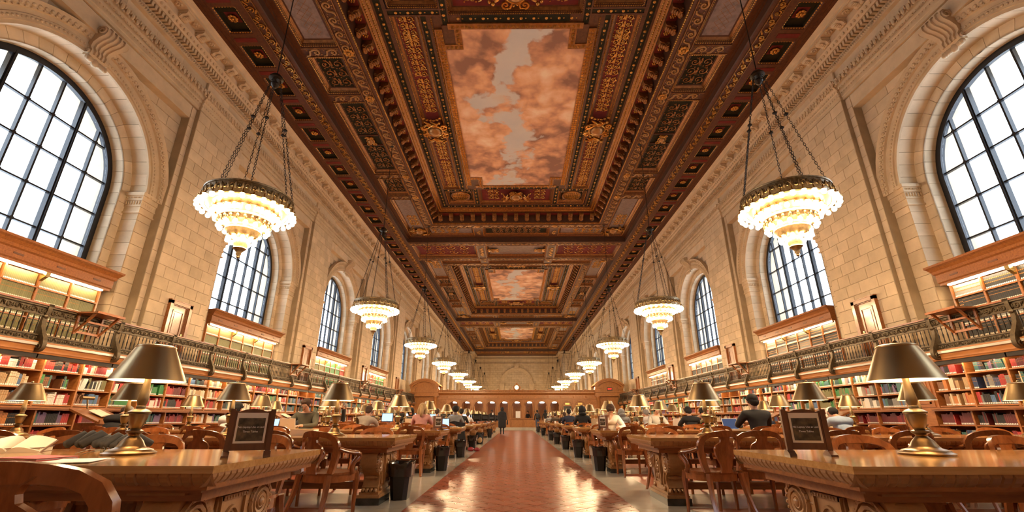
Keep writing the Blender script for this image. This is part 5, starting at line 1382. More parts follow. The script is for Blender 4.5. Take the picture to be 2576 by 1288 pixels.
PEOPLE = [
    # side of hall, row, side of table, seat, shift, pose, hair, top, skin, label
    (-1, 2, -1, 7, 0.01, 'stoop', 'bald', 'coat_black', 'skin', 'balding person in a black jacket hunched over a table'),
    (-1, 2, -1, 4, -0.21, 'lean', 'hair_black', 'shirt_white', 'skin', 'black-haired person in a white shirt leaning over a table, seen from behind'),
    (-1, 3, -1, 5, 0.15, 'hunch', 'hair_black', 'coat_grey', 'skin', 'person in a dark grey coat bent low beside the white-shirted reader'),
    (-1, 2, 1, 3, -0.22, 'read', 'hair_brown', 'coat_olive', 'skin', 'person with glasses and a dark olive jacket facing the camera behind a white laptop'),
    (-1, 3, -1, 2, -0.42, 'lean', 'hair_brown', 'sweater_tan', 'skin', 'person in a tan sweater leaning to one side, seen from behind'),
    (-1, 5, -1, 5, 0.19, 'upright', 'hair_black', 'coat_black', 'skin', 'person in black with dark hair beside a red screen'),
    (-1, 3, -1, 1, 0.37, 'upright', 'hair_blonde', 'sweater_pink', 'skin', 'blonde person in a pink sweater seen from behind'),
    (-1, 4, -1, 0, -0.03, 'upright', 'hair_afro', 'sweater_grey', 'skin_dark', 'person with short curly black hair and a grey sweater, black coat on the chair'),
    (-1, 5, -1, 0, -0.23, 'upright', 'hair_black', 'coat_black', 'skin', 'dark-haired person in a black top, behind the grey sweater'),
    (-1, 6, -1, 0, -0.35, 'lean', 'hair_brown', 'shirt_white', 'skin', 'person in a white top near the aisle, leaning forward beyond the black coat'),
    (-1, 4, 1, 2, -0.21, 'read', 'hood_black', 'coat_black', 'skin', 'person in a black hood and glasses facing a cream laptop'),
    (-1, 5, -1, 1, -0.41, 'upright', 'hair_brown', 'sweater_grey', 'skin', 'short-haired person in a grey t-shirt behind the pink sweater'),
    (1, 2, 1, 0, -0.12, 'bow', 'hair_brown', 'shirt_white', 'skin', 'person in a white shirt bowing a brown head over papers'),
    (1, 4, -1, 0, 0.03, 'upright', 'hood_black', 'coat_black', 'skin', 'person in a black sweater with headphones and white collar, seen from behind'),
    (1, 5, -1, 0, -0.05, 'upright', 'hair_black', 'coat_navy', 'skin_dark', 'person with black hair and navy top, third in the row by the aisle'),
    (1, 6, -1, 0, 0.14, 'lean', 'hair_brown', 'coat_black', 'skin', 'person in black leaning forward behind the navy top'),
    (1, 7, -1, 0, -0.03, 'lean', 'hair_brown', 'coat_brown', 'skin', 'person in a brown jacket leaning forward near the aisle'),
    (1, 8, -1, 0, -0.10, 'lean', 'hair_grey', 'sweater_grey', 'skin', 'grey-haired person in a light grey sweater near the aisle end'),
    (1, 4, -1, 2, -0.27, 'lean', 'hood_grey', 'sweater_grey', 'skin', 'person in a grey hooded sweatshirt seen from behind'),
    (1, 5, 1, 4, -0.41, 'read', 'hair_long', 'coat_olive', 'skin', 'long-haired person in an olive top looking down at the table'),
    (1, 7, -1, 5, 0.05, 'upright', 'hair_black', 'coat_olive', 'skin', 'dark-haired person in a hooded olive jacket far back'),
    (1, 4, -1, 3, -0.26, 'lean', 'hair_grey', 'shirt_white', 'skin', 'grey-haired person in a white shirt bent over, seen from behind'),
    (1, 3, 1, 2, 0.30, 'read', 'hair_black', 'sweater_tank', 'skin', 'dark-haired person in a grey tank top behind a white laptop'),
    (1, 3, -1, 3, -0.06, 'lean', 'hair_black', 'coat_black', 'skin', 'person in a black jacket with a hand raised to the face'),
    (1, 3, 1, 4, -0.09, 'bow', 'hair_black', 'coat_olive', 'skin', 'dark-haired person in olive facing the camera beside red books'),
    (1, 2, -1, 3, -0.12, 'upright', 'hair_black', 'coat_black', 'skin', 'dark-haired person in a black wool coat by an open laptop'),
    (1, 3, -1, 5, 0.33, 'hunch', 'hair_black', 'coat_navy', 'skin', 'person in a navy top bent low beside the black wool coat'),
    (1, 2, -1, 5, -0.08, 'stoop', 'cap_white', 'shirt_blue', 'skin', 'person in a light blue t-shirt and white cap slumped over a table'),
]
for p in PEOPLE: OCC.add(p[:4])
XS = lambda s, i: s * (XT[s] + .58 + .845 * i)
rc = random.Random(21)
for r in range(ROWS):
    c = TAB0 + TABP * r
    for s in (-1, 1):
        tablerow(s, r)
        for j in range(4): lamp(s, r, j)
        if r > 8: continue
        for side in (-1, 1):
            for i in range(8):
                occ = (s, r, side, i) in OCC
                pull = .34 if occ else max(0.0, rc.gauss(.05, .07)); x_ = XS(s, i) + rc.gauss(0, .04); rot = rc.gauss(0, .10)
                if occ: x_ = XS(s, i) + [q[4] for q in PEOPLE if q[:4] == (s, r, side, i)][0]; rot = 0
                if (s, r, side, i) == (-1, 1, -1, 0): x_, pull, rot = -2.08, .62, -.42
                if (s, r, side, i) == (1, 1, -1, 0): x_, pull, rot = 2.20, .45, .30
                if (s, r, side, i) == (1, 1, -1, 1): x_, pull, rot = 2.78, .30, -.1
                if r == 0 and side < 0 and (s > 0 or i != 1): continue
                if (s, r, side, i) == (-1, 0, -1, 1): x_, pull, rot = -1.56, .76, 0.0
                if (s, r, side, i) == (1, 0, 1, 0): continue
                if (s, r, side, i) == (1, 0, 1, 1): x_, pull, rot = 2.80, .16, .1
                if (s, r, side, i) == (-1, 0, 1, 0): x_, pull, rot = -2.1, .16, -.15
                if (s, r, side, i) == (-1, 0, 1, 1): x_, pull, rot = -2.95, .14, .2
                y_ = c + side * (.56 + pull)
                CHAIRS[(s, r, side, i)] = chair(s, r, side, i, x_, y_, (0 if side < 0 else pi) + rot)
# ================================================================== OAK SCREEN ACROSS THE HALL
SY = 45.3
scr = thing('delivery_screen', 'carved oak screen with round arches and two arched pavilions across the hall', 'partition', (0, SY, 0))
obj('plinth', MB().box(-7.5, 7.5, -.05, .3, 0, .25).mesh('plinth', 'marble'), scr)
cp = MB().box(-.58, .58, 0, .25, .25, 1.0).box(-.48, .48, -.03, .02, .34, .92).box(-.6, -.52, -.045, .05, .25, 1.0).mesh('counter_panel', 'oak_screen')
pil = MB().box(-.09, .09, -.06, .2, 1.06, 2.62).box(-.12, .12, -.09, .2, 2.62, 2.72).box(-.11, .11, -.08, .2, 1.06, 1.16).mesh('pilaster', 'oak_screen')
m = MB(); A = [(.42 * cos(pi * i / 14), 2.14 + .42 * sin(pi * i / 14)) for i in range(15)]
for y_ in (-.02, .12): m.strip([(a, y_, b) for a, b in A], [(a * 1.36, y_, 2.74) if 0 < i < 14 else (a * 1.43, y_, 2.14) for i, (a, b) in enumerate(A)])
m.strip([(a, -.02, b) for a, b in A], [(a, .12, b) for a, b in A])
m.tube([(a * 1.08, -.03, 2.14 + (b - 2.14) * 1.08) for a, b in A], .03, 6)
for s in (-1, 1): a, b = sorted((s * .42, s * .6)); m.box(a, b, -.02, .12, 2.0, 2.16); m.box(s * .42 - .04, s * .42 + .04, -.05, .1, 1.06, 2.14); m.box(a, b, -.02, .12, 2.12, 2.75) if False else None
m.box(-.6, .6, -.02, .12, 2.55, 2.76)
arch = m.mesh('arch_header', 'oak_screen', 40)
blind = MB().box(-.42, .42, .02, .1, 1.06, 2.56).mesh('blind_panel', 'oak_screen')
for k in range(-6, 7):
    x_ = 1.2 * k
    obj('counter_panel', cp, scr, (x_, 0, 0))
    if abs(k) < 6:
        obj('arch_header', arch, scr, (x_, 0, 0))
        if k in (4, 5): obj('blind_panel', blind, scr, (x_, 0, 0))
    else:
        q = MB().box(-.5, .5, 0, .1, 1.06, 2.74); q.merge(rinceau(.8, .55), Matrix.Translation((0, -.01, 2.42)) @ Matrix.Rotation(pi / 2, 4, 'X')); q.box(-.42, .42, -.02, .02, 2.10, 2.14)
        obj('carved_panel', q.mesh('carved_panel', 'oak_screen'), scr, (x_, 0, 0))
for k in range(-6, 6): obj('pilaster', pil, scr, (.6 + 1.2 * k, 0, 0))
obj('counter_ledge', MB().box(-7.5, 7.5, -.14, .3, 1.0, 1.06).mesh('counter_ledge', 'oak_screen'), scr)
m = MB(); m.strip([(-7.6, y_, z) for y_, z in ((.3, 2.74), (-.10, 2.74), (-.10, 2.80), (-.05, 2.82), (-.05, 3.12), (-.10, 3.15), (-.20, 3.24), (-.28, 3.30), (-.28, 3.36), (.3, 3.38))], [(7.6, y_, z) for y_, z in ((.3, 2.74), (-.10, 2.74), (-.10, 2.80), (-.05, 2.82), (-.05, 3.12), (-.10, 3.15), (-.20, 3.24), (-.28, 3.30), (-.28, 3.36), (.3, 3.38))])
obj('frieze', m.mesh('frieze', 'oak_screen'), scr)
for k in range(-6, 6): obj('frieze_rosette', MB().ball((0, -.06, 2.97), (.07, .03, .1), 8, 6).mesh('frieze_rosette', 'oak_screen'), scr, (.6 + 1.2 * k, 0, 0))
m = MB(); m.box(-7.5, 7.5, -.05, .05, 3.36, 3.56)
for i in range(50):
    x_ = -7.35 + .3 * i; m.tube([(x_ + .1 * (1 - t / 14) * cos(t * .7), -.07, 3.48 + .07 * (1 - t / 14) * sin(t * .7)) for t in range(11)], .02, 4); m.ball((x_ + .15, -.07, 3.49), (.03, .03, .08), 5, 4)
for k in range(-6, 7): m.ball((.6 + 1.2 * k, -.05, 3.6), (.1, .05, .08), 7, 5)
m.box(-7.5, 7.5, -.09, .09, 3.55, 3.60)
obj('cresting', m.mesh('cresting', 'oak_screen', 50), scr)
def pavilion(s):
    m = MB(); xa, xb = 7.46, 10.2; xm = (xa + xb) / 2
    B = lambda x0, x1, y0, y1, z0, z1: m.box(min(s * x0, s * x1), max(s * x0, s * x1), y0, y1, z0, z1)
    B(xa, xb, .1, .5, .0, 3.4); B(xa - .05, xb + .05, -.35, .5, 3.02, 3.14); B(xa, xb, -.28, .5, 3.14, 3.36); B(xa - .08, xb + .08, -.4, .5, 3.36, 3.44)
    B(xa, xb, -.05, .5, 3.44, 3.75)
    for c in (xa + .28, xb - .28): B(c - .22, c + .22, -.3, .3, 3.44, 3.72); B(c - .27, c + .27, -.36, .3, 3.72, 3.86)
    n = 18; r = 1.95; zc = 4.66 - r; half = math.asin(1.47 / r)
    for (ra, rb_, y0, y1) in ((r, r - .14, -.42, 1.6), (r - .14, r - .30, -.30, 1.6)):
        pa = [(s * xm + ra * sin(-half + 2 * half * i / n), zc + ra * cos(-half + 2 * half * i / n)) for i in range(n + 1)]; pb = [(s * xm + rb_ * sin(-half + 2 * half * i / n), zc + rb_ * cos(-half + 2 * half * i / n)) for i in range(n + 1)]
        for y_ in (y0, y1): m.strip([(a, y_, b) for a, b in pa], [(a, y_, b) for a, b in pb])
        m.strip([(a, y0, b) for a, b in pa], [(a, y1, b) for a, b in pa]); m.strip([(a, y0, b) for a, b in pb], [(a, y1, b) for a, b in pb])
    pb = [(s * xm + (r - .3) * sin(-half + 2 * half * i / n), zc + (r - .3) * cos(-half + 2 * half * i / n)) for i in range(n + 1)]
    m.strip([(a, -.02, b) for a, b in pb], [(a, -.02, 3.6) for a, b in pb])
    obj('pavilion', m.mesh('pavilion', 'oak_screen'), scr)
    for c in (xa + .28, xb - .28):
        obj('column', MB().lathe([(.24, .25), (.24, .33), (.19, .38), (.18, .42), (.175, 1.5), (.15, 2.78), (.19, 2.84), (.21, 2.92), (.24, 2.94), (.24, 3.03)], 16).box(-.25, .25, -.25, .25, 0, .25).mesh('column', 'oak_screen', 40), scr, (s * c, -.12, 0))
    q = MB(); q.box(-.78, .78, .02, .1, 0, 2.75); 
    for a, b in ((-.68, -.06), (.06, .68)):
        for z0, z1 in ((.2, .9), (1.05, 1.9), (2.05, 2.6)): q.box(a, b, -.02, .03, z0, z1); q.box(a + .08, b - .08, -.04, .0, z0 + .08, z1 - .08)
    obj('door', q.mesh('door', 'oak_screen'), scr, (s * xm, 0, 0))
    obj('side_panel', MB().box(-.6, .6, .1, .4, 0, 3.0).box(-.45, .45, .05, .12, 1.2, 2.7).box(-.6, .6, .0, .4, 2.9, 3.1).mesh('side_panel', 'oak_screen'), scr, (s * 10.75, 0, 0))
for s in (-1, 1): pavilion(s)
m = MB(); m.box(-7.4, 7.4, 3.6, 3.8, 0, 2.7); m.box(-7.4, 7.4, .3, 3.7, 3.3, 3.36)
for x_ in (-5.4, -1.9, 1.6, 4.9): m.box(x_ - .06, x_ + .06, .4, 3.7, 0, 2.6)
for i in range(26): x_ = -7.2 + .56 * i; m.box(x_, x_ + .4, 3.52, 3.62, 1.2, 2.5)
obj('back_wall', m.mesh('back_wall', 'oak_screen'), scr)
ck = thing('wall_clock', 'round lit clock in a carved oak frame on top of the oak screen', 'clock', (0, SY - .12, 3.83))
m = MB(); m.tube([(.25 * cos(pi * t / 12), -.03, .25 * sin(pi * t / 12)) for t in range(24)], .055, 6, closed=True); m.ball((0, -.02, .34), (.1, .05, .09), 8, 6); m.ball((0, -.02, -.33), (.14, .05, .08), 8, 6)
for s in (-1, 1): m.tube([(s * .3, -.02, .1), (s * .37, -.02, 0), (s * .33, -.02, -.12), (s * .22, -.02, -.26)], .045, 5)
obj('frame', m.mesh('frame', 'oak_screen', 40), ck)
obj('dial', MB().prism([(.21 * cos(pi * t / 12), .21 * sin(pi * t / 12)) for t in range(24)], lambda a, b, t: (a, t, b), -.03, .05).mesh('dial', 'clock_face'), ck)
obj('hand', MB().box(-.008, .008, -.045, -.035, 0, .12).box(0, .16, -.045, -.035, -.006, .006).mesh('hand', 'iron'), ck)
ex = thing('exit_sign', 'red lit EXIT sign in the right pavilion arch of the oak screen', 'sign', (8.85, SY - .35, 3.55))
obj('housing', MB().box(-.24, .24, 0, .34, 0, .26).mesh('housing', 'walnut'), ex)
def text_mesh(s_, size, mat, name='lettering'):
    cu = bpy.data.curves.new('t', 'FONT'); cu.body = s_; cu.size = size; cu.align_x = 'CENTER'; cu.extrude = .001; cu.resolution_u = 2
    o_ = bpy.data.objects.new('t', cu); COL.objects.link(o_); dg = bpy.context.evaluated_depsgraph_get(); me = bpy.data.meshes.new_from_object(o_.evaluated_get(dg)); bpy.data.objects.remove(o_); bpy.data.curves.remove(cu)
    me.name = name; me.materials.clear(); me.materials.append(MATS[mat]); return me
obj('lettering', text_mesh('EXIT', .19, 'exit_red'), ex, (0, -.004, .065), (pi / 2, 0, 0))
for k in (-5, -4, -3, -2, -1, 0, 1, 2, 3):
    t = thing('pendant_lamp', 'white glass pendant lamp hanging behind the %s arch of the oak screen from the left' % ordw(k + 6), 'lamp', (1.2 * k + .05, SY + .9, 2.45), group='white pendant lamps behind the oak screen')
    obj('globe', MB().lathe([(.04, .22), (.10, .2), (.21, .1), (.24, 0), (.12, -.02), (0, -.02)], 14).mesh('globe', 'globe_glow', 60), t); obj('rod', MB().tube([(0, 0, .2), (0, 0, .9)], .012, 5).mesh('rod', 'iron'), t)
mo = thing('wall_screen', 'black wall screen in the first blind arch of the oak screen', 'monitor', (4.8, SY - .06, 1.5)); obj('panel', MB().box(-.38, .38, -.02, .08, 0, .62).mesh('panel', 'plastic_black'), mo)
mo = thing('notice_board', 'grey-green notice board in the second blind arch of the oak screen', 'board', (6.0, SY - .06, 1.5)); obj('panel', MB().box(-.38, .38, -.0, .08, 0, .66, 0).box(-.4, .4, -.02, .02, .64, .7, 1).mesh('panel', ['cover_olive', 'brass_bright']), mo)
for x_, w in ((4.8, 'black wall screen'), (6.0, 'grey-green notice board')):
    pl = thing('arch_plaque', 'small pale plaque above the %s' % w, 'plaque', (x_, SY - .03, 2.26)); obj('plate', MB().box(-.2, .2, -.01, .06, 0, .16).mesh('plate', 'brass_bright'), pl)
nt_ = thing('notice', 'white notice standing on the counter under the central arch', 'notice', (.12, SY - .05, 1.06)); obj('sheet', MB().box(-.22, .22, 0, .02, .02, .62).mesh('sheet', 'paper_white'), nt_); obj('stand', MB().box(-.2, .2, -.03, .05, 0, .02).mesh('stand', 'iron'), nt_)

# ================================================================== THINGS ON AND BY THE TABLES
def tx(s, x_): return s * x_
TOP = .78
# wastebaskets
bm_ = MB()
def rr(w, d_, c=.05): return [(-w + c, -d_), (w - c, -d_), (w, -d_ + c), (w, d_ - c), (w - c, d_), (-w + c, d_), (-w, d_ - c), (-w, -d_ + c)]
lv = [(0, .105, .16), (.40, .14, .20), (.43, .145, .205), (.43, .135, .195), (.05, .1, .15)]
vs = []; fs = []
for z, w, d_ in lv: vs += [(a, b, z) for a, b in rr(w, d_)]
for i in range(len(lv) - 1):
    for k in range(8): fs.append((i * 8 + k, i * 8 + (k + 1) % 8, i * 8 + 8 + (k + 1) % 8, i * 8 + 8 + k))
fs.append(tuple(range(8))[::-1]); fs.append(tuple(range(32, 40)))
BIN = MB().add(vs, fs).mesh('bin', 'plastic_black', 30)
def liner(seed):
    r = random.Random(seed); m = MB(); n = 28; P = rr(.145, .205); vs = []; fs = []
    def at(k, w):
        t = k / n * 8; i = int(t) % 8; f = t - int(t); a, b = P[i], P[(i + 1) % 8]; return ((a[0] + (b[0] - a[0]) * f) * w, (a[1] + (b[1] - a[1]) * f) * w)
    for z, w, j in ((.28, 1.0, .02), (.36, 1.035, .03), (.425, 1.07, .03), (.452, 1.05, .05), (.44, .9, .05), (.34, .8, .06)):
        for k in range(n): q = w * (1 + r.uniform(-j, j)); a, b = at(k, q); vs.append((a, b, z + r.uniform(-j, j) * .25))
    for i in range(5):
        for k in range(n): fs.append((i * n + k, i * n + (k + 1) % n, (i + 1) * n + (k + 1) % n, (i + 1) * n + k))
    return m.add(vs, fs).mesh('liner', 'bin_liner', 50)
LIN = [liner(i) for i in range(4)]
for s, rows in ((-1, (1, 2, 3, 4, 5, 7)), (1, (2, 3, 4, 5, 6, 8, 10))):
    for n_, r in enumerate(rows):
        t = thing('waste_bin', 'black wastebasket with a plastic liner, %s in the row on the %s of the aisle' % (ordw(n_ + 1), SIDE[s]), 'bin', (s * (XT[s] + .06), TAB0 + TABP * r + (.12 if r < 3 else -.05), 0), rc.gauss(0, .06), 'black wastebaskets along the aisle')
        obj('bin', BIN, t); obj('liner', LIN[n_ % 4], t)
# table signs
def sign(x_, y_, rz, label, words=True):
    t = thing('table_sign', label, 'sign', (x_, y_, TOP), rz)
    for e in (-.125, .125):
        obj('post', MB().box(e - .016, e + .016, -.022, .022, .0, .31).mesh('post', 'walnut'), t)
        q = MB(); q.prism([(-.085, 0), (.085, 0), (.08, .012), (.03, .035), (-.03, .035), (-.08, .012)], lambda a, b, k: (k, a, b), e - .022, e + .022); obj('foot', q.mesh('foot', 'walnut'), t)
    q = MB(); tp = [(-.11, .04), (.11, .04), (.11, .30), (.085, .292), (.05, .306), (0, .312), (-.05, .306), (-.085, .292), (-.11, .30)]
    q.prism(tp, lambda a, b, k: (a, k, b), -.012, .012); obj('board', q.mesh('board', 'walnut'), t)
    obj('card', MB().box(-.096, .096, -.0145, -.011, .085, .285, 0).box(-.083, .083, -.016, -.0135, .10, .25, 1).mesh('card', ['paper', 'photo_dark']), t)
    t.scale = (.9, .9, .9)
    if words:
        for i, (w_, z) in enumerate((('No Laptop Use at Last', .185), ('Three Tables', .155))): obj('lettering', text_mesh(w_, .0175, 'paper_white'), t, (0, -.0175, z), (pi / 2, 0, 0))
    return t
m, nt, b = nodes('photo_dark'); tc = N(nt, 'ShaderNodeTexCoord'); no = N(nt, 'ShaderNodeTexNoise', Scale=22.0, Detail=4.0); nt.links.new(tc.outputs['Object'], no.inputs['Vector'])
rmp = ramp(nt, [(.35, (.02, .018, .015)), (.6, (.10, .075, .05)), (.8, (.2, .13, .07))]); nt.links.new(no.outputs[0], rmp.inputs[0]); nt.links.new(rmp.outputs[0], b.inputs['Base Color']); b.inputs['Roughness'].default_value = .12
sign(-1.68, 3.05, .5, 'wooden framed notice about laptop use on the nearest table left of the aisle')
sign(1.86, 3.15, -.28, 'wooden framed notice about laptop use on the nearest table right of the aisle')
sign(-1.66, TAB0 + TABP * 2 - .05, 1.0, 'wooden framed notice on the third table left of the aisle')
sign(1.80, TAB0 + TABP * 2 - .1, -1.0, 'wooden framed notice on the third table right of the aisle')
# laptops
def laptop(x_, y_, rz, lid, scr_, label, deck='silver', open_=1.95):
    t = thing('laptop', label, 'laptop', (x_, y_, TOP), rz, None)      # hinge along x, screen faces -y (towards its user at -y)
    obj('deck', MB().box(-.165, .165, -.23, 0, .0, .016).mesh('deck', deck), t)
    obj('keyboard', MB().box(-.14, .14, -.13, -.02, .016, .018).mesh('keyboard', 'plastic_black'), t)
    l_ = obj('lid', MB().box(-.165, .165, 0, .009, 0, .225).mesh('lid', lid), t, (0, 0, .012), (-.28, 0, 0))
    obj('screen', MB().box(-.155, .155, -.002, 0, .012, .215).mesh('screen', scr_), l_)
    q = MB(); q.ball((-.012, .0095, .11), (.022, .002, .024), 10, 6); q.ball((.012, .0095, .11), (.02, .002, .022), 10, 6); q.ball((.006, .0095, .142), (.007, .002, .012), 6, 4); obj('logo', q.mesh('logo', 'white_plastic', 180), l_)
    return t
c_ = lambda r: TAB0 + TABP * r
laptop(-4.85, c_(2) + .02, pi, 'white_plastic', 'screen_white', 'white laptop with its lid towards the aisle end of the third left table')
laptop(-5.25, c_(2) + .05, .15, 'plastic_black', 'screen_blue', 'black laptop with a blue screen beside the white laptop', 'plastic_black')
laptop(2.28, c_(3) + .0, pi, 'silver', 'screen_white', 'silver laptop with its lid to the camera on the fourth right table')
laptop(4.55, c_(2) + .12, 0.05, 'silver', 'screen_dark', 'open laptop showing a dark screen by the black wool coat')
laptop(6.05, c_(2) + .2, .1, 'plastic_black', 'screen_white', 'open black laptop with a pale screen before the white cap', 'plastic_black')
laptop(4.62, c_(3) + .1, pi, 'white_plastic', 'screen_white', 'white laptop in front of the grey tank top')
laptop(-3.85, c_(4) + .05, pi, 'paper', 'screen_white', 'cream laptop in front of the black hood')
laptop(-2.1, c_(3) + .1, .2, 'plastic_black', 'screen_blue', 'laptop with a blue screen before the pink sweater', 'plastic_black')
laptop(1.95, c_(8) + .1, pi, 'white_plastic', 'screen_white', 'white laptop lid on the far right table by the aisle')
# computer monitors on the library workstations of the middle left tables
def monitor(x_, y_, rz, label, scr_='screen_white'):
    t = thing('computer_monitor', label, 'monitor', (x_, y_, TOP), rz)
    obj('stand', MB().lathe([(0, 0), (.12, 0), (.12, .015), (.03, .03), (.03, .14), (0, .14)], 12).mesh('stand', 'plastic_black'), t)
    q = MB().box(-.25, .25, -.02, .03, .1, .46); q.hexa([(-.2, .03, .14), (.2, .03, .14), (.12, .16, .2), (-.12, .16, .2), (-.2, .03, .44), (.2, .03, .44), (.12, .16, .36), (-.12, .16, .36)]); obj('housing', q.mesh('housing', 'plastic_black'), t)
    obj('screen', MB().box(-.225, .225, -.024, -.018, .125, .435).mesh('screen', scr_), t)
for r, xs in ((5, (-4.6, -5.6)), (6, (-2.6, -4.2)), (7, (-2.4, -3.6)), (8, (-2.2, -3.4)), (9, (-2.1,))):
    for n_, x_ in enumerate(xs):
        monitor(x_, c_(r) - .05, 0, 'computer with a glowing screen, %s from the aisle on the %s left table' % (ordw(n_ + 1), ordw(r + 1)), 'screen_blue' if n_ else 'screen_white')
        monitor(x_ + .56, c_(r) + .1, pi, 'computer turned away showing its black back, %s from the aisle on the %s left table' % (ordw(n_ + 1), ordw(r + 1)))
# loose books, papers and belongings
def flat_book(x_, y_, z, rz, w, d_, h, col, label, cat='book', name='book'):
    m = MB(); m.box(-w / 2, w / 2, -d_ / 2, d_ / 2, 0, .003, 0); m.box(-w / 2, w / 2, -d_ / 2, d_ / 2, h - .003, h, 0); m.box(-w / 2, -w / 2 + .004, -d_ / 2, d_ / 2, 0, h, 0); m.box(-w / 2 + .004, w / 2 - .006, -d_ / 2 + .005, d_ / 2 - .005, .003, h - .003, 1)
    return thing(name, label, cat, (x_, y_, z), rz, me=m.mesh('flat_book', [col, 'paper']))
def open_book(x_, y_, z, rz, w, d_, label, cover='cover_brown', tilt=0.0):
    t = thing('open_book', label, 'book', (x_, y_, z), rz); t.rotation_euler = (tilt, 0, rz); m = MB()
    for s in (-1, 1):
        a = [(s * w * i / 8, -d_ / 2, .012 + .03 * sin(pi * (i / 8) ** .6)) for i in range(9)]; b_ = [(p[0], d_ / 2, p[2]) for p in a]; lo_ = [(p[0], p[1], .004) for p in a]; lb = [(p[0], p[1], .004) for p in b_]
        m.strip(a, b_); m.strip(a, lo_); m.strip(b_, lb); m.add([a[-1], b_[-1], lb[-1], lo_[-1]], [(0, 1, 2, 3)])
    obj('pages', m.mesh('pages', 'paper', 50), t); obj('cover', MB().box(-w - .008, w + .008, -d_ / 2 - .006, d_ / 2 + .006, 0, .005).mesh('cover', cover), t)
    return t
flat_book(-2.98, c_(1) + .15, TOP, .1, .32, .24, .085, 'cover_tan', 'thick tan book lying on the second left table', 'book')
open_book(-3.55, 3.45, TOP + .03, .5, .17, .28, 'large open book propped up on the nearest left table', tilt=.25); flat_book(-3.55, 3.45, TOP, .5, .34, .26, .03, 'cover_brown', 'brown book under the large open book')
flat_book(-2.78, 2.85, TOP, -.2, .3, .22, .012, 'cover_red', 'thin red folder lying on the nearest left table', 'folder', 'folder'); 
pp = thing('paper_sheets', 'loose white papers on the nearest left table beside the red folder', 'paper', (-2.45, 2.72, TOP), .1); obj('sheet', MB().box(-.11, .11, -.15, .15, 0, .003).mesh('sheet', 'paper_white'), pp); obj('sheet', MB().box(-.11, .11, -.15, .15, 0, .003).mesh('sheet', 'paper_white'), pp, (.03, -.03, .003), (0, 0, .3))
sc = thing('scarf', 'dark cloth bundled on the nearest left table behind the open book', 'scarf', (-3.05, 3.62, TOP)); m = MB(); rn = random.Random(5)
for i in range(7): m.tube([(-.22 + .07 * i + rn.uniform(-.03, .03), -.1, .03 + rn.uniform(0, .02)), (-.2 + .065 * i, 0, .07 + rn.uniform(0, .04)), (-.18 + .07 * i, .12, .04)], [.03, .035, .025], 7)
obj('cloth', m.mesh('cloth', 'black_cloth', 180), sc)
def glasses(x_, y_, z, rz, label):
    t = thing('eyeglasses', label, 'glasses', (x_, y_, z), rz); m = MB()
    for s in (-1, 1): m.tube([(s * .034 + .024 * cos(pi * k / 8), 0, .024 + .02 * sin(pi * k / 8)) for k in range(16)], .0028, 4, closed=True); m.tube([(s * .06, 0, .03), (s * .064, .06, .03), (s * .055, .13, .012)], .0026, 4)
    m.tube([(-.012, 0, .03), (.012, 0, .03)], .0026, 4); obj('frame', m.mesh('frame', 'iron'), t)
glasses(-2.70, 3.20, TOP, 2.6, 'dark-rimmed eyeglasses lying open on the nearest left table')
pc = thing('pencil_case', 'dark leather glasses case on the nearest right table', 'case', (3.52, 2.85, TOP), .1); obj('case', MB().ball((0, 0, .032), (.14, .05, .032), 16, 8).mesh('case', 'bronze', 180), pc); obj('seam', MB().tube([(.141 * cos(pi * k / 12), .051 * sin(pi * k / 12), .032) for k in range(24)], .004, 4, closed=True).mesh('seam', 'iron'), pc)
for n_, (s, r, x_, dy, rz, k) in enumerate(((1, 3, 2.9, .1, .3, 'stack'), (1, 2, 3.3, .1, .2, 'open'), (-1, 3, -2.9, .0, .4, 'open'), (-1, 3, -1.9, .25, .1, 'paper'), (-1, 4, -1.8, -.2, .2, 'open'), (1, 5, 2.1, .1, .5, 'open'), (1, 5, 5.0, .1, .2, 'stack'), (1, 2, 2.55, .2, .9, 'paper'), (-1, 5, -1.8, .1, .3, 'paper'), (-1, 2, -6.8, .2, .3, 'open'), (1, 6, 2.1, .1, .1, 'open'), (1, 2, 6.5, .05, .2, 'paper'), (-1, 3, -4.6, .1, .1, 'open'), (1, 3, 5.4, -.1, .1, 'stack'))):
    wh = '%s %s table' % (ordw(r + 1), SIDE[s])
    if k == 'open': open_book(x_, c_(r) + dy, TOP, rz, .15, .22, 'open book lying on the %s, %s of its kind' % (wh, ordw(n_ + 1)))
    elif k == 'paper': q = thing('paper_sheets', 'spread of white papers on the %s near the reader, %s spread' % (wh, ordw(n_ + 1)), 'paper', (x_, c_(r) + dy, TOP), rz); obj('sheet', MB().box(-.2, .2, -.15, .15, 0, .004).mesh('sheet', 'paper_white'), q)
    else:
        for j, col in enumerate(('cover_crimson', 'cover_navy', 'cover_red')): flat_book(x_, c_(r) + dy, TOP + .036 * j, rz + .15 * j, .28, .2, .035, col, '%s book lying in a pile %s the aisle on the %s' % (col[6:].replace('crimson', 'dark red'), 'near' if abs(x_) < 4 else 'away from', wh))
rbk = random.Random(9)
for j, col in enumerate(('cover_crimson', 'cover_crimson')): o_ = thing('book', '%s upright dark red book on the fourth right table' % ordw(j + 1), 'book', (5.15 + .3 * j, c_(3) - .1, TOP), 1.57, me=BK['crimson'], scale=(.3 if j == 0 else .2, .05, .26 - .03 * j))
cupm = MB().lathe([(0, 0), (.035, 0), (.042, .10), (.038, .10), (.034, .01), (0, .01)], 14)
for n_, (x_, r) in enumerate(((2.1, 4), (1.95, 6))): t = thing('cup', 'white paper cup on the %s right table' % ordw(r + 1), 'cup', (x_, c_(r) + .1, TOP)); obj('cup', cupm.mesh('cup', 'paper_white', 40), t); obj('lid', MB().lathe([(0, .112), (.036, .112), (.044, .10), (.044, .095), (0, .095)], 14).mesh('lid', 'white_plastic'), t)
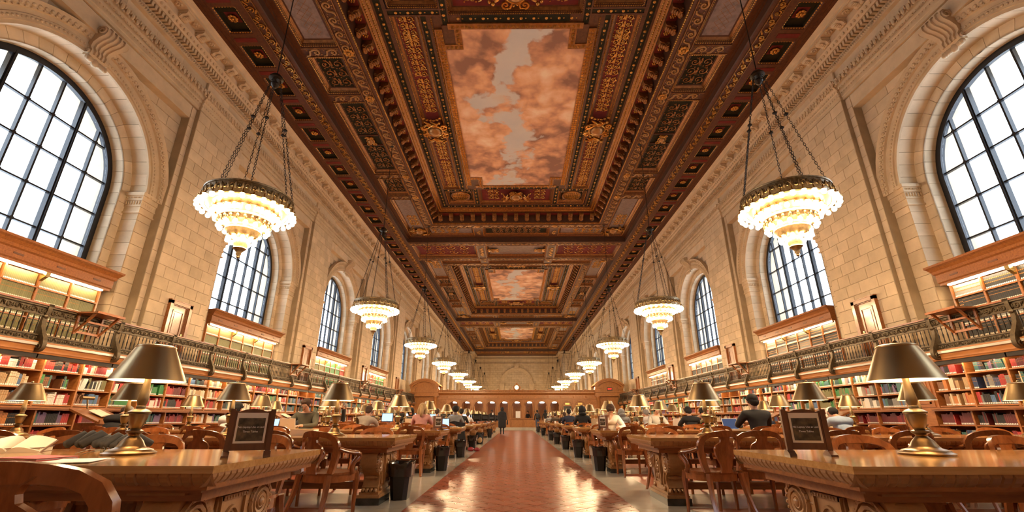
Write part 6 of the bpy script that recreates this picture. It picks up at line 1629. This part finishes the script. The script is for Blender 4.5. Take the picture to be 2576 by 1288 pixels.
# sloping oak stands for big reference books, beyond the tables along the walls
def ref_stand(x_, y_, rz, label):
    t = thing('reading_stand', label, 'lectern', (x_, y_, 0), rz)
    obj('body', MB().box(-.4, .4, -.2, .2, .08, .92).box(-.36, .36, -.24, -.2, .16, .84).mesh('body', 'oak'), t); obj('base', MB().box(-.44, .44, -.26, .24, 0, .08).mesh('base', 'oak_case'), t)
    obj('desk_top', MB().hexa([(-.5, -.3, .90), (.5, -.3, .90), (.5, .3, 1.16), (-.5, .3, 1.16), (-.5, -.3, .94), (.5, -.3, .94), (.5, .3, 1.20), (-.5, .3, 1.20)]).box(-.5, .5, -.33, -.3, .9, .98).mesh('desk_top', 'oak'), t)
    obj('reading_lamp', MB().tube([(-.18, .36, 1.42), (.18, .36, 1.42)], .035, 8).tube([(0, .36, 1.42), (0, .3, 1.2)], .014, 6).mesh('reading_lamp', 'bronze', 40), t)
    return t
for n_, (x_, y_, rz, w) in enumerate(((-8.85, 10.15, pi / 2 + .15, 'third left table'), (8.85, 13.7, -pi / 2 - .1, 'fourth right table'), (-8.8, 18.3, pi / 2, 'fifth left table'), (8.85, 17.2, -pi / 2, 'fifth right table'))):
    ref_stand(x_, y_, rz, 'sloping oak reading stand at the wall end of the %s' % w)
    o_ = open_book(x_, y_, 1.095, rz, .2, .3, 'open reference book on the sloping stand by the %s' % w, 'cover_maroon'); o_.rotation_euler = (radians(23.4), 0, rz)
# service desk by the screen
sd = thing('service_desk', 'oak service desk with white posts at the far end left of the aisle', 'desk', (-2.55, 41.6, 0)); obj('body', MB().box(-.75, .75, -.35, .35, .15, 1.02).box(-.68, -.05, -.38, -.34, .25, .92).box(.05, .68, -.38, -.34, .25, .92).mesh('body', 'oak'), sd); obj('worktop', MB().box(-.85, .85, -.42, .42, 1.02, 1.07).mesh('worktop', 'oak_top'), sd); obj('plinth', MB().box(-.78, .78, -.38, .38, 0, .15).mesh('plinth', 'marble'), sd)
for e in (-.1, .5): obj('post', MB().box(e - .05, e + .05, -.4, -.36, .75, 1.5).mesh('post', 'white_plastic'), sd)
# bag, red wool bundle on the floor
bgm = thing('backpack', 'black and tan backpack on the floor by the fifth left table', 'bag', (-1.62, 20.6, 0)); obj('sack', MB().ball((0, 0, .22), (.18, .14, .23), 12, 8).mesh('sack', 'black_cloth', 180), bgm); obj('pocket', MB().ball((.06, -.1, .16), (.11, .06, .12), 10, 6).mesh('pocket', 'cover_tan', 180), bgm); obj('strap', MB().tube([(-.1, .1, .4), (-.14, .2, .3), (-.1, .16, .08)], .016, 5).mesh('strap', 'black_cloth'), bgm)
rw = thing('knit_hat', 'bundle of dark red knitwear on the floor beside the fourth left table', 'hat', (-1.52, 16.2, 0)); obj('hat', MB().ball((0, 0, .06), (.11, .12, .07), 12, 7).ball((.2, .03, .05), (.1, .1, .06), 12, 7).mesh('hat', 'cover_crimson', 180), rw)
# buildings seen through the windows
def building(x_, y_, w, d_, h, label, rows, cols):
    t = thing('office_building', label, 'building', (x_, y_, -14)); obj('wall', MB().box(-d_ / 2, d_ / 2, -w / 2, w / 2, 0, h).mesh('wall', 'building_stone'), t); s = -1 if x_ > 0 else 1
    wm = MB().box(-.1, .1, -.8, .8, 0, 2.0).mesh('window', 'building_glass')
    for i in range(rows):
        for j in range(cols): obj('window', wm, t, (s * (d_ / 2 + .02), -w / 2 + w * (j + .5) / cols, h - 3.6 - 3.4 * i))
plain('building_stone', (.62, .62, .60), .8); plain('building_glass', (.30, .40, .42), .2)
building(62, 52, 40, 20, 27, 'pale stone building seen low through the right windows', 4, 9)
building(-75, 66, 34, 20, 46, 'pale office tower with green glass seen through the second left window', 9, 7)

# ================================================================== PEOPLE
for n_, c in dict(hair_black=(.012, .01, .009), hair_brown=(.06, .03, .016), hair_grey=(.28, .26, .24), hair_blonde=(.48, .31, .14), shirt_white=(.72, .68, .62), shirt_blue=(.30, .38, .50), sweater_tan=(.42, .34, .26), sweater_pink=(.62, .30, .26),
                  sweater_grey=(.27, .27, .26), sweater_tank=(.36, .35, .33), coat_black=(.014, .013, .014), coat_grey=(.035, .038, .042), coat_olive=(.06, .055, .035), coat_navy=(.016, .022, .05), coat_brown=(.09, .06, .035), trousers_dark=(.02, .022, .03), jeans=(.06, .09, .16), shoe=(.02, .018, .016)).items(): cloth(n_, c)
def skinned(joints, edges, name):
    """one continuous body surface grown over a skeleton; joints: name -> (pos, radius, region)"""
    ks = list(joints); ix = {k: i for i, k in enumerate(ks)}
    me = bpy.data.meshes.new('sk'); me.from_pydata([joints[k][0] for k in ks], [(ix[a], ix[b]) for a, b in edges], [])
    o_ = bpy.data.objects.new('sk', me); COL.objects.link(o_)
    md = o_.modifiers.new('s', 'SKIN'); md.use_smooth_shade = True
    for i, k in enumerate(ks):
        r = joints[k][1]; me.skin_vertices[0].data[i].radius = r if isinstance(r, tuple) else (r, r); me.skin_vertices[0].data[i].use_root = (k == 'pelvis')
    sb_ = o_.modifiers.new('d', 'SUBSURF'); sb_.levels = 1; sb_.render_levels = 1
    dg = bpy.context.evaluated_depsgraph_get(); out = bpy.data.meshes.new_from_object(o_.evaluated_get(dg)); bpy.data.objects.remove(o_); out.name = name
    pos = [(Vector(joints[a][0]), Vector(joints[b][0]), joints[b][2]) for a, b in edges]
    out.materials.clear()
    for k in ('skin', 'shirt_white', 'trousers_dark', 'shoe'): out.materials.append(MATS[k])
    for p in out.polygons:
        c = p.center; best = None
        for a, b, reg in pos:
            ab = b - a; t = max(0, min(1, (c - a).dot(ab) / max(1e-9, ab.length_squared))); d_ = (a + ab * t - c).length
            if best is None or d_ < best[0]: best = (d_, reg)
        p.material_index = best[1]; p.use_smooth = True
    return out
def hand(J, E_, w, palm, s, dirv, side):
    """palm, four unequal fingers bent at the knuckle and a thumb from the side of the palm"""
    d_ = Vector(dirv).normalized(); sv = Vector(side).normalized(); P0 = Vector(palm)
    J['palm' + s] = (tuple(P0), (.036, .02), 0); E_.append((w, 'palm' + s))
    for k, (o_, l) in enumerate(((-.032, .062), (-.011, .074), (.011, .07), (.031, .055))):
        a = P0 + d_ * .045 + sv * o_; b = a + d_ * l * .55 + Vector((0, 0, -.004)); c = b + d_ * l * .4 + Vector((0, 0, -.022))
        J['f%d%s' % (k, s)] = (tuple(a), .011, 0); J['g%d%s' % (k, s)] = (tuple(b), .0095, 0); J['h%d%s' % (k, s)] = (tuple(c), .007, 0); E_ += [('palm' + s, 'f%d%s' % (k, s)), ('f%d%s' % (k, s), 'g%d%s' % (k, s)), ('g%d%s' % (k, s), 'h%d%s' % (k, s))]
    sg = -1 if s == 'R' else 1
    a = P0 - sv * .035 * 1 + d_ * .005; b = a + d_ * .04 - sv * .02; J['t0' + s] = (tuple(a), .012, 0); J['t1' + s] = (tuple(b), .009, 0); E_ += [('palm' + s, 't0' + s), ('t0' + s, 't1' + s)]
def seated(lean, headtilt, arms='table', sidelean=0.0):
    J = {}; E_ = []; pel = Vector((0, -.02, .56)); ax = Vector((sidelean, sin(lean), cos(lean))).normalized(); fw = Vector((0, cos(lean), -sin(lean)))
    J['pelvis'] = (tuple(pel), (.165, .125), 2)
    J['waist'] = (tuple(pel + ax * .2), (.145, .115), 1); J['chest'] = (tuple(pel + ax * .38), (.175, .125), 1); J['upper'] = (tuple(pel + ax * .49), (.125, .10), 1); J['neck'] = (tuple(pel + ax * .56), .06, 1)
    nb = pel + ax * .56; ha = Vector((0, sin(lean + headtilt), cos(lean + headtilt))); J['nape'] = (tuple(nb + ha * .06), .055, 0)
    hc = nb + ha * .17; hf = Vector((0, cos(lean + headtilt), -sin(lean + headtilt)))
    J['jaw'] = (tuple(nb + ha * .11 + hf * .025), (.065, .07), 0); J['head'] = (tuple(hc + hf * .012), (.078, .095), 0); J['crown'] = (tuple(nb + ha * .245), (.06, .072), 0)
    J['nose'] = (tuple(hc + hf * .113 - ha * .012), .013, 0); J['nosetip'] = (tuple(hc + hf * .124 - ha * .026), .011, 0)
    E_ += [('pelvis', 'waist'), ('waist', 'chest'), ('chest', 'upper'), ('upper', 'neck'), ('neck', 'nape'), ('nape', 'jaw'), ('jaw', 'head'), ('head', 'crown'), ('head', 'nose'), ('nose', 'nosetip')]
    for s, g in (('L', -1), ('R', 1)):
        sh = pel + ax * .485 + Vector((g * .185, 0, 0)); el = sh + Vector((g * .09, .16 + .06 * sin(lean), -.20)); el.z = max(el.z, .83)
        wr = Vector((g * .10, el.y + .21, .825)); pd = Vector((-g * .3, 1, 0))
        if arms == 'face' and g > 0: el = Vector((sh.x + .05, sh.y + .22, .83)); wr = hc + hf * .10 + Vector((.05, .02, -.13)); pd = (hc + hf * .1 - wr + Vector((0, 0, .02))).normalized()
        J['sh' + s] = (tuple(sh), (.078, .082), 1); J['el' + s] = (tuple(el), .054, 1); J['wr' + s] = (tuple(wr), (.034, .028), 1); E_ += [('upper', 'sh' + s), ('sh' + s, 'el' + s), ('el' + s, 'wr' + s)]
        hand(J, E_, 'wr' + s, wr + pd * .06, s, pd, Vector((g, g * .3, 0)))
        hp = pel + Vector((g * .09, .04, -.02)); kn = Vector((g * .13, .42, .53)); an = Vector((g * .13, .40, .10))
        J['hip' + s] = (tuple(hp), .095, 2); J['kn' + s] = (tuple(kn), .066, 2); J['an' + s] = (tuple(an), .045, 2); J['heel' + s] = (tuple(an + Vector((0, 0, -.055))), .042, 3); J['toe' + s] = (tuple(an + Vector((g * .02, .17, -.065))), (.042, .03), 3)
        E_ += [('pelvis', 'hip' + s), ('hip' + s, 'kn' + s), ('kn' + s, 'an' + s), ('an' + s, 'heel' + s), ('heel' + s, 'toe' + s)]
    return skinned(J, E_, 'body'), hc, lean + headtilt
def standing(stride=0.0, h=1.0):
    J = {}; E_ = []; pel = Vector((0, 0, .92)); J['pelvis'] = (tuple(pel), (.155, .115), 2)
    for k, z, r, y_ in (('waist', 1.10, (.14, .11), .0), ('chest', 1.28, (.17, .12), .01), ('upper', 1.40, (.12, .09), 0), ('neck', 1.47, .055, .01)): J[k] = ((0, y_, z), r, 1)
    J['nape'] = ((0, .015, 1.52), .052, 0); J['jaw'] = ((0, .045, 1.555), (.06, .065), 0); J['head'] = ((0, .03, 1.63), (.075, .092), 0); J['crown'] = ((0, .01, 1.70), (.055, .07), 0); J['nose'] = ((0, .13, 1.615), .013, 0); J['nosetip'] = ((0, .142, 1.60), .011, 0)
    E_ += [('pelvis', 'waist'), ('waist', 'chest'), ('chest', 'upper'), ('upper', 'neck'), ('neck', 'nape'), ('nape', 'jaw'), ('jaw', 'head'), ('head', 'crown'), ('head', 'nose'), ('nose', 'nosetip')]
    for s, g in (('L', -1), ('R', 1)):
        J['sh' + s] = ((g * .18, 0, 1.39), (.072, .075), 1); J['el' + s] = ((g * .25, -.02 + .05 * g * stride, 1.11), .05, 1); J['wr' + s] = ((g * .25, .08 + .08 * g * stride, .88), (.034, .028), 1); E_ += [('upper', 'sh' + s), ('sh' + s, 'el' + s), ('el' + s, 'wr' + s)]
        hand(J, E_, 'wr' + s, Vector((g * .25, .10 + .08 * g * stride, .82)), s, Vector((0, .15, -1)), Vector((0, -1, 0)))
        y1 = -g * .16 * stride; J['hip' + s] = ((g * .09, 0, .88), .092, 2); J['kn' + s] = ((g * .095, y1 * .55 + .03, .50), .062, 2); J['an' + s] = ((g * .09, y1, .10), .043, 2); J['heel' + s] = ((g * .09, y1 - .02, .042), .04, 3); J['toe' + s] = ((g * .10, y1 + .15, .035), (.042, .03), 3)
        E_ += [('pelvis', 'hip' + s), ('hip' + s, 'kn' + s), ('kn' + s, 'an' + s), ('an' + s, 'heel' + s), ('heel' + s, 'toe' + s)]
    return skinned(J, E_, 'body'), Vector((0, .018, 1.63)), 0.0
POSE = {'upright': seated(.16, .12), 'lean': seated(.5, .15), 'hunch': seated(.85, .1), 'stoop': seated(.62, .35), 'read': seated(.22, .30), 'bow': seated(.42, .45, 'face'), 'side': seated(.4, .1, 'table', .25), 'stand': standing(0), 'walk': standing(1)}
HAIRM = {}
def hair_mesh(kind):
    if kind in HAIRM: return HAIRM[kind]
    m = MB(); mat = {'bald': 'hair_grey', 'hair_afro': 'hair_black', 'hair_long': 'hair_brown', 'cap_white': 'hair_black', 'hood_black': 'coat_black', 'hood_grey': 'sweater_grey'}.get(kind, kind)
    if kind == 'bald':
        for k in range(15): a = pi * (k / 14) + pi; m.ball((.088 * cos(a), .095 * sin(a) - .012, -.02), (.024, .024, .045), 7, 5)
    elif kind == 'hair_afro': m.ball((0, -.03, .045), (.118, .125, .118), 14, 10)
    elif kind.startswith('hood'): m.ball((0, -.035, .015), (.115, .125, .135), 14, 10); m.tube([(.105 * cos(a * pi / 8), .055, .01 + .12 * sin(a * pi / 8)) for a in range(16)], .024, 6, closed=True); m.ball((0, -.05, -.14), (.13, .11, .06), 12, 7)
    elif kind == 'cap_white': m.ball((0, -.045, -.01), (.094, .08, .09), 12, 8)
    else:
        m.ball((0, -.028, .03), (.096, .105, .102), 14, 10); m.ball((0, -.062, -.02), (.088, .062, .09), 12, 8); m.ball((.02, .035, .085), (.062, .05, .03), 8, 5)
        if kind in ('hair_blonde', 'hair_long'):
            m.tube([(0, -.05, .03), (0, -.085, -.08), (0, -.095, -.18), (0, -.08, -.25)], [.085, .10, .095, .05], 10, flat=.55)
            for s in (-1, 1): m.tube([(s * .075, -.02, .04), (s * .094, -.01, -.06), (s * .09, -.015, -.17), (s * .07, -.03, -.23)], [.03, .04, .036, .018], 7)
    HAIRM[kind] = m.mesh('hair', mat, 180); return HAIRM[kind]
EYE = MB().ball((0, 0, 0), (.011, .008, .009), 8, 6, 0).ball((0, .006, 0), (.006, .004, .006), 6, 4, 1).mesh('eye', ['white_plastic', 'hair_black'], 180)
EAR = MB().ball((0, 0, 0), (.012, .022, .032), 8, 6).mesh('ear', 'skin', 180); EARD = MB().ball((0, 0, 0), (.012, .022, .032), 8, 6).mesh('ear', 'skin_dark', 180)
MOUTH = MB().ball((0, 0, 0), (.022, .006, .007), 8, 4).mesh('mouth', 'cover_brown', 180)
CAPM = MB().lathe([(.0, .125), (.05, .118), (.085, .085), (.1, .03), (.102, .01), (.098, .01), (0, .02)], 16).mesh('cap', 'shirt_white', 50)
def person(pose, loc, rz, hair, top, skin_, label, legs='trousers_dark', extra=()):
    me, hc, tilt = POSE[pose]
    t = thing('person', label, 'person', loc, rz)
    b_ = obj('body', me, t)
    for i, k in enumerate((skin_, top, legs, 'shoe')): b_.material_slots[i].link = 'OBJECT'; b_.material_slots[i].material = MATS[k]
    def part(n_, m_, off, r=None):
        o_ = obj(n_, m_, t); R = Matrix.Rotation(-tilt, 3, 'X'); o_.location = hc + R @ Vector(off); o_.rotation_euler = (-tilt, 0, 0); return o_
    part('hood' if hair.startswith('hood') else 'hair', hair_mesh(hair), (0, 0, 0))
    if hair == 'cap_white': part('cap', CAPM, (0, -.005, .0)); part('visor', MB().ball((0, .12, .025), (.07, .07, .008), 12, 5).mesh('visor', 'shirt_white', 180), (0, 0, 0))
    for s in (-1, 1): part('eye', EYE, (s * .032, .094, .012)); part('ear', EAR if skin_ == 'skin' else EARD, (s * .083, .0, -.005))
    part('mouth', MOUTH, (0, .094, -.062))
    if 'glasses' in extra:
        m = MB()
        for s in (-1, 1): m.tube([(s * .033 + .024 * cos(pi * k / 6), .112, .012 + .017 * sin(pi * k / 6)) for k in range(12)], .003, 4, closed=True); m.tube([(s * .058, .11, .015), (s * .085, .02, .012)], .003, 4)
        m.tube([(-.01, .114, .014), (.01, .114, .014)], .003, 4); part('spectacles', m.mesh('spectacles', 'iron'), (0, 0, 0))
    if 'headphones' in extra:
        m = MB(); m.tube([(.115 * cos(pi * k / 10), -.02, .02 + .135 * sin(pi * k / 10)) for k in range(11)], .012, 5)
        for s in (-1, 1): m.ball((s * .115, -.02, 0), (.022, .04, .045), 8, 6)
        part('headphones', m.mesh('headphones', 'plastic_black', 60), (0, 0, 0))
        part('collar', MB().tube([(.07 * cos(pi * k / 8), .07 * sin(pi * k / 8), -.145) for k in range(16)], .02, 5, closed=True).mesh('collar', 'shirt_white'), (0, -.01, 0))
    return t
for (s, r, side, i, dx, pose, hair, top, sk_, lab) in PEOPLE:
    x_ = XS(s, i) + dx; y_ = c_(r) + side * .90
    ex_ = ('glasses',) if 'glasses' in lab else ('headphones',) if 'headphones' in lab else ()
    P_ = person('side' if 'one side' in lab else pose, (x_, y_, 0), 0 if side < 0 else pi, hair, top, sk_, lab, 'jeans' if i % 3 == 1 else 'trousers_dark', ex_)
    if top.startswith('coat') and r == 2: P_.scale = (1.14, 1.08, 1.04)
# black coat hung over the chair of the person in the grey sweater
ct = thing('coat', 'black coat draped over the chair of the grey sweater', 'coat', (XS(-1, 0), c_(4) - .90, 0)); m = MB(); n = 14
for k in range(2):
    rows_ = [[(.36 * (1 + .06 * sin(3 * i_ + z_ * 9)) * (i_ / n * 2 - 1), -.27 - .05 * k - .10 * max(0, z_ - .45) + .9 * (.3 * (i_ / n * 2 - 1)) ** 2 + .02 * sin(i_ * 2.2), z_ - .06 * abs(i_ / n * 2 - 1)) for i_ in range(n + 1)] for z_ in (.93, .8, .6, .4, .25)]
    for a, b_ in zip(rows_, rows_[1:]): m.strip(a, b_, thick=(0, -.03, 0))
obj('cloth', m.mesh('cloth', 'black_cloth', 60), ct)
# people on their feet
w_ = person('walk', (-1.02, 33.6, 0), .05, 'hood_black', 'coat_black', 'skin', 'person in a long black quilted coat walking up the aisle, seen from behind', 'trousers_dark')
m = MB(); pr = []
for k in range(13):
    z = 1.42 - .078 * k; r = .20 + .05 * sin(min(1, k / 7) * pi / 2); pr += [(r * .93, z + .036), (r, z), (r * .93, z - .036)]
m.lathe([(.10, 1.49)] + pr + [(.2, .42), (.0, .42)], 20); q = MB()
for a, b_, c in [v for v in m.v]: q.v.append((a * 1.12, b_ * .9, c))
q.f = m.f; q.m = m.m
for s in (-1, 1):
    pts = [(s * (.2 + .06 * k / 6), -.01 + .015 * k, 1.40 - .085 * k) for k in range(7)]; q.tube([p for a, b_ in zip(pts, pts[1:]) for p in (a, tuple((x + y_) / 2 for x, y_ in zip(a, b_)))], [.095, .078] * 6, 10)
obj('quilted_coat', q.mesh('quilted_coat', 'coat_black', 60), w_)
bg_ = thing('handbag', 'black handbag carried by the person in the quilted coat', 'bag', (-.66, 33.7, .62)); obj('bag', MB().hexa([(-.06, -.16, 0), (.06, -.16, 0), (.06, .16, 0), (-.06, .16, 0), (-.035, -.13, .3), (.035, -.13, .3), (.035, .13, .3), (-.035, .13, .3)]).mesh('bag', 'black_cloth'), bg_); obj('handle', MB().tube([(0, -.09, .3), (0, -.05, .42), (0, .05, .42), (0, .09, .3)], .012, 5).mesh('handle', 'black_cloth'), bg_)
person('stand', (1.85, 43.4, 0), .2, 'hair_black', 'coat_black', 'skin', 'person in a black jacket with a backpack standing at the oak counter', 'jeans')
bp_ = thing('rucksack', 'black rucksack worn by the person standing at the oak counter', 'bag', (1.89, 43.22, 1.05)); obj('sack', MB().ball((0, 0, .17), (.16, .11, .24), 12, 8).mesh('sack', 'coat_grey', 180), bp_); obj('strap', MB().tube([(-.1, .08, .36), (-.13, .2, .3), (-.12, .12, .05)], .018, 5).tube([(.1, .08, .36), (.13, .2, .3), (.12, .12, .05)], .018, 5).mesh('strap', 'black_cloth'), bp_)
person('stand', (2.55, 42.7, 0), 0, 'hood_black', 'coat_black', 'skin', 'person in a black hood standing behind the last right tables', 'trousers_dark')
person('stand', (-2.2, 42.6, 0), pi, 'hair_black', 'coat_black', 'skin_dark', 'person in dark clothes and white collar standing behind the service desk', 'trousers_dark')
person('stand', (-8.75, 24.2, 0), 2.0, 'hair_grey', 'coat_black', 'skin', 'grey-haired person in a dark jacket standing at the left bookcases', 'trousers_dark')
person('stand', (1.1, SY + 2.6, 0), 2.6, 'hair_black', 'coat_black', 'skin', 'person in black standing behind the first arch right of the clock', 'trousers_dark')
person('stand', (1.75, SY + 2.9, 0), 2.9, 'hair_brown', 'shirt_white', 'skin', 'person in a white shirt standing behind the arch right of the clock', 'jeans')
